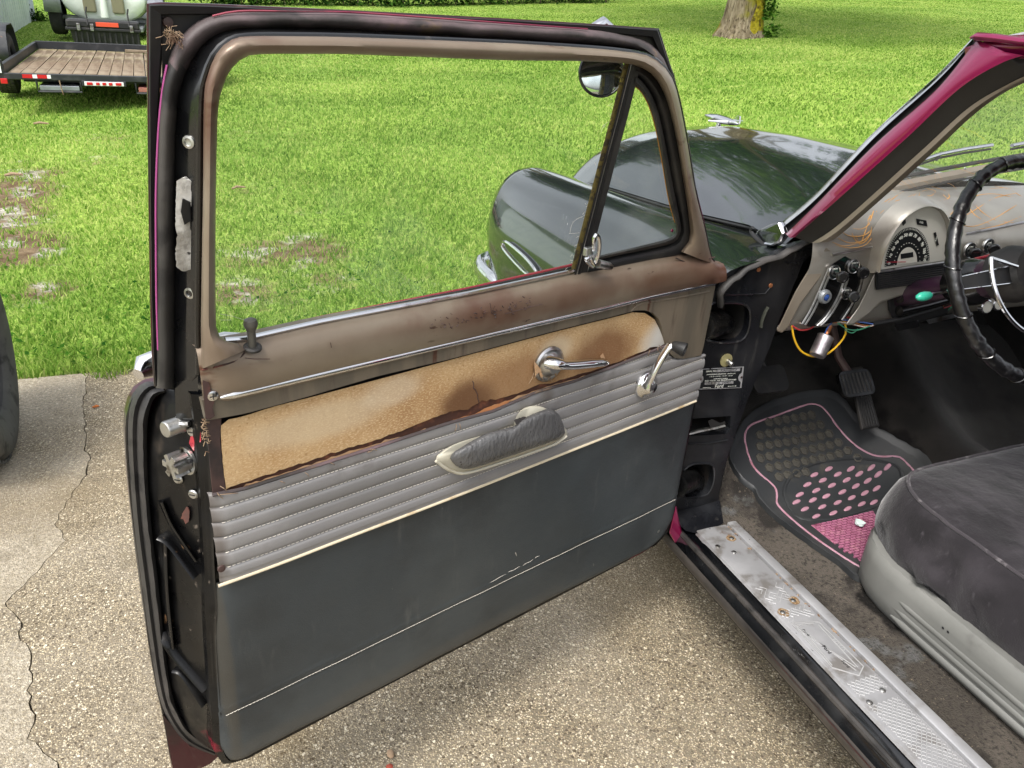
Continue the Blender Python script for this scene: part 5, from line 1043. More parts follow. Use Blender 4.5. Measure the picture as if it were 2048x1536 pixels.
# side spear on the fender
fx = -.912
loop = [(1012, 484), (1030, 497), (1055, 520), (1072, 543), (1066, 553), (1050, 545), (1024, 518), (1006, 496), (1005, 486)]
lw_ = [at_x(x, y, fx) for x, y in cr(loop, 40, True)]
sp_ = B(MB().tube(lw_, .0055, 8, closed=True), 'fender_spear', chrome)
cen = sum(lw_, V((0, 0, 0)))/len(lw_); MB().prism([V((fx+.002, p.y, p.z)) for p in lw_], [V((fx+.010, p.y, p.z)) for p in lw_]).build('spear_inlay', blackcar, sp_, smooth=False)
# front wheels
for s in (-1, 1):
    t_ = B(tyre_mesh(MB(), (s*.735, .72, .345), (1, 0, 0), .345, .18, .2, 40), 'front_wheel', tyre_dk); rim('wheel_rim', t_, (s*.745, .72, .345), (s, 0, 0), .2, .17, chrome)

# cowl between hood and windshield
rows = []
for y, zo, wv in ((.20, .002, .625), (.235, .004, .62), (.30, .0, .60)):
    rows.append([(x, y - .10*(x/.62)**2*(1 if y < .25 else .0) - .0, (1.150 + zo - (1.150-seamz(y))*abs(x/.62)**2.8)) for x in np.linspace(-wv, wv, 31)])
B(MB().loft(rows), 'cowl', blackcar, ang=60)
ch_ = [at_x(x, y, -.655) for x, y in ((1508, 462), (1516, 470), (1530, 490), (1556, 492), (1574, 472), (1560, 440), (1540, 446), (1520, 456))]
B(MB().prism([p+V((0, -.012, .004)) for p in ch_], [p+V((.012, .02, -.012)) for p in ch_]), 'cowl_corner', blackcar, bevel=.006)
B(MB().tube([at_x(x, y, -.66) for x, y in ((1534, 487), (1548, 489), (1562, 482), (1570, 466), (1562, 447))], .009, 8, flat=.5), 'corner_moulding', chrome)
B(MB().tube([at_x(x, y, -.655) for x, y in cr([(1506, 455), (1502, 462), (1506, 470), (1518, 482), (1535, 494)], 14)], .005, 8), 'cowl_seal', blackmatt)

# A pillar, row by row
ap = {'c0': [(1560, 447), (1628, 390), (1748, 264), (1875, 149), (1944, 76)], 'c1': [(1566, 454), (1634, 396), (1754, 270), (1880, 156), (1947, 80)],
      'm0': [(1572, 468), (1634, 407), (1754, 285), (1875, 177), (1951, 84), (1962, 82)], 'm1': [(1580, 476), (1650, 414), (1778, 290), (1893, 188), (1975, 118), (2010, 104)],
      'b0': [(1590, 474), (1672, 402), (1811, 278), (1919, 177), (2001, 127), (2048, 111)], 'b1': [(1623, 486), (1685, 443), (1843, 301), (1938, 215), (2017, 168), (2060, 148)],
      't1': [(1655, 484), (1690, 462), (1859, 312), (1940, 236), (2001, 190), (2060, 160)]}
def prow(k, xo, n=40):
    pts = cr(ap[k], n); return [at_x(x, y, -.668+.055*(i/(n-1))+xo) for i, (x, y) in enumerate(pts)]
B(MB().loft([prow('c0', .03), prow('c0', .02), prow('c1', .012), prow('c1', .03)]), 'windshield_moulding', chrome, ang=50)
B(MB().loft([prow('c1', .025), prow('m0', .02), prow('m0', .004)]), 'pillar_gutter', blackmatt, ang=50)
ridge = [p+V((0, 0, 0)) for p in prow('m0', -.004)]
B(MB().loft([prow('m0', .012), ridge, prow('m1', -.012), prow('b0', -.006), prow('b0', .012)]), 'a_pillar', magenta, ang=60)
B(MB().loft([prow('b0', -.002), prow('b0', .004), [a.lerp(b, .5)+V((-.004, 0, 0)) for a, b in zip(prow('b0', .01), prow('b1', .03))], prow('b1', .03), prow('b1', .05)]), 'pillar_jamb', pillarblack, ang=60)
B(MB().loft([prow('b1', .028), [a.lerp(b, .5) for a, b in zip(prow('b1', .026), prow('t1', .035))], prow('t1', .045), prow('t1', .075)]), 'pillar_garnish', garn_m, ang=60)
for s in (1,):   # far pillar
    B(MB().tube([(.66, .12, 1.08), (.62, -.10, 1.30), (.60, -.25, 1.44)], .032, 10), 'a_pillar', magenta)
# roof
dr = [at_x(x, y, -.612) for x, y in ((1949, 80), (1975, 92), (2048, 116))]
rows = []
for y, zr, k in ((-.235, 1.500, .5), (-.28, 1.516, .7), (-.38, 1.524, .9), (-.7, 1.530, 1), (-1.2, 1.526, 1), (-1.7, 1.49, .95), (-2.1, 1.41, .8)):
    rows.append([(x*.615, y - .03*(1-x*x)*(1 if y > -.3 else 0) + .02*(1 if y > -.3 else 0), zr-.022 + (.085*k)*(1-abs(x)**2.6)) for x in np.linspace(-1, 1, 33)])
B(MB().loft(rows), 'roof', magenta, solid=-.03, ang=60)
rl_ = [at_x(x, y, -.622) for x, y in ((1952, 80), (1946, 77), (1956, 73), (1990, 76), (2048, 84))]; B(MB().tube([tuple(p) for p in rl_]+[(-.635, -.6, 1.502), (-.64, -1.2, 1.498), (-.63, -1.7, 1.46)], [.004, .008, .010, .010, .010, .010, .010, .008], 10, flat=.7), 'drip_rail', magenta)
B(MB().tube([(.618, -.215, 1.484), (.636, -.35, 1.480), (.64, -.7, 1.478), (.64, -1.2, 1.476)], .011, 10, flat=.7), 'drip_rail', magenta)
# windshield and wipers
wsp = [(x*.60, .155-.06*x*x, 1.128-.03*x*x) for x in np.linspace(-1, 1, 17)]; wst = [(x*.57, -.205-.03*x*x, 1.46-.015*x*x) for x in np.linspace(-1, 1, 17)]
B(MB().loft([wsp, [tuple(V(a).lerp(V(b), .5)+V((0, .012, .01))) for a, b in zip(wsp, wst)], wst]), 'windshield', shield_glass, ang=60)
for px in ([(1838, 322), (1880, 308), (1930, 298), (1984, 290)], [(2024, 291), (2060, 284), (2120, 276)]):
    pts = [at_y(x, y, .20) for x, y in px]; w_ = B(MB().tube(pts, .006, 8, flat=.8), 'wiper_blade', chrome)
    MB().tube([p+V((0, 0, -.010)) for p in pts], .003, 6).build('wiper_rubber', blackmatt, w_); MB().tube([pts[1], pts[1]+V((.03, .03, -.02))], .004, 6).build('wiper_arm', chrome, w_)
# rest of the shell: far side, rear quarters, firewall
B(MB().box((.80, -.52, .70), (.09, 1.25, .76)), 'passenger_door', vinyl_slate, smooth=False, bevel=.02)
for s in (-1, 1):
    B(MB().tube([(s*.80, -1.16, 1.06), (s*.70, -1.19, 1.28), (s*.63, -1.22, 1.46)], .04, 10), 'b_pillar', magenta)
    rows = []
    for y in (-1.13, -1.6, -2.2, -2.8, -3.1):
        k = float(np.interp(y, [-3.1, -2.6, -1.13], [.6, .97, 1])); rows.append([(s*x*k, y, z) for x, z in ((.5, 1.04), (.74, 1.06), (.84, 1.03), (.895, .94), (.905, .7), (.89, .45), (.85, .28))])
    B(MB().loft(interp_rows(rows, 20)), 'rear_quarter', blackcar, ang=60, solid=.004)
B(MB().box((0, -1.42, .62), (1.6, .1, .64)), 'rear_bulkhead', carpet_dk, smooth=False, bevel=.03)
B(MB().box((0, -2.3, 1.03), (1.1, 1.6, .05)), 'trunk_lid', blackcar, smooth=False, bevel=.02, seg=3)

# ------------------------------------------------------------------ floor, toe board, sill
def fz(x, y):
    t = max(0, min(1, (y+.02)/.52)); t = t*t*(3-2*t)
    return .312 + .27*t + .15*math.exp(-((x-.08)/.17)**2) - .006*math.exp(-((x+.66)/.05)**2) + .004*noise.noise((x*6, y*6, 0))
def at_floor(x, y, lift=0):
    v = ray(x, y); t = .8
    while t < 3.2:
        p = CAM + v*t
        if p.z < fz(p.x, p.y)+lift: break
        t += .003
    return CAM + v*t
fxs = np.linspace(-.70, .70, 64); fys = np.linspace(-1.4, .52, 80)
rows = [[(x, y, fz(x, y) + (.003*noise.noise((x*25, y*25, 0)))) for x in fxs] for y in fys]
fl_ = B(MB().loft(rows), 'floor_carpet', carpet_dirty, ang=80)
fl_.data.materials.append(carpet_dk)
for p in fl_.data.polygons:
    c = p.center
    if c.x > -.46+.05*noise.noise((c.y*4, 0, 0)) or c.y > .26-.1*noise.noise((c.x*5, 1, 0)): p.material_index = 1
B(MB().loft([[(x, .52, fz(x, .52)-.02) for x in fxs], [(x*.95, .56, .8) for x in fxs], [(x*.82, .50, .985) for x in fxs], [(x*.82, .3, 1.0) for x in fxs]]), 'firewall', carpet_dk, ang=60)
B(MB().loft([[(-.69, y, .30) for y in (.06, .3, .56)], [(-.69, y, .80) for y in (.06, .3, .56)], [(-.60, y, .97) for y in (.06, .3, .5)]]), 'kick_panel', carpet_dk, ang=60)
B(MB().loft([[(.70, y, .30) for y in (.06, .3, .56)], [(.70, y, .80) for y in (.06, .3, .56)], [(.60, y, .97) for y in (.06, .3, .5)]]), 'kick_panel', carpet_dk, ang=60)
# rocker and sill
yss = lin([(.03, 0), (-.05, 0), (-1.2, 0)], 30)
def ext(prof, y0, y1, n=24): return MB().loft([[(x, y0+(y1-y0)*i/(n-1), z) for x, z in prof] for i in range(n)])
B(ext([(-.808, .338), (-.820, .335), (-.830, .324), (-.840, .318), (-.849, .302)], .06, -1.2), 'sill_flange', blackpaint, ang=50)
B(MB().tube([(-.832, y, .3245) for y in np.linspace(.02, -1.2, 40)], .0075, 8), 'sill_seal', rubber)
B(ext([(-.846, .306), (-.851, .296), (-.850, .280), (-.840, .262), (-.80, .22), (-.74, .18)], .06, -1.2), 'rocker_panel', rocker_m, ang=50)
B(ext([(-.8522, .2965), (-.8518, .2925)], -.3, -1.2), 'rocker_line', maroon)
B(ext([(-.66, .300), (-.80, .300), (-.79, .2), (-.66, .18)], .06, -1.2), 'sill_box', blackmatt, ang=20)
rows = []
for i in range(50):
    y = -.022 - (1.17)*i/49; cu = .012*math.exp(-(i/1.2)**2)
    rows.append([(-.812, y, .341-cu), (-.809, y, .3475), (-.806, y, .3485), (-.77, y, .3492+.0006*math.sin(i*.7)), (-.728, y, .3488), (-.7225, y, .3484), (-.7215, y, .3440), (-.7185, y, .3440), (-.7175, y, .3525), (-.714, y, .3545), (-.700, y, .3545), (-.692, y, .3525), (-.690, y, .344)])
plate = B(MB().loft(rows), 'sill_plate', alu, ang=35)
# diamond mesh pressed in the plate
dm = MB(); x0, x1 = -.800, -.729
def strip(a, b, w=.0007, z=.3499):
    a, b = V((a[0], a[1], z)), V((b[0], b[1], z)); d = (b-a).normalized(); s = V((-d.y, d.x, 0))*w
    dm.add([a-s, b-s, b+s, a+s, a-s-V((0, 0, .001)), b-s-V((0, 0, .001)), b+s-V((0, 0, .001)), a+s-V((0, 0, .001))], [(0, 1, 2, 3), (0, 4, 5, 1), (1, 5, 6, 2), (2, 6, 7, 3), (3, 7, 4, 0)])
EMB = (-.520, -.365)
def clipstrip(xa, ya, xb, yb):
    n = 6
    for k in range(n):
        p = (xa+(xb-xa)*k/n, ya+(yb-ya)*k/n); q = (xa+(xb-xa)*(k+1)/n, ya+(yb-ya)*(k+1)/n); my = (p[1]+q[1])/2
        if EMB[0]-.012 < my < EMB[1]+.012 or my > -.25 or my < -1.15 or abs(my+.318) < .012 or abs(my+.575) < .010: continue
        if my > -.32 and random.random() < .4: continue
        strip(p, q)
y = -.05
while y > -1.25:
    clipstrip(x0, y, x1, y-.066); clipstrip(x0, y-.066, x1, y); y -= .0115
dm.build('diamond_relief', alu_line, plate, smooth=False, kind='stuff')
# emblem: bordered field with crossing diagonal bars and lettering
dm = MB(); e0, e1 = EMB
for a, b in (((-.735, e1-.012), (-.796, e1+.002)), ((-.796, e1+.002), (-.800, e0+.03)), ((-.800, e0+.03), (-.762, e0-.004)), ((-.762, e0-.004), (-.735, e0+.012)), ((-.748, e1-.012), (-.790, e1-.006)), ((-.790, e1-.006), (-.758, e0+.008)), ((-.786, e1-.03), (-.796, e0+.034)), ((-.742, e1-.02), (-.748, e0+.014)), ((-.796, e1-.012), (-.752, e0+.016)), ((-.735, e1-.012), (-.735, e0+.012))):
    strip(a, b, .0011, .3501)
dm.build('emblem_relief', alu_line, plate, smooth=False)
for tx, yy, sz, xx in (('FORD', -.445, .013, -.742), ('Ford', -.448, .012, -.776), ('Ford', -.395, .010, -.785), ('Ford', -.492, .010, -.767)):
    text_at(text_mesh(tx, sz, ext=.0003), alu_line if tx == 'FORD' else inkblack, plate, (xx, yy, .3499), (.0, -1, 0), (1, 0, 0), 'plate_lettering')
for x, y in ((-.795, -.092), (-.742, -.075), (-.792, -.330), (-.744, -.306), (-.792, -.583), (-.744, -.568), (-.770, -.123)):
    s_ = MB().lathe([(.0062, 0), (.006, .0014), (.004, .0026), (0, .003)], (x, y, .349), (0, 0, 1), 14).build('plate_screw', zinc, plate); 
for x, y in ((-.744, -.075), (-.79, -.330), (-.742, -.306)):
    MB().prism([(x+.013*math.cos(a)*random.uniform(.85, 1.1), y+.013*math.sin(a)*random.uniform(.85, 1.1), .3496) for a in np.linspace(0, 6.0, 14)], [(x+.01*math.cos(a), y+.01*math.sin(a), .3485) for a in np.linspace(0, 6.0, 14)]).build('rust_stain', M('rust_stain', S(122, 96, 66), .8, .2, [(S(160, 140, 112), 200, .45, .6)]), plate, smooth=False)
tr_r = MB()
for i in range(120):
    y = -.03-random.random()**1.5*.5; x = -.72+random.gauss(0, .003) if random.random() < .5 else -.683+random.uniform(0, .03)
    r = random.uniform(.0008, .003); tr_r.box((x, y, (.3462 if x < -.7 else fz(x, y))+r*.4), (r*1.6, r*2, r*1.2), Matrix.Rotation(random.random()*3, 3, 'Z'))
g_ = tr_r.build('floor_grit', straw, smooth=False, kind='stuff'); tag(g_, 'tan grit and crumbs along the inner edge of the sill plate', 'grit')

# ------------------------------------------------------------------ hinge pillar with openings, hinges and plates
def prism_holes(outer, holes, depth):
    loops = [[V(p) for p in outer]] + [[V(p) for p in h] for h in holes]; tri = tessellate_polygon(loops); flat = [p for l in loops for p in l]; mb = MB()
    nd = V(depth); n = len(flat); mb.v = [tuple(p) for p in flat] + [tuple(p+nd) for p in flat]
    for t in tri: mb.f.append(tuple(t)); mb.f.append((t[2]+n, t[1]+n, t[0]+n))
    b = 0
    for l in loops:
        m = len(l)
        for i in range(m): k = (i+1) % m; mb.f.append((b+i, b+k, b+k+n, b+i+n))
        b += m
    return mb
PY = .048
pil_o = [(1436, 575), (1447, 548), (1500, 522), (1560, 506), (1600, 488), (1650, 478), (1606, 526), (1559, 640), (1540, 694), (1495, 800), (1457, 910), (1438, 985), (1436, 1040)]
po = [at_y(x, y, PY) for x, y in pil_o] + [V((-.74, PY, .30)), V((-.865, PY, .30)), V((-.868, PY, .6)), V((-.865, PY, .9))]
h1 = [at_y(x, y, PY) for x, y in cr([(1418, 612), (1440, 606), (1480, 606), (1496, 614), (1500, 632), (1496, 660), (1486, 677), (1470, 684), (1430, 683), (1412, 674)], 26, True)]
h2 = [at_y(x, y, PY) for x, y in cr([(1366, 945), (1374, 934), (1390, 927), (1418, 927), (1427, 935), (1427, 962), (1416, 986), (1400, 992), (1370, 993), (1362, 975)], 26, True)]
h3 = [at_y(x, y, PY) for x, y in [(1378, 838), (1462, 832), (1460, 858), (1452, 868), (1380, 872)]]
pil = B(prism_holes(po, [h1, h2, h3], (0, .02, 0)), 'hinge_pillar', pillarpaint, smooth=False, bevel=.004, ang=30)
for h in (h1, h2, h3):
    c = sum(h, V((0, 0, 0)))/len(h)
    MB().loft([[p+V((0, .012, 0)) for p in h], [c+(p-c)*1.15+V((0, .11, 0)) for p in h], [c+(p-c)*.02+V((0, .115, 0)) for p in h]], close_u=True).build('hinge_pocket', cavity, pil, ang=40)
for h in (h1, h2):
    MB().tube([p+V((0, -.001, 0)) for p in h], .003, 6, closed=True).build('pocket_rim', pillarpaint, pil)
for px in ([(1400, 652), (1420, 650), (1438, 645), (1444, 655)], [(1350, 970), (1368, 962), (1380, 958), (1388, 968)]):
    pts = [at_y(x, y, PY-.03+.03*i) for i, (x, y) in enumerate(px)]; MB().tube(cr([tuple(p) for p in pts], 14), [.034]*11+[.032, .026, .012], 12, flat=.9).build('door_hinge', blackdirty, pil)
pts = [at_y(x, y, PY-.012) for x, y in ((1372, 868), (1400, 861), (1430, 855), (1448, 850))]
MB().tube(pts, .007, 8, flat=.4).build('check_strap', zinc, pil); MB().prism([at_y(x, y, PY-.014) for x, y in ((1416, 842), (1424, 838), (1440, 846), (1450, 842), (1452, 856), (1438, 862), (1422, 858))], [at_y(x, y, PY-.002) for x, y in ((1416, 842), (1424, 838), (1440, 846), (1450, 842), (1452, 856), (1438, 862), (1422, 858))]).build('strap_block', cavity, pil, smooth=False)
# lines and ribs on the pillar
for px in ([(1449, 589), (1500, 589), (1530, 587), (1540, 575)], [(1570, 525), (1598, 528)], [(1378, 888), (1420, 886), (1455, 880)]):
    MB().tube([at_y(x, y, PY-.002) for x, y in px], .0018, 6).build('sheet_seam', pillarpaint, pil)
for x, y in ((1517, 539), (1541, 571)): MB().lathe([(.0055, 0), (.005, .002), (.002, .0028), (0, .002)], at_y(x, y, PY-.001), (0, -1, 0), 12).build('copper_screw', copper, pil)
c = at_y(1452, 720, PY-.001); wsr = MB().lathe([(.0165, 0), (.0165, .002), (.007, .0025), (0, .0025)], c, (0, -1, 0), 20).build('bolt_washer', washer_m, pil); MB().lathe([(.0062, 0), (.006, .016), (.0045, .018), (0, .018)], c+V((.003, -.002, -.002)), (.1, -1, -.1), 10).build('bolt_stud', zinc, pil)
sg = MB().tube([at_y(x, y, PY-.004) for x, y in cr([(1536, 614), (1530, 625), (1524, 642), (1522, 655)], 12)], .005, 6, flat=.6).build('sealer_bead', M('green_sealer', S(44, 46, 38), .8), pil)
# seal along the top of the pillar
wsx = [(1440, 614), (1440, 600), (1441, 586), (1452, 570), (1475, 552), (1500, 534), (1530, 521), (1556, 514), (1580, 502), (1610, 484), (1640, 458)]
so2 = [at_y(x, y, PY-.008) for x, y in cr(wsx, 40)]
MB().tube(wob(so2, .003), [.008]+[.0105]*22+[.0095]*17, 10, flat=.7).build('pillar_seal', rubber, pil)
# serial number plate
def plq(a, b, d=.0): # a 0..1 across, b 0..1 up
    A_, B_, C_, D_ = V((1396, 779, 0)), V((1483, 776, 0)), V((1488, 733, 0)), V((1400, 738, 0)); p = (A_*(1-a)+B_*a)*(1-b)+(D_*(1-a)+C_*a)*b; return at_y(p.x, p.y, PY-.0012-d)
def plate_outline(m): 
    return [(m, m), (1-m, m), (1-m, .28+m*.2), (.95-m, .36), (.93-m, .5), (.95-m, .64), (1-m, .72-m*.2), (1-m, 1-m), (m, 1-m), (m, .72-m*.2), (.05+m, .64), (.07+m, .5), (.05+m, .36), (m, .28+m*.2)]
full = [(0, 0), (1, 0), (1, 1), (0, 1)]
sp = MB().prism([plq(a, b, .0018) for a, b in full], [plq(a, b, 0) for a, b in full]).build('serial_plate', alu, pil, smooth=False, bevel=.0005, seg=1)
MB().prism([plq(a, b, .0024) for a, b in plate_outline(.035)], [plq(a, b, .0015) for a, b in plate_outline(.035)]).build('plate_enamel', gaugeblack, sp, smooth=False)
for (a0, b0, a1, b1) in ((.40, .80, .92, .92), (.14, .22, .80, .34)): MB().prism([plq(a, b, .0028) for a, b in ((a0, b0), (a1, b0), (a1, b1), (a0, b1))], [plq(a, b, .002) for a, b in ((a0, b0), (a1, b0), (a1, b1), (a0, b1))]).build('stamped_field', alu, sp, smooth=False)
pex = (plq(1, .5)-plq(0, .5)).normalized(); pey = (plq(.5, 1)-plq(.5, 0)).normalized()
for tx, a, b, sz, mm in (('SERIAL NO.', .27, .855, .0062, gaugenum), ('A2A21100151P', .66, .86, .0075, inkblack), ('MAXIMUM BRAKE HORSEPOWER   ENGINE R.P.M.', .5, .70, .0038, gaugenum), ('1 100 100    2 110 100    3 115 100    4 120 100', .5, .60, .0034, gaugenum), ('OTHER PATENTS PENDING', .5, .48, .0034, gaugenum), ('BODY  COLOR  TRIM  PRODUCTION CODE', .5, .40, .0046, gaugenum), ('70 B   E   21   D42427', .47, .28, .0072, inkblack), ('Ford', .48, .12, .013, gaugenum), ('MADE IN U.S.A.', .2, .07, .0034, gaugenum), ('REG. U.S. PAT. OFF.', .78, .10, .0030, gaugenum)):
    text_at(text_mesh(tx, sz, ext=.00015), mm, sp, plq(a, b, .003), pex, pey, 'plate_lettering')
for a in (.03, .97): MB().lathe([(.003, 0), (.0028, .0012), (0, .0018)], plq(a, .5, .0018), (0, -1, 0), 10).build('rivet', rust, sp)
# flare at the foot of the pillar and the magenta fender return
B(MB().loft([[at_y(x, y, PY-.002-.03*k) for x, y in ((1440, 1000), (1400, 1012), (1360, 1020), (1340, 1030))] for k in (0,)] + [[at_z(x, y, .345) for x, y in ((1447, 1046), (1424, 1058), (1400, 1068), (1372, 1062))]]), 'pillar_foot', pillarpaint, ang=50)
ff = [(1352, 1010), (1344, 1040), (1338, 1066), (1352, 1090), (1376, 1108), (1384, 1100), (1366, 1072), (1358, 1040)]
B(MB().prism([at_y(x, y, .0) for x, y in ff], [at_y(x, y, .02) for x, y in ff]), 'fender_return', magenta, bevel=.004)
ce = [(1553, 662), (1590, 584), (1621, 533), (1653, 494), (1662, 501), (1659, 524), (1640, 556), (1602, 606), (1577, 653), (1564, 666)]
# ------------------------------------------------------------------ dashboard
DZ = [.80, .86, .88, .92, .96, 1.0, 1.04, 1.08, 1.115, 1.138, 1.146]; DY_ = [.05, .02, .012, .006, .0, -.006, -.008, .006, .045, .10, .16]
def dy(z): return float(np.interp(z, DZ, DY_))
def at_dash(x, y, lift=0):
    v = ray(x, y); t = .9
    while t < 3:
        p = CAM+v*t
        if p.y > dy(p.z)-lift: break
        t += .0015
    return CAM+v*t
prof = cr([(dy(z), z) for z in (.862, .88, .92, .96, 1.0, 1.04, 1.08, 1.115, 1.138, 1.146)], 40); prof = [(.06, .852), (.03, .850)] + list(prof)
dash = B(MB().loft([[(max(-.640+(max(0, y)*1.5 if z > 1.0 else 0), min(.72, x)), y, z) for y, z in prof] for x in np.linspace(-.672, .72, 60)]), 'dashboard', dash_m, ang=50)
dash['label'] = 'silver beige dashboard with orange pinstripe scrolls and round speedometer'
def Q(mb, name, mat, **k): return mb.build(name, mat, dash, **k)
# top garnish rail below the windshield
rail = [[at_y(x, y, .165) for x, y in ((1660, 400), (1690, 388), (1780, 366), (1880, 346), (1960, 331), (2060, 314))], [at_y(x, y, .150) for x, y in ((1655, 412), (1690, 398), (1780, 376), (1880, 356), (1960, 341), (2060, 324))], [at_y(x, y, .148) for x, y in ((1652, 418), (1690, 406), (1780, 384), (1880, 364), (1960, 349), (2060, 332))]]
Q(MB().loft(rail), 'dash_rail', garn_m); Q(MB().tube([p+V((0, .01, .006)) for p in rail[0]], .005, 6), 'windshield_rubber', blackmatt)
Q(MB().tube([at_y(x, y, .140) for x, y in ((1652, 421), (1690, 410), (1780, 388), (1880, 367), (1960, 352), (2060, 335))], .003, 6), 'dash_gap', blackmatt)
Q(MB().lathe([(.004, 0), (.003, .002), (0, .003)], at_y(1930, 337, .148), (0, -1, .3), 10), 'rail_screw', zinc)
for s0, s1 in (((1664, 509), (1749, 493)), ((1931, 468), (2060, 441))):
    Q(MB().tube([at_dash(s0[0]+(s1[0]-s0[0])*t, s0[1]+(s1[1]-s0[1])*t, .003) for t in np.linspace(0, 1, 12)], .0042, 8, flat=.7), 'dash_strip', chrome_dull)
# end cap and post trim
ts = [(1660, 478), (1640, 500), (1606, 560), (1575, 622), (1552, 660), (1562, 664), (1586, 628), (1616, 566), (1648, 512), (1668, 486)]
Q(MB().prism([at_y(x, y, .012) for x, y in ts], [at_y(x, y, .045) for x, y in ts]), 'post_trim', garn_m, smooth=False, bevel=.003)
Q(MB().prism([at_y(x, y, -.006) for x, y in ce], [at_y(x, y, .03) for x, y in ce]), 'dash_end_cap', garn_m, smooth=False, bevel=.003)
# black control panel with bright dividers
cp = [(1664, 528), (1690, 512), (1722, 528), (1730, 548), (1722, 580), (1700, 628), (1684, 642), (1620, 654), (1600, 648), (1626, 606), (1648, 566)]
Q(MB().prism([at_y(x, y, -.012) for x, y in cp], [at_y(x, y, .01) for x, y in cp]), 'control_panel', blackplastic, smooth=False, bevel=.002)
for l in ([(1658, 536), (1642, 574), (1622, 618), (1604, 648)], [(1664, 536), (1648, 576), (1628, 620), (1610, 650)], [(1690, 556), (1676, 594), (1652, 634), (1634, 652)], [(1696, 556), (1682, 594), (1658, 634), (1640, 652)], [(1726, 548), (1718, 580), (1702, 612), (1684, 640)]):
    Q(MB().tube([at_y(x, y, -.0145) for x, y in cr(l, 14)], .0026, 8), 'chrome_divider', chrome_dull)
def pull(px, py, tx, ty, r=.017, txt=None):
    c = at_y(px, py, -.013); b = Q(MB().lathe([(r, 0), (r*1.03, .003), (r*.95, .006), (r*.86, .004), (r*.5, .004), (r*.5, .007), (0, .007)], c, (0, -1, .1), 24), 'switch_bezel', chrome_dull)
    MB().lathe([(r*.84, 0), (r*.84, .0006), (0, .0006)], c+V((0, -.0042, 0)), (0, -1, .1), 24).build('bezel_dial', gaugeblack, b)
    tip = at_y(tx, ty, -.055); d = (tip-c).normalized(); MB().tube([c, tip], .004, 8).build('pull_stem', blackplastic, b)
    MB().lathe([(.005, -.012), (.009, -.004), (.0125, .006), (.0135, .013), (.012, .016), (.009, .0165), (.0085, .015), (0, .015)], tip, d, 18).build('pull_knob', blackplastic, b)
    if txt: text_at(text_mesh(txt, .0056, ext=.0002), gaugenum, b, c+V((-.002, -.0062, .009)), (1, 0, 0), (0, 0, 1), 'switch_lettering')
pull(1666, 544, 1681, 552, .0165, 'WIPER'); pull(1705, 532, 1722, 543, .0165, 'LIGHTS'); pull(1690, 586, 1704, 592, .0145, 'VENT')
c = at_y(1646, 592, -.013); jw = Q(MB().lathe([(.0165, 0), (.017, .006), (.014, .012), (.009, .013), (.0085, .010), (0, .010)], c, (0, -1, .05), 24), 'indicator_ring', silverknob); MB().lathe([(.0085, .008), (.007, .013), (.003, .0155), (0, .016)], c, (0, -1, .05), 18).build('blue_jewel', blueglass, jw)
pull(1937, 500, 1948, 506, .019, 'TEMP'); pull(1974, 492, 1986, 498, .019, 'FAN')
# instrument pod
GY = -.022
arch = [(1757, 540), (1762, 516), (1770, 492), (1784, 464), (1804, 438), (1828, 420), (1852, 413), (1876, 420), (1890, 440), (1896, 468), (1897, 498), (1895, 520)]
ar = cr(arch, 40); base_ = [(1895-(1895-1757)*t, 520+20*t) for t in np.linspace(0, 1, 12)][1:-1]
ap_ = [at_y(x, y, GY) for x, y in list(ar)+base_]
pod = Q(MB().prism(ap_, [p+V((0, .05, 0)) for p in ap_]), 'gauge_face', gaugewhite, smooth=False)
cc = sum(ap_, V((0, 0, 0)))/len(ap_); arc3 = [at_y(x, y, GY-.004) for x, y in ar]
def scl(s, yy): return [V((cc.x+(p.x-cc.x)*s, yy, cc.z+(p.z-cc.z)*s)) for p in arc3]
Q(MB().loft([scl(1.0, GY-.001), scl(1.015, GY-.010), scl(1.035, GY-.013), scl(1.07, GY-.010), scl(1.11, GY-.002), scl(1.16, GY+.010), scl(1.22, GY+.03)]), 'pod_hood', dash_m, ang=70)
lc = V((1814, 527, 0)); E1, E2 = V((45, -6.6, 0)), V((3, -72, 0))
def gp_(a, b, d): p = lc+E1*a+E2*b; return at_y(p.x, p.y, GY-d)
def halfdisc(r, d, a0=0, a1=math.pi, n=36): return [gp_(math.cos(t)*r, math.sin(t)*r, d) for t in np.linspace(a0, a1, n)]
MB().prism(halfdisc(1.0, .0016), halfdisc(1.0, .0002)).build('speed_dial', gaugeblack, pod, smooth=False)
MB().prism(halfdisc(.45, .0024), halfdisc(.45, .001)).build('dial_centre', gaugewhite, pod, smooth=False)
def quad(pts, d0, d1, name, mat): return MB().prism([at_y(x, y, GY-d1) for x, y in pts], [at_y(x, y, GY-d0) for x, y in pts]).build(name, mat, pod, smooth=False)
quad([(1801, 508), (1826, 504), (1827, 514), (1802, 518)], .002, .003, 'odometer_window', gaugeblack)
quad([(1832, 437), (1853, 441), (1855, 453), (1834, 449)], .0002, .0016, 'fuel_window', gaugeblack); quad([(1867, 466), (1872, 464), (1878, 490), (1873, 492)], .0002, .0016, 'temperature_window', gaugeblack); quad([(1803, 444), (1811, 438), (1812, 446), (1806, 452)], .0002, .0016, 'warning_window', gaugeblack)
for k in range(12):
    t = math.pi*(1-(k+.35)/11.7); p = gp_(math.cos(t)*.8, math.sin(t)*.8, .0020); ex = V((math.sin(t), 0, -math.cos(t)))
    text_at(text_mesh(str(k*10), .0105, ext=.0003, bold=.0003), gaugenum, pod, p, V((math.sin(t), 0, -math.cos(t)*1)), V((math.cos(t), 0, math.sin(t))), 'dial_numeral')
tk = MB()
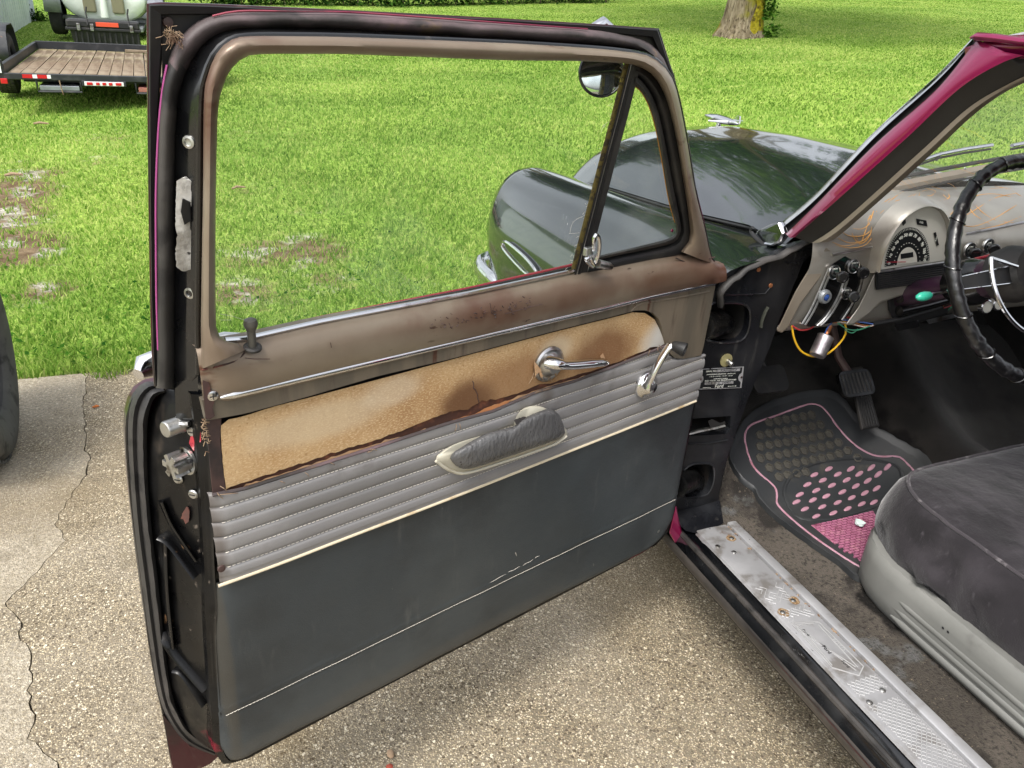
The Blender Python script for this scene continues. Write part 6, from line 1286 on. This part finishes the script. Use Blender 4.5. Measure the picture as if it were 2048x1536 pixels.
for k in range(46):
    t = math.pi*(1-(k+.5)/46); a, b = gp_(math.cos(t)*.93, math.sin(t)*.93, .0019), gp_(math.cos(t)*.985, math.sin(t)*.985, .0019); tk.tube([a, b], .0005, 4)
    if k % 3 == 0: tk.tube([gp_(math.cos(t)*.56, math.sin(t)*.56, .0019), gp_(math.cos(t)*.58, math.sin(t)*.58, .0019)], .0009, 5)
tk.build('dial_ticks', gaugenum, pod, smooth=False, kind='stuff')
text_at(text_mesh('FUEL', .006, ext=.0002), gaugenum, pod, at_y(1843, 445, GY-.0022), (1, 0, -.16), (.1, 0, 1), 'gauge_lettering'); text_at(text_mesh('TEMP', .005, ext=.0002), gaugenum, pod, at_y(1872, 478, GY-.0022), (.2, 0, -1), (1, 0, .2), 'gauge_lettering')
MB().tube([gp_(-.05, .05, .004), gp_(-.9, .12, .004)], .0008, 5).build('speed_needle', redline, pod)
# ribbed black panel under the gauge
rp_ = [(1753, 546), (1895, 525), (1891, 556), (1880, 562), (1752, 580)]
rpan = Q(MB().prism([at_y(x, y, GY-.004) for x, y in rp_], [at_y(x, y, GY+.03) for x, y in rp_]), 'ribbed_panel', gaugeblack, smooth=False, bevel=.002)
for i in range(8):
    t = i/8+.06; MB().tube([at_y(1756, 548+32*t, GY-.005), at_y(1888, 528+32*t, GY-.005)], .0018, 5).build('panel_rib', blackmatt, rpan)
Q(MB().tube([at_y(x, y, GY-.008) for x, y in ((1752, 545), (1820, 534), (1896, 523))], .0028, 8), 'gauge_sill', chrome_dull)
lp = [(1750, 578), (1882, 560), (1892, 552), (1896, 562), (1888, 574), (1800, 592), (1760, 606), (1738, 628), (1706, 650), (1690, 650), (1714, 618), (1730, 588), (1742, 560), (1750, 545)]
Q(MB().prism([at_y(x, y, -.020) for x, y in lp], [at_y(x, y, .02) for x, y in lp]), 'lower_dash_lip', dash_m, smooth=False, bevel=.006, seg=3)
# pinstripes
strokes = [[(1712, 470), (1720, 490), (1728, 470), (1742, 430)], [(1740, 445), (1748, 420), (1752, 418)], [(1760, 427), (1786, 405), (1802, 400), (1790, 412), (1775, 432), (1806, 424)], [(1768, 418), (1780, 402), (1812, 380), (1838, 372)],
           [(1800, 402), (1830, 388), (1858, 380), (1880, 386), (1900, 400)], [(1808, 412), (1822, 396), (1838, 384), (1836, 396), (1826, 410)], [(1860, 372), (1890, 382), (1898, 396), (1870, 404)], [(1868, 362), (1900, 368), (1915, 380)],
           [(1730, 452), (1742, 430), (1738, 448), (1722, 458), (1700, 456)], [(1682, 462), (1700, 472), (1730, 470), (1748, 452)], [(1676, 476), (1700, 486), (1728, 480), (1745, 462)], [(1670, 490), (1700, 496), (1730, 490), (1748, 470)], [(1664, 484), (1690, 492), (1722, 484)],
           [(1900, 430), (1922, 408), (1950, 392), (1990, 388), (2040, 398)], [(1915, 440), (1950, 420), (1990, 396), (2046, 384)], [(1940, 396), (1960, 420), (1990, 440), (2030, 446)], [(1920, 450), (1950, 452), (1990, 436), (2046, 402)], [(1930, 402), (1950, 430), (1980, 448)], [(1990, 372), (2020, 380), (2048, 396)], [(1900, 408), (1912, 420), (1908, 436)], [(1950, 384), (2000, 376), (2048, 380)], [(1840, 374), (1870, 382), (1860, 392), (1842, 386)],
           [(1752, 424), (1764, 408), (1782, 396)], [(1960, 458), (2000, 450), (2048, 430)], [(1704, 466), (1712, 482), (1726, 486), (1740, 470), (1744, 448)]]
for s in strokes:
    pts = [at_dash(x, y, .0032) for x, y in cr(s, 22)]; w_ = [.0004+.0010*math.sin(math.pi*min(1, (i+1)/23)) for i in range(22)]
    Q(MB().tube(pts, w_, 5, flat=.7), 'pinstripe', pinstripe)

# ------------------------------------------------------------------ steering wheel and column
WC = V((-.32, -.28, 1.08)); TLT = .5; EX, EY = V((1, 0, 0)), V((0, math.sin(TLT), math.cos(TLT))); EN = EX.cross(EY); WR = .222
def wp(a, r=WR, h=0): return WC+EX*(math.cos(a)*r)+EY*(math.sin(a)*r)+EN*h     # EN points at the driver
n = 180; rad = [.0135+.0007*math.sin(i*1.7)+(.0016 if i % 12 < 1 else 0)-(.0012 if i % 12 == 1 else 0) for i in range(n)]
wheel = B(MB().tube([wp(2*math.pi*i/n) for i in range(n)], rad, 14, closed=True), 'steering_wheel', wheelwrap, ang=70)
wheel['label'] = 'black steering wheel with laced cover and chrome horn ring'
lace = MB()
for k in range(15):
    a = 2*math.pi*(k+.3)/15; pts = []
    for i in range(14):
        ph = 2*math.pi*i/13; rr = .0150; c = wp(a+.035*math.sin(ph), WR+rr*math.cos(ph), rr*math.sin(ph)); pts.append(c)
    MB().tube(pts, .0013, 5).build('lacing_cord', blackplastic, wheel)
for a0 in (math.pi*1.02, -.02, math.pi*1.5):
    c0, c1 = wp(a0, .03, -.02), wp(a0, WR-.006, 0); s_ = (c1-c0).normalized().cross(EN); q = [c0-s_*.018, c1-s_*.012, c1+s_*.012, c0+s_*.018]
    if a0 < math.pi*1.2: MB().prism([p+EN*.005 for p in q], [p-EN*.006 for p in q]).build('spoke', blackmatt, wheel, smooth=False, bevel=.003)
    for sg_ in (-1, 1):
        if a0 < math.pi*1.2: MB().tube([c0+s_*(.018*sg_)+EN*.006, c1+s_*(.012*sg_)+EN*.006], .0014, 6).build('spoke_trim', chrome, wheel)
MB().lathe([(.055, -.05), (.06, -.02), (.055, .0), (.045, .018), (.02, .026), (0, .027)], WC-EN*.02, EN, 28).build('hub', rubber, wheel)
MB().tube([wp(math.pi*t, .135, .012) for t in np.linspace(.93, 2.07, 50)], .0042, 8).build('horn_ring', chrome, wheel)
for t in (.93, 2.07): MB().tube([wp(math.pi*t, .135, .012), wp(math.pi*t, .05, .002)], .004, 8).build('horn_ring_arm', chrome, wheel)
colm = B(MB().tube([WC-EN*.03, WC-EN*.12, WC-EN*.2, WC-EN*.75], [.045, .04, .028, .028], 20), 'steering_column', M('dark_purple_column', S(62, 36, 56), .35, .2, [(S(30, 26, 32), 5, .45, .6)], coat=.4), ang=50)
MB().lathe([(.034, 0), (.05, .03), (.052, .06), (.04, .09), (.03, .1)], WC-EN*.19, EN, 20).build('column_collar', blackplastic, colm)
# turn lever with teal knob
bt_p = at_y(1928, 578, -.13); MB().lathe([(.012, -.02), (.024, -.012), (.03, .01), (.026, .03), (.014, .04), (0, .042)], bt_p, (-1, -.15, -.05), 20).build('lever_boot', blackplastic, colm)
lv = [at_y(x, y, -.14) for x, y in ((1915, 581), (1885, 585), (1862, 589))]; tl_ = MB().tube(lv, [.0036, .0034, .0040], 8).build('turn_lever', chrome, colm)
kx = at_y(1846, 593, -.14); kd = (kx-lv[0]).normalized(); MB().lathe([(.004, -.024), (.0085, -.018), (.0105, -.006), (.010, .006), (.006, .016), (0, .020)], kx, kd, 16).build('teal_knob', teal, tl_)
MB().tube([at_y(x, y, -.10) for x, y in ((1990, 508), (1968, 514), (1944, 520))], .0034, 6).build('red_lever', redline, colm)
# harness, bracket and small boxes under the dash
ub = B(MB().prism([at_y(x, y, .0) for x, y in ((1774, 596), (1890, 570), (1905, 600), (1896, 628), (1792, 660), (1786, 640), (1776, 620))], [at_y(x, y, .08) for x, y in ((1774, 596), (1890, 570), (1905, 600), (1896, 628), (1792, 660), (1786, 640), (1776, 620))]), 'column_bracket', blackmatt, smooth=False, bevel=.006)
for l in ([(1798, 596), (1850, 584), (1896, 572)], [(1798, 622), (1850, 610), (1908, 594)]): MB().tube([at_y(x, y, -.012) for x, y in l], [.013, .0145, .014], 12).build('bracket_tube', blackplastic, ub)
MB().tube([at_y(x, y, -.005) for x, y in ((1745, 648), (1800, 638), (1880, 614))], .006, 8).build('loom_sleeve', blackmatt, ub)
MB().prism([at_y(x, y, -.0) for x, y in ((1852, 640), (1912, 626), (1916, 634), (1858, 648))], [at_y(x, y, .03) for x, y in ((1852, 640), (1912, 626), (1916, 634), (1858, 648))]).build('steel_bracket', chrome_dull, ub, smooth=False)
MB().prism([at_y(x, y, -.005) for x, y in ((1788, 650), (1838, 640), (1840, 654), (1796, 662))], [at_y(x, y, .03) for x, y in ((1788, 650), (1838, 640), (1840, 654), (1796, 662))]).build('junction_box', blackplastic, ub, smooth=False, bevel=.004)
for x, y in ((1966, 612), (1990, 606)):
    g_ = MB().lathe([(.018, 0), (.018, .012), (.015, .014), (.0145, .010), (0, .010)], at_y(x, y, -.03), (-.1, -1, .2), 20).build('small_gauge', chrome, ub); MB().lathe([(.0145, .011), (0, .0112)], at_y(x, y, -.03), (-.1, -1, .2), 18).build('gauge_dial', gaugewhite, g_)
wires = [(yellowwire, [(1584, 652), (1588, 676), (1600, 700), (1622, 712), (1650, 710), (1676, 690), (1692, 664), (1686, 634)], .0024), (redwire, [(1585, 652), (1600, 660), (1618, 658), (1628, 652)], .002), (bluewire, [(1640, 648), (1680, 640), (1720, 644), (1746, 648)], .0016), (greenwire, [(1676, 646), (1694, 658), (1716, 660), (1740, 652)], .0016), (orangewire, [(1662, 645), (1700, 644), (1724, 650), (1746, 652)], .0016), (redwire, [(1660, 640), (1690, 634), (1716, 640)], .0016), (whitewire, [(1668, 642), (1702, 648), (1730, 654), (1748, 650)], .0016), (greenwire, [(1690, 660), (1704, 666), (1716, 658)], .0014),
         (orangewire, [(1886, 612), (1896, 604), (1908, 600)], .0016), (bluewire, [(1886, 606), (1894, 598), (1906, 594)], .0016), (redwire, [(1888, 616), (1900, 612), (1910, 606)], .0016), (yellowwire, [(1884, 610), (1898, 606), (1908, 604)], .0014), (greenwire, [(1896, 620), (1906, 612), (1912, 608)], .0018), (bluewire, [(1648, 670), (1656, 654), (1664, 646)], .0016), (whitewire, [(1600, 646), (1630, 650), (1650, 644)], .0014)]
for i, (m_, l, r) in enumerate(wires): B(MB().tube([at_y(x, y, .0-.004*(i % 4)) for x, y in cr(l, 24)], r, 6), 'wire', m_, dash)
cn = at_y(1652, 672, -.01); cb = at_y(1640, 698, -.02); cv = (cb-cn).normalized(); can = B(MB().lathe([(.0, 0), (.0185, .0005), (.020, .002), (.0195, .003), (.019, .0045), (.0188, .048), (.017, .052), (0, .053)], cn, cv, 24), 'flasher_can', alucan, dash)
MB().tube([cn+cv*.002, cn-cv*.012, at_y(1662, 652, -.01)], .004, 6).build('can_terminal', copper, dash)

# ------------------------------------------------------------------ pedals
pd = at_x(1708, 768, -.235); pn = V((.0, -.75, .66)).normalized(); px_ = V((1, .0, 0)); py_ = pn.cross(px_)
def pad_outline(w, h, r=.02, n=6):
    o = []
    for cx0, cz0, a0 in ((w/2-r, h/2-r, 0), (-w/2+r, h/2-r, 90), (-w/2+r, -h/2+r, 180), (w/2-r, -h/2+r, 270)):
        for k in range(n): a = math.radians(a0+90*k/(n-1)); o.append((cx0+r*math.cos(a), cz0+r*math.sin(a)))
    return o
ol = pad_outline(.115, .075)
brake = B(MB().prism([pd+px_*a+py_*b+pn*.012 for a, b in ol], [pd+px_*a+py_*b for a, b in ol]), 'brake_pedal', blackdirty, smooth=False, bevel=.004)
for i in range(8): MB().tube([pd+px_*(-.046+i*.0131)+py_*(-.028)+pn*.0125, pd+px_*(-.046+i*.0131)+py_*.028+pn*.0125], .0028, 6).build('pedal_rib', rubber, brake)
MB().tube([pd+py_*.01, pd+V((-.02, .06, .06)), pd+V((-.03, .14, .2)), pd+V((-.03, .18, .34))], [.012, .011, .011, .011], 8).build('pedal_arm', rust, brake)
pc_ = at_x(1535, 760, -.47); cl_ = B(MB().prism([pc_+px_*a+py_*b+pn*.012 for a, b in ol], [pc_+px_*a+py_*b for a, b in ol]), 'clutch_pedal', blackmatt, smooth=False, bevel=.004); MB().tube([pc_, pc_+V((-.01, .1, .12)), pc_+V((-.01, .16, .3))], .011, 8).build('pedal_arm', blackmatt, cl_)
a0 = at_x(1708, 736, -.155); a1 = at_x(1738, 858, -.17); av = (a1-a0); aw = V((.033, .0, 0)); an = av.cross(aw).normalized(); an = -an if an.y > 0 else an
acc = B(MB().prism([a0-aw*.75+an*.01, a0+aw*.75+an*.01, a1+aw+an*.01, a1-aw+an*.01], [a0-aw*.75, a0+aw*.75, a1+aw, a1-aw]), 'accelerator_pedal', rubber, smooth=False, bevel=.006, seg=3)
for i in range(6): MB().tube([a0+aw*(-.5+i*.2)+an*.0105+av*.1, a1+aw*(-.72+i*.29)+an*.0105-av*.04], .0022, 5).build('pedal_rib', blackmatt, acc)

# ------------------------------------------------------------------ floor mat
mat_ = root('floor_mat', 'black rubber floor mat with pink edging and pink ovals', 'floor mat', (-.3, .1, fz(-.3, .1)))
MO = mat_.location
def FM(mb, name, m_, parent=None, **k):
    mb.v = [(v[0]-MO.x, v[1]-MO.y, v[2]-MO.z) for v in mb.v]; return mb.build(name, m_, parent or mat_, **k)
mo = [(1500, 832), (1532, 812), (1565, 800), (1602, 790), (1650, 786), (1682, 800), (1715, 838), (1765, 868), (1815, 896), (1860, 930), (1860, 1010), (1800, 1100), (1730, 1165), (1665, 1122), (1590, 1070), (1540, 1030), (1515, 1002), (1506, 982), (1485, 967), (1465, 940), (1457, 912), (1478, 858)]
mo_w = [at_floor(x, y, .004) for x, y in cr(mo, 120, True)]
def inside(p, poly):
    c = False; n = len(poly); j = n-1
    for i in range(n):
        if (poly[i].y > p[1]) != (poly[j].y > p[1]) and p[0] < (poly[j].x-poly[i].x)*(p[1]-poly[i].y)/(poly[j].y-poly[i].y)+poly[i].x: c = not c
        j = i
    return c
cmx = sum(p.x for p in mo_w)/len(mo_w); cmy = sum(p.y for p in mo_w)/len(mo_w)
def ring(k, lift): 
    r = []
    for p in mo_w:
        x, y = cmx+(p.x-cmx)*k, cmy+(p.y-cmy)*k; r.append((x, y, fz(x, y)+lift))
    return r
FM(MB().loft([ring(1.0, .001), ring(.995, .016), ring(.975, .017), ring(.955, .009)] + [ring(k, .009) for k in np.linspace(.94, .005, 48)], close_u=True), 'mat_sheet', matrub, ang=60)
pl_ = [(1495, 905), (1490, 880), (1492, 862), (1502, 850), (1520, 842), (1550, 832), (1585, 819), (1605, 812), (1622, 808), (1640, 812), (1655, 826), (1680, 860), (1710, 890), (1740, 908), (1762, 913), (1792, 913), (1808, 921), (1840, 960), (1850, 1010)]
FM(MB().tube([at_floor(x, y, .010) for x, y in cr(pl_, 70)], .003, 6), 'pink_edging', matpink)
pl2 = [(1495, 905), (1505, 930), (1520, 948), (1540, 965), (1551, 977), (1554, 990), (1553, 1003), (1558, 1013), (1580, 1035), (1620, 1068), (1665, 1100), (1716, 1132), (1760, 1150)]
FM(MB().tube([at_floor(x, y, .010) for x, y in cr(pl2, 60)], .003, 6), 'pink_edging', matpink)
# raised hexagons, each a rim round a shallow dish
mathex = M('dusty_rubber_stud', S(62, 60, 56), .5, 0, [(S(92, 88, 76), 10, .45, .7)])
def hexring():
    h6 = lambda r, z: [(r*math.cos(math.pi/6+k*math.pi/3), r*math.sin(math.pi/6+k*math.pi/3), z) for k in range(6)]
    return MB().loft([h6(.0152, -.002), h6(.0144, .004), h6(.0112, .0045), h6(.0098, .001), h6(.001, .001)], close_u=True)
hxm = None; hcount = 0; fence = [at_floor(x, y, .009) for x, y in [(1502, 868), (1520, 852), (1600, 822), (1632, 818), (1655, 850), (1700, 895), (1735, 918), (1700, 922), (1640, 935), (1590, 955), (1565, 975), (1550, 962), (1520, 935), (1505, 905)]]
hx0 = min(p.x for p in fence); hx1 = max(p.x for p in fence); hy0 = min(p.y for p in fence); hy1 = max(p.y for p in fence); st = .031
j = 0; yy = hy0
while yy < hy1:
    xx = hx0+(st/2 if j % 2 else 0)
    while xx < hx1:
        if inside((xx, yy), fence):
            sl = (fz(xx, yy+.01)-fz(xx, yy-.01))/.02; slx = (fz(xx+.01, yy)-fz(xx-.01, yy))/.02
            if hxm is None:
                o = hexring().build('hexagon_stud', mathex, mat_, smooth=False); hxm = o.data
            else: o = link(bpy.data.objects.new('hexagon_stud', hxm), mat_)
            o.location = (xx-MO.x, yy-MO.y, fz(xx, yy)+.0085-MO.z); o.rotation_euler = (math.atan(sl), -math.atan(slx), 0)
        xx += st
    yy += st*.866; j += 1
# heel pad ring with pink ovals
ov = [(1571, 1000), (1568, 980), (1580, 955), (1610, 935), (1650, 923), (1710, 918), (1765, 924), (1800, 940), (1800, 985), (1760, 1010), (1700, 1030), (1650, 1041), (1605, 1038), (1582, 1022)]
FM(MB().tube([at_floor(x, y, .009) for x, y in cr(ov, 80, True)], .0055, 6, closed=True), 'heel_pad_ring', matrub)
dots = [(1658, 936), (1702, 936), (1743, 934), (1776, 932), (1629, 948), (1676, 947), (1719, 946), (1757, 947), (1646, 959), (1694, 958), (1736, 960), (1615, 968), (1664, 970), (1712, 971), (1754, 975), (1633, 979), (1685, 983), (1730, 985), (1600, 987), (1653, 991), (1704, 994), (1748, 984+20), (1626, 999), (1676, 1003), (1724, 1007), (1593, 1003), (1610, 1017), (1645, 1012), (1696, 1016), (1667, 1025), (1633, 1031)]
dm_ = None
for x, y in dots:
    p = at_floor(x, y, .012)
    if dm_ is None:
        o = MB().lathe([(1., 0), (1.0, .35), (.85, .8), (.4, 1.), (0, 1.)], (0, 0, 0), (0, 0, 1), 16).build('pink_oval', matpink, mat_); dm_ = o.data
    else: o = link(bpy.data.objects.new('pink_oval', dm_), mat_)
    sl = (fz(p.x, p.y+.01)-fz(p.x, p.y-.01))/.02; slx = (fz(p.x+.01, p.y)-fz(p.x-.01, p.y))/.02
    o.location = (p.x-MO.x, p.y-MO.y, fz(p.x, p.y)+.0075-MO.z); o.scale = (.0172, .0060, .0045); o.rotation_euler = (math.atan(sl), -math.atan(slx), .25)
# pink woven insert
iq = [(1622, 1050), (1665, 1044), (1705, 1034), (1745, 1022), (1790, 1080), (1740, 1130), (1710, 1118), (1665, 1085)]
iw = [at_floor(x, y, .0105) for x, y in iq]; ins = FM(MB().prism(iw, [p-V((0, 0, .004)) for p in iw]), 'woven_insert', matpink2, smooth=False)
ix0, ix1, iy0, iy1 = min(p.x for p in iw), max(p.x for p in iw), min(p.y for p in iw), max(p.y for p in iw); wv_ = MB(); r_ = 0; yy = iy0
while yy < iy1:
    xx = ix0+(.009 if r_ % 2 else 0)
    while xx < ix1:
        if inside((xx, yy), iw): wv_.box((xx, yy, fz(xx, yy)+.0118), (.014, .006, .004))
        xx += .018
    yy += .0085; r_ += 1
FM(wv_, 'woven_ribs', matpink2, ins, smooth=False, kind='stuff')
sp_w = at_floor(1718, 1048, .02); o = MB().prism([(.012*math.cos(a)*random.uniform(.5, 1.2), .016*math.sin(a)*random.uniform(.5, 1.2), .006+random.uniform(0, .004)) for a in np.linspace(0, 5.6, 9)], [(.01*math.cos(a), .012*math.sin(a), 0) for a in np.linspace(0, 5.6, 9)]).build('paper_scrap', M('pale_paper', S(206, 222, 218), .7), smooth=False)
o.location = sp_w; tag(o, 'small crumpled white paper scrap on the pink insert of the mat', 'paper')

# ------------------------------------------------------------------ seat
SX = -.55
shell_rows = []
def seat_curve(off, z, n=40):
    pts = [(SX+off, -1.05), (SX+off, -.7), (SX+off, -.42), (SX+off+.008, -.33), (SX+off+.035, -.265), (SX+off+.09, -.225+.0), (SX+off+.2, -.212), (.2, -.205), (.62, -.21)]
    return [(x, y, z(x, y) if callable(z) else z) for x, y in cr(pts, n)]
seat = B(MB().loft([seat_curve(.015, .312), seat_curve(.004, .33), seat_curve(.0, .36), seat_curve(.0, .405), seat_curve(.002, .428), seat_curve(.010, .438), seat_curve(.028, .438), seat_curve(.034, .42)]), 'front_seat', seatshell, ang=50)
seat['label'] = 'bench seat with charcoal velour cushion and grey-green plastic base'
for k, z in enumerate((.335, .358, .382)):
    MB().tube([(SX+.0022, y, z) for y in np.linspace(-1.0, -.40, 20)], [.002]+[.0045]*18+[.0015], 8, flat=2.0).build('base_rib', seatshell, seat)
def cush(x, y, top):
    return top + .012*noise.noise((x*4, y*4, 0))
rows = []; NC = 84
def crow(off, z, wr=0):
    pts = [(SX+.035+off, -1.0), (SX+.035+off, -.7), (SX+.035+off, -.45), (SX+.045+off, -.33), (SX+.085+off*1.1, -.245-off*.4), (SX+.16+off*.6, -.205-off*.9), (SX+.3, -.195-off), (.1, -.185-off), (.6, -.185-off)]
    out = []
    for i, (x, y) in enumerate(cr(pts, NC)):
        ck = 1+1.6*math.exp(-((i-24)/9)**2); q = wr*ck*(noise.noise((i*.35+z*14, z*26-i*.2, 3))+.6*noise.noise((i*.9-z*20, z*40, 7))); out.append((x+q, y+q*.7, z+q*.4))
    return out
crs = [crow(.006, .405), crow(-.006, .435, .006), crow(-.014, .465, .012), crow(-.012, .495, .014), crow(-.006, .525, .012), crow(.004, .552, .008), crow(.014, .568, .003), crow(.022, .576, .001), crow(.030, .580, .001), crow(.05, .585, .001)]
tgt = [(max(-.22, min(.6, p[0])), -.62, .604) for p in crs[-1]]
for t in (.08, .18, .32, .5, .72, 1.):
    crs.append([tuple(a+(b-a)*t for a, b in zip(p, q))[:2] + (p[2]+(q[2]-p[2])*math.sin(t*math.pi/2)+.004*noise.noise((p[0]*5+t*3, p[1]*5, 2)),) for p, q in zip(crs[9], tgt)])
cu = MB().loft(crs)
cush_o = cu.build('seat_cushion', velour, seat, ang=80)
MB().tube([(p[0], p[1], p[2]+.0015) for p in crow(.024, .5775, .001)], .0042, 6).build('cushion_piping', velour_seam, seat)
MB().box((.02, -1.08, .78), (1.12, .16, .55), Matrix.Rotation(-.25, 3, 'X')).build('seat_back', velour, seat, smooth=True, bevel=.06, seg=4)
for x, y in ((1886, 1256), (1896, 1264)): MB().lathe([(.003, 0), (.002, .0008), (0, .001)], at_x(x, y, SX-.001), (-1, 0, 0), 8).build('paint_chip', inkblack, seat)
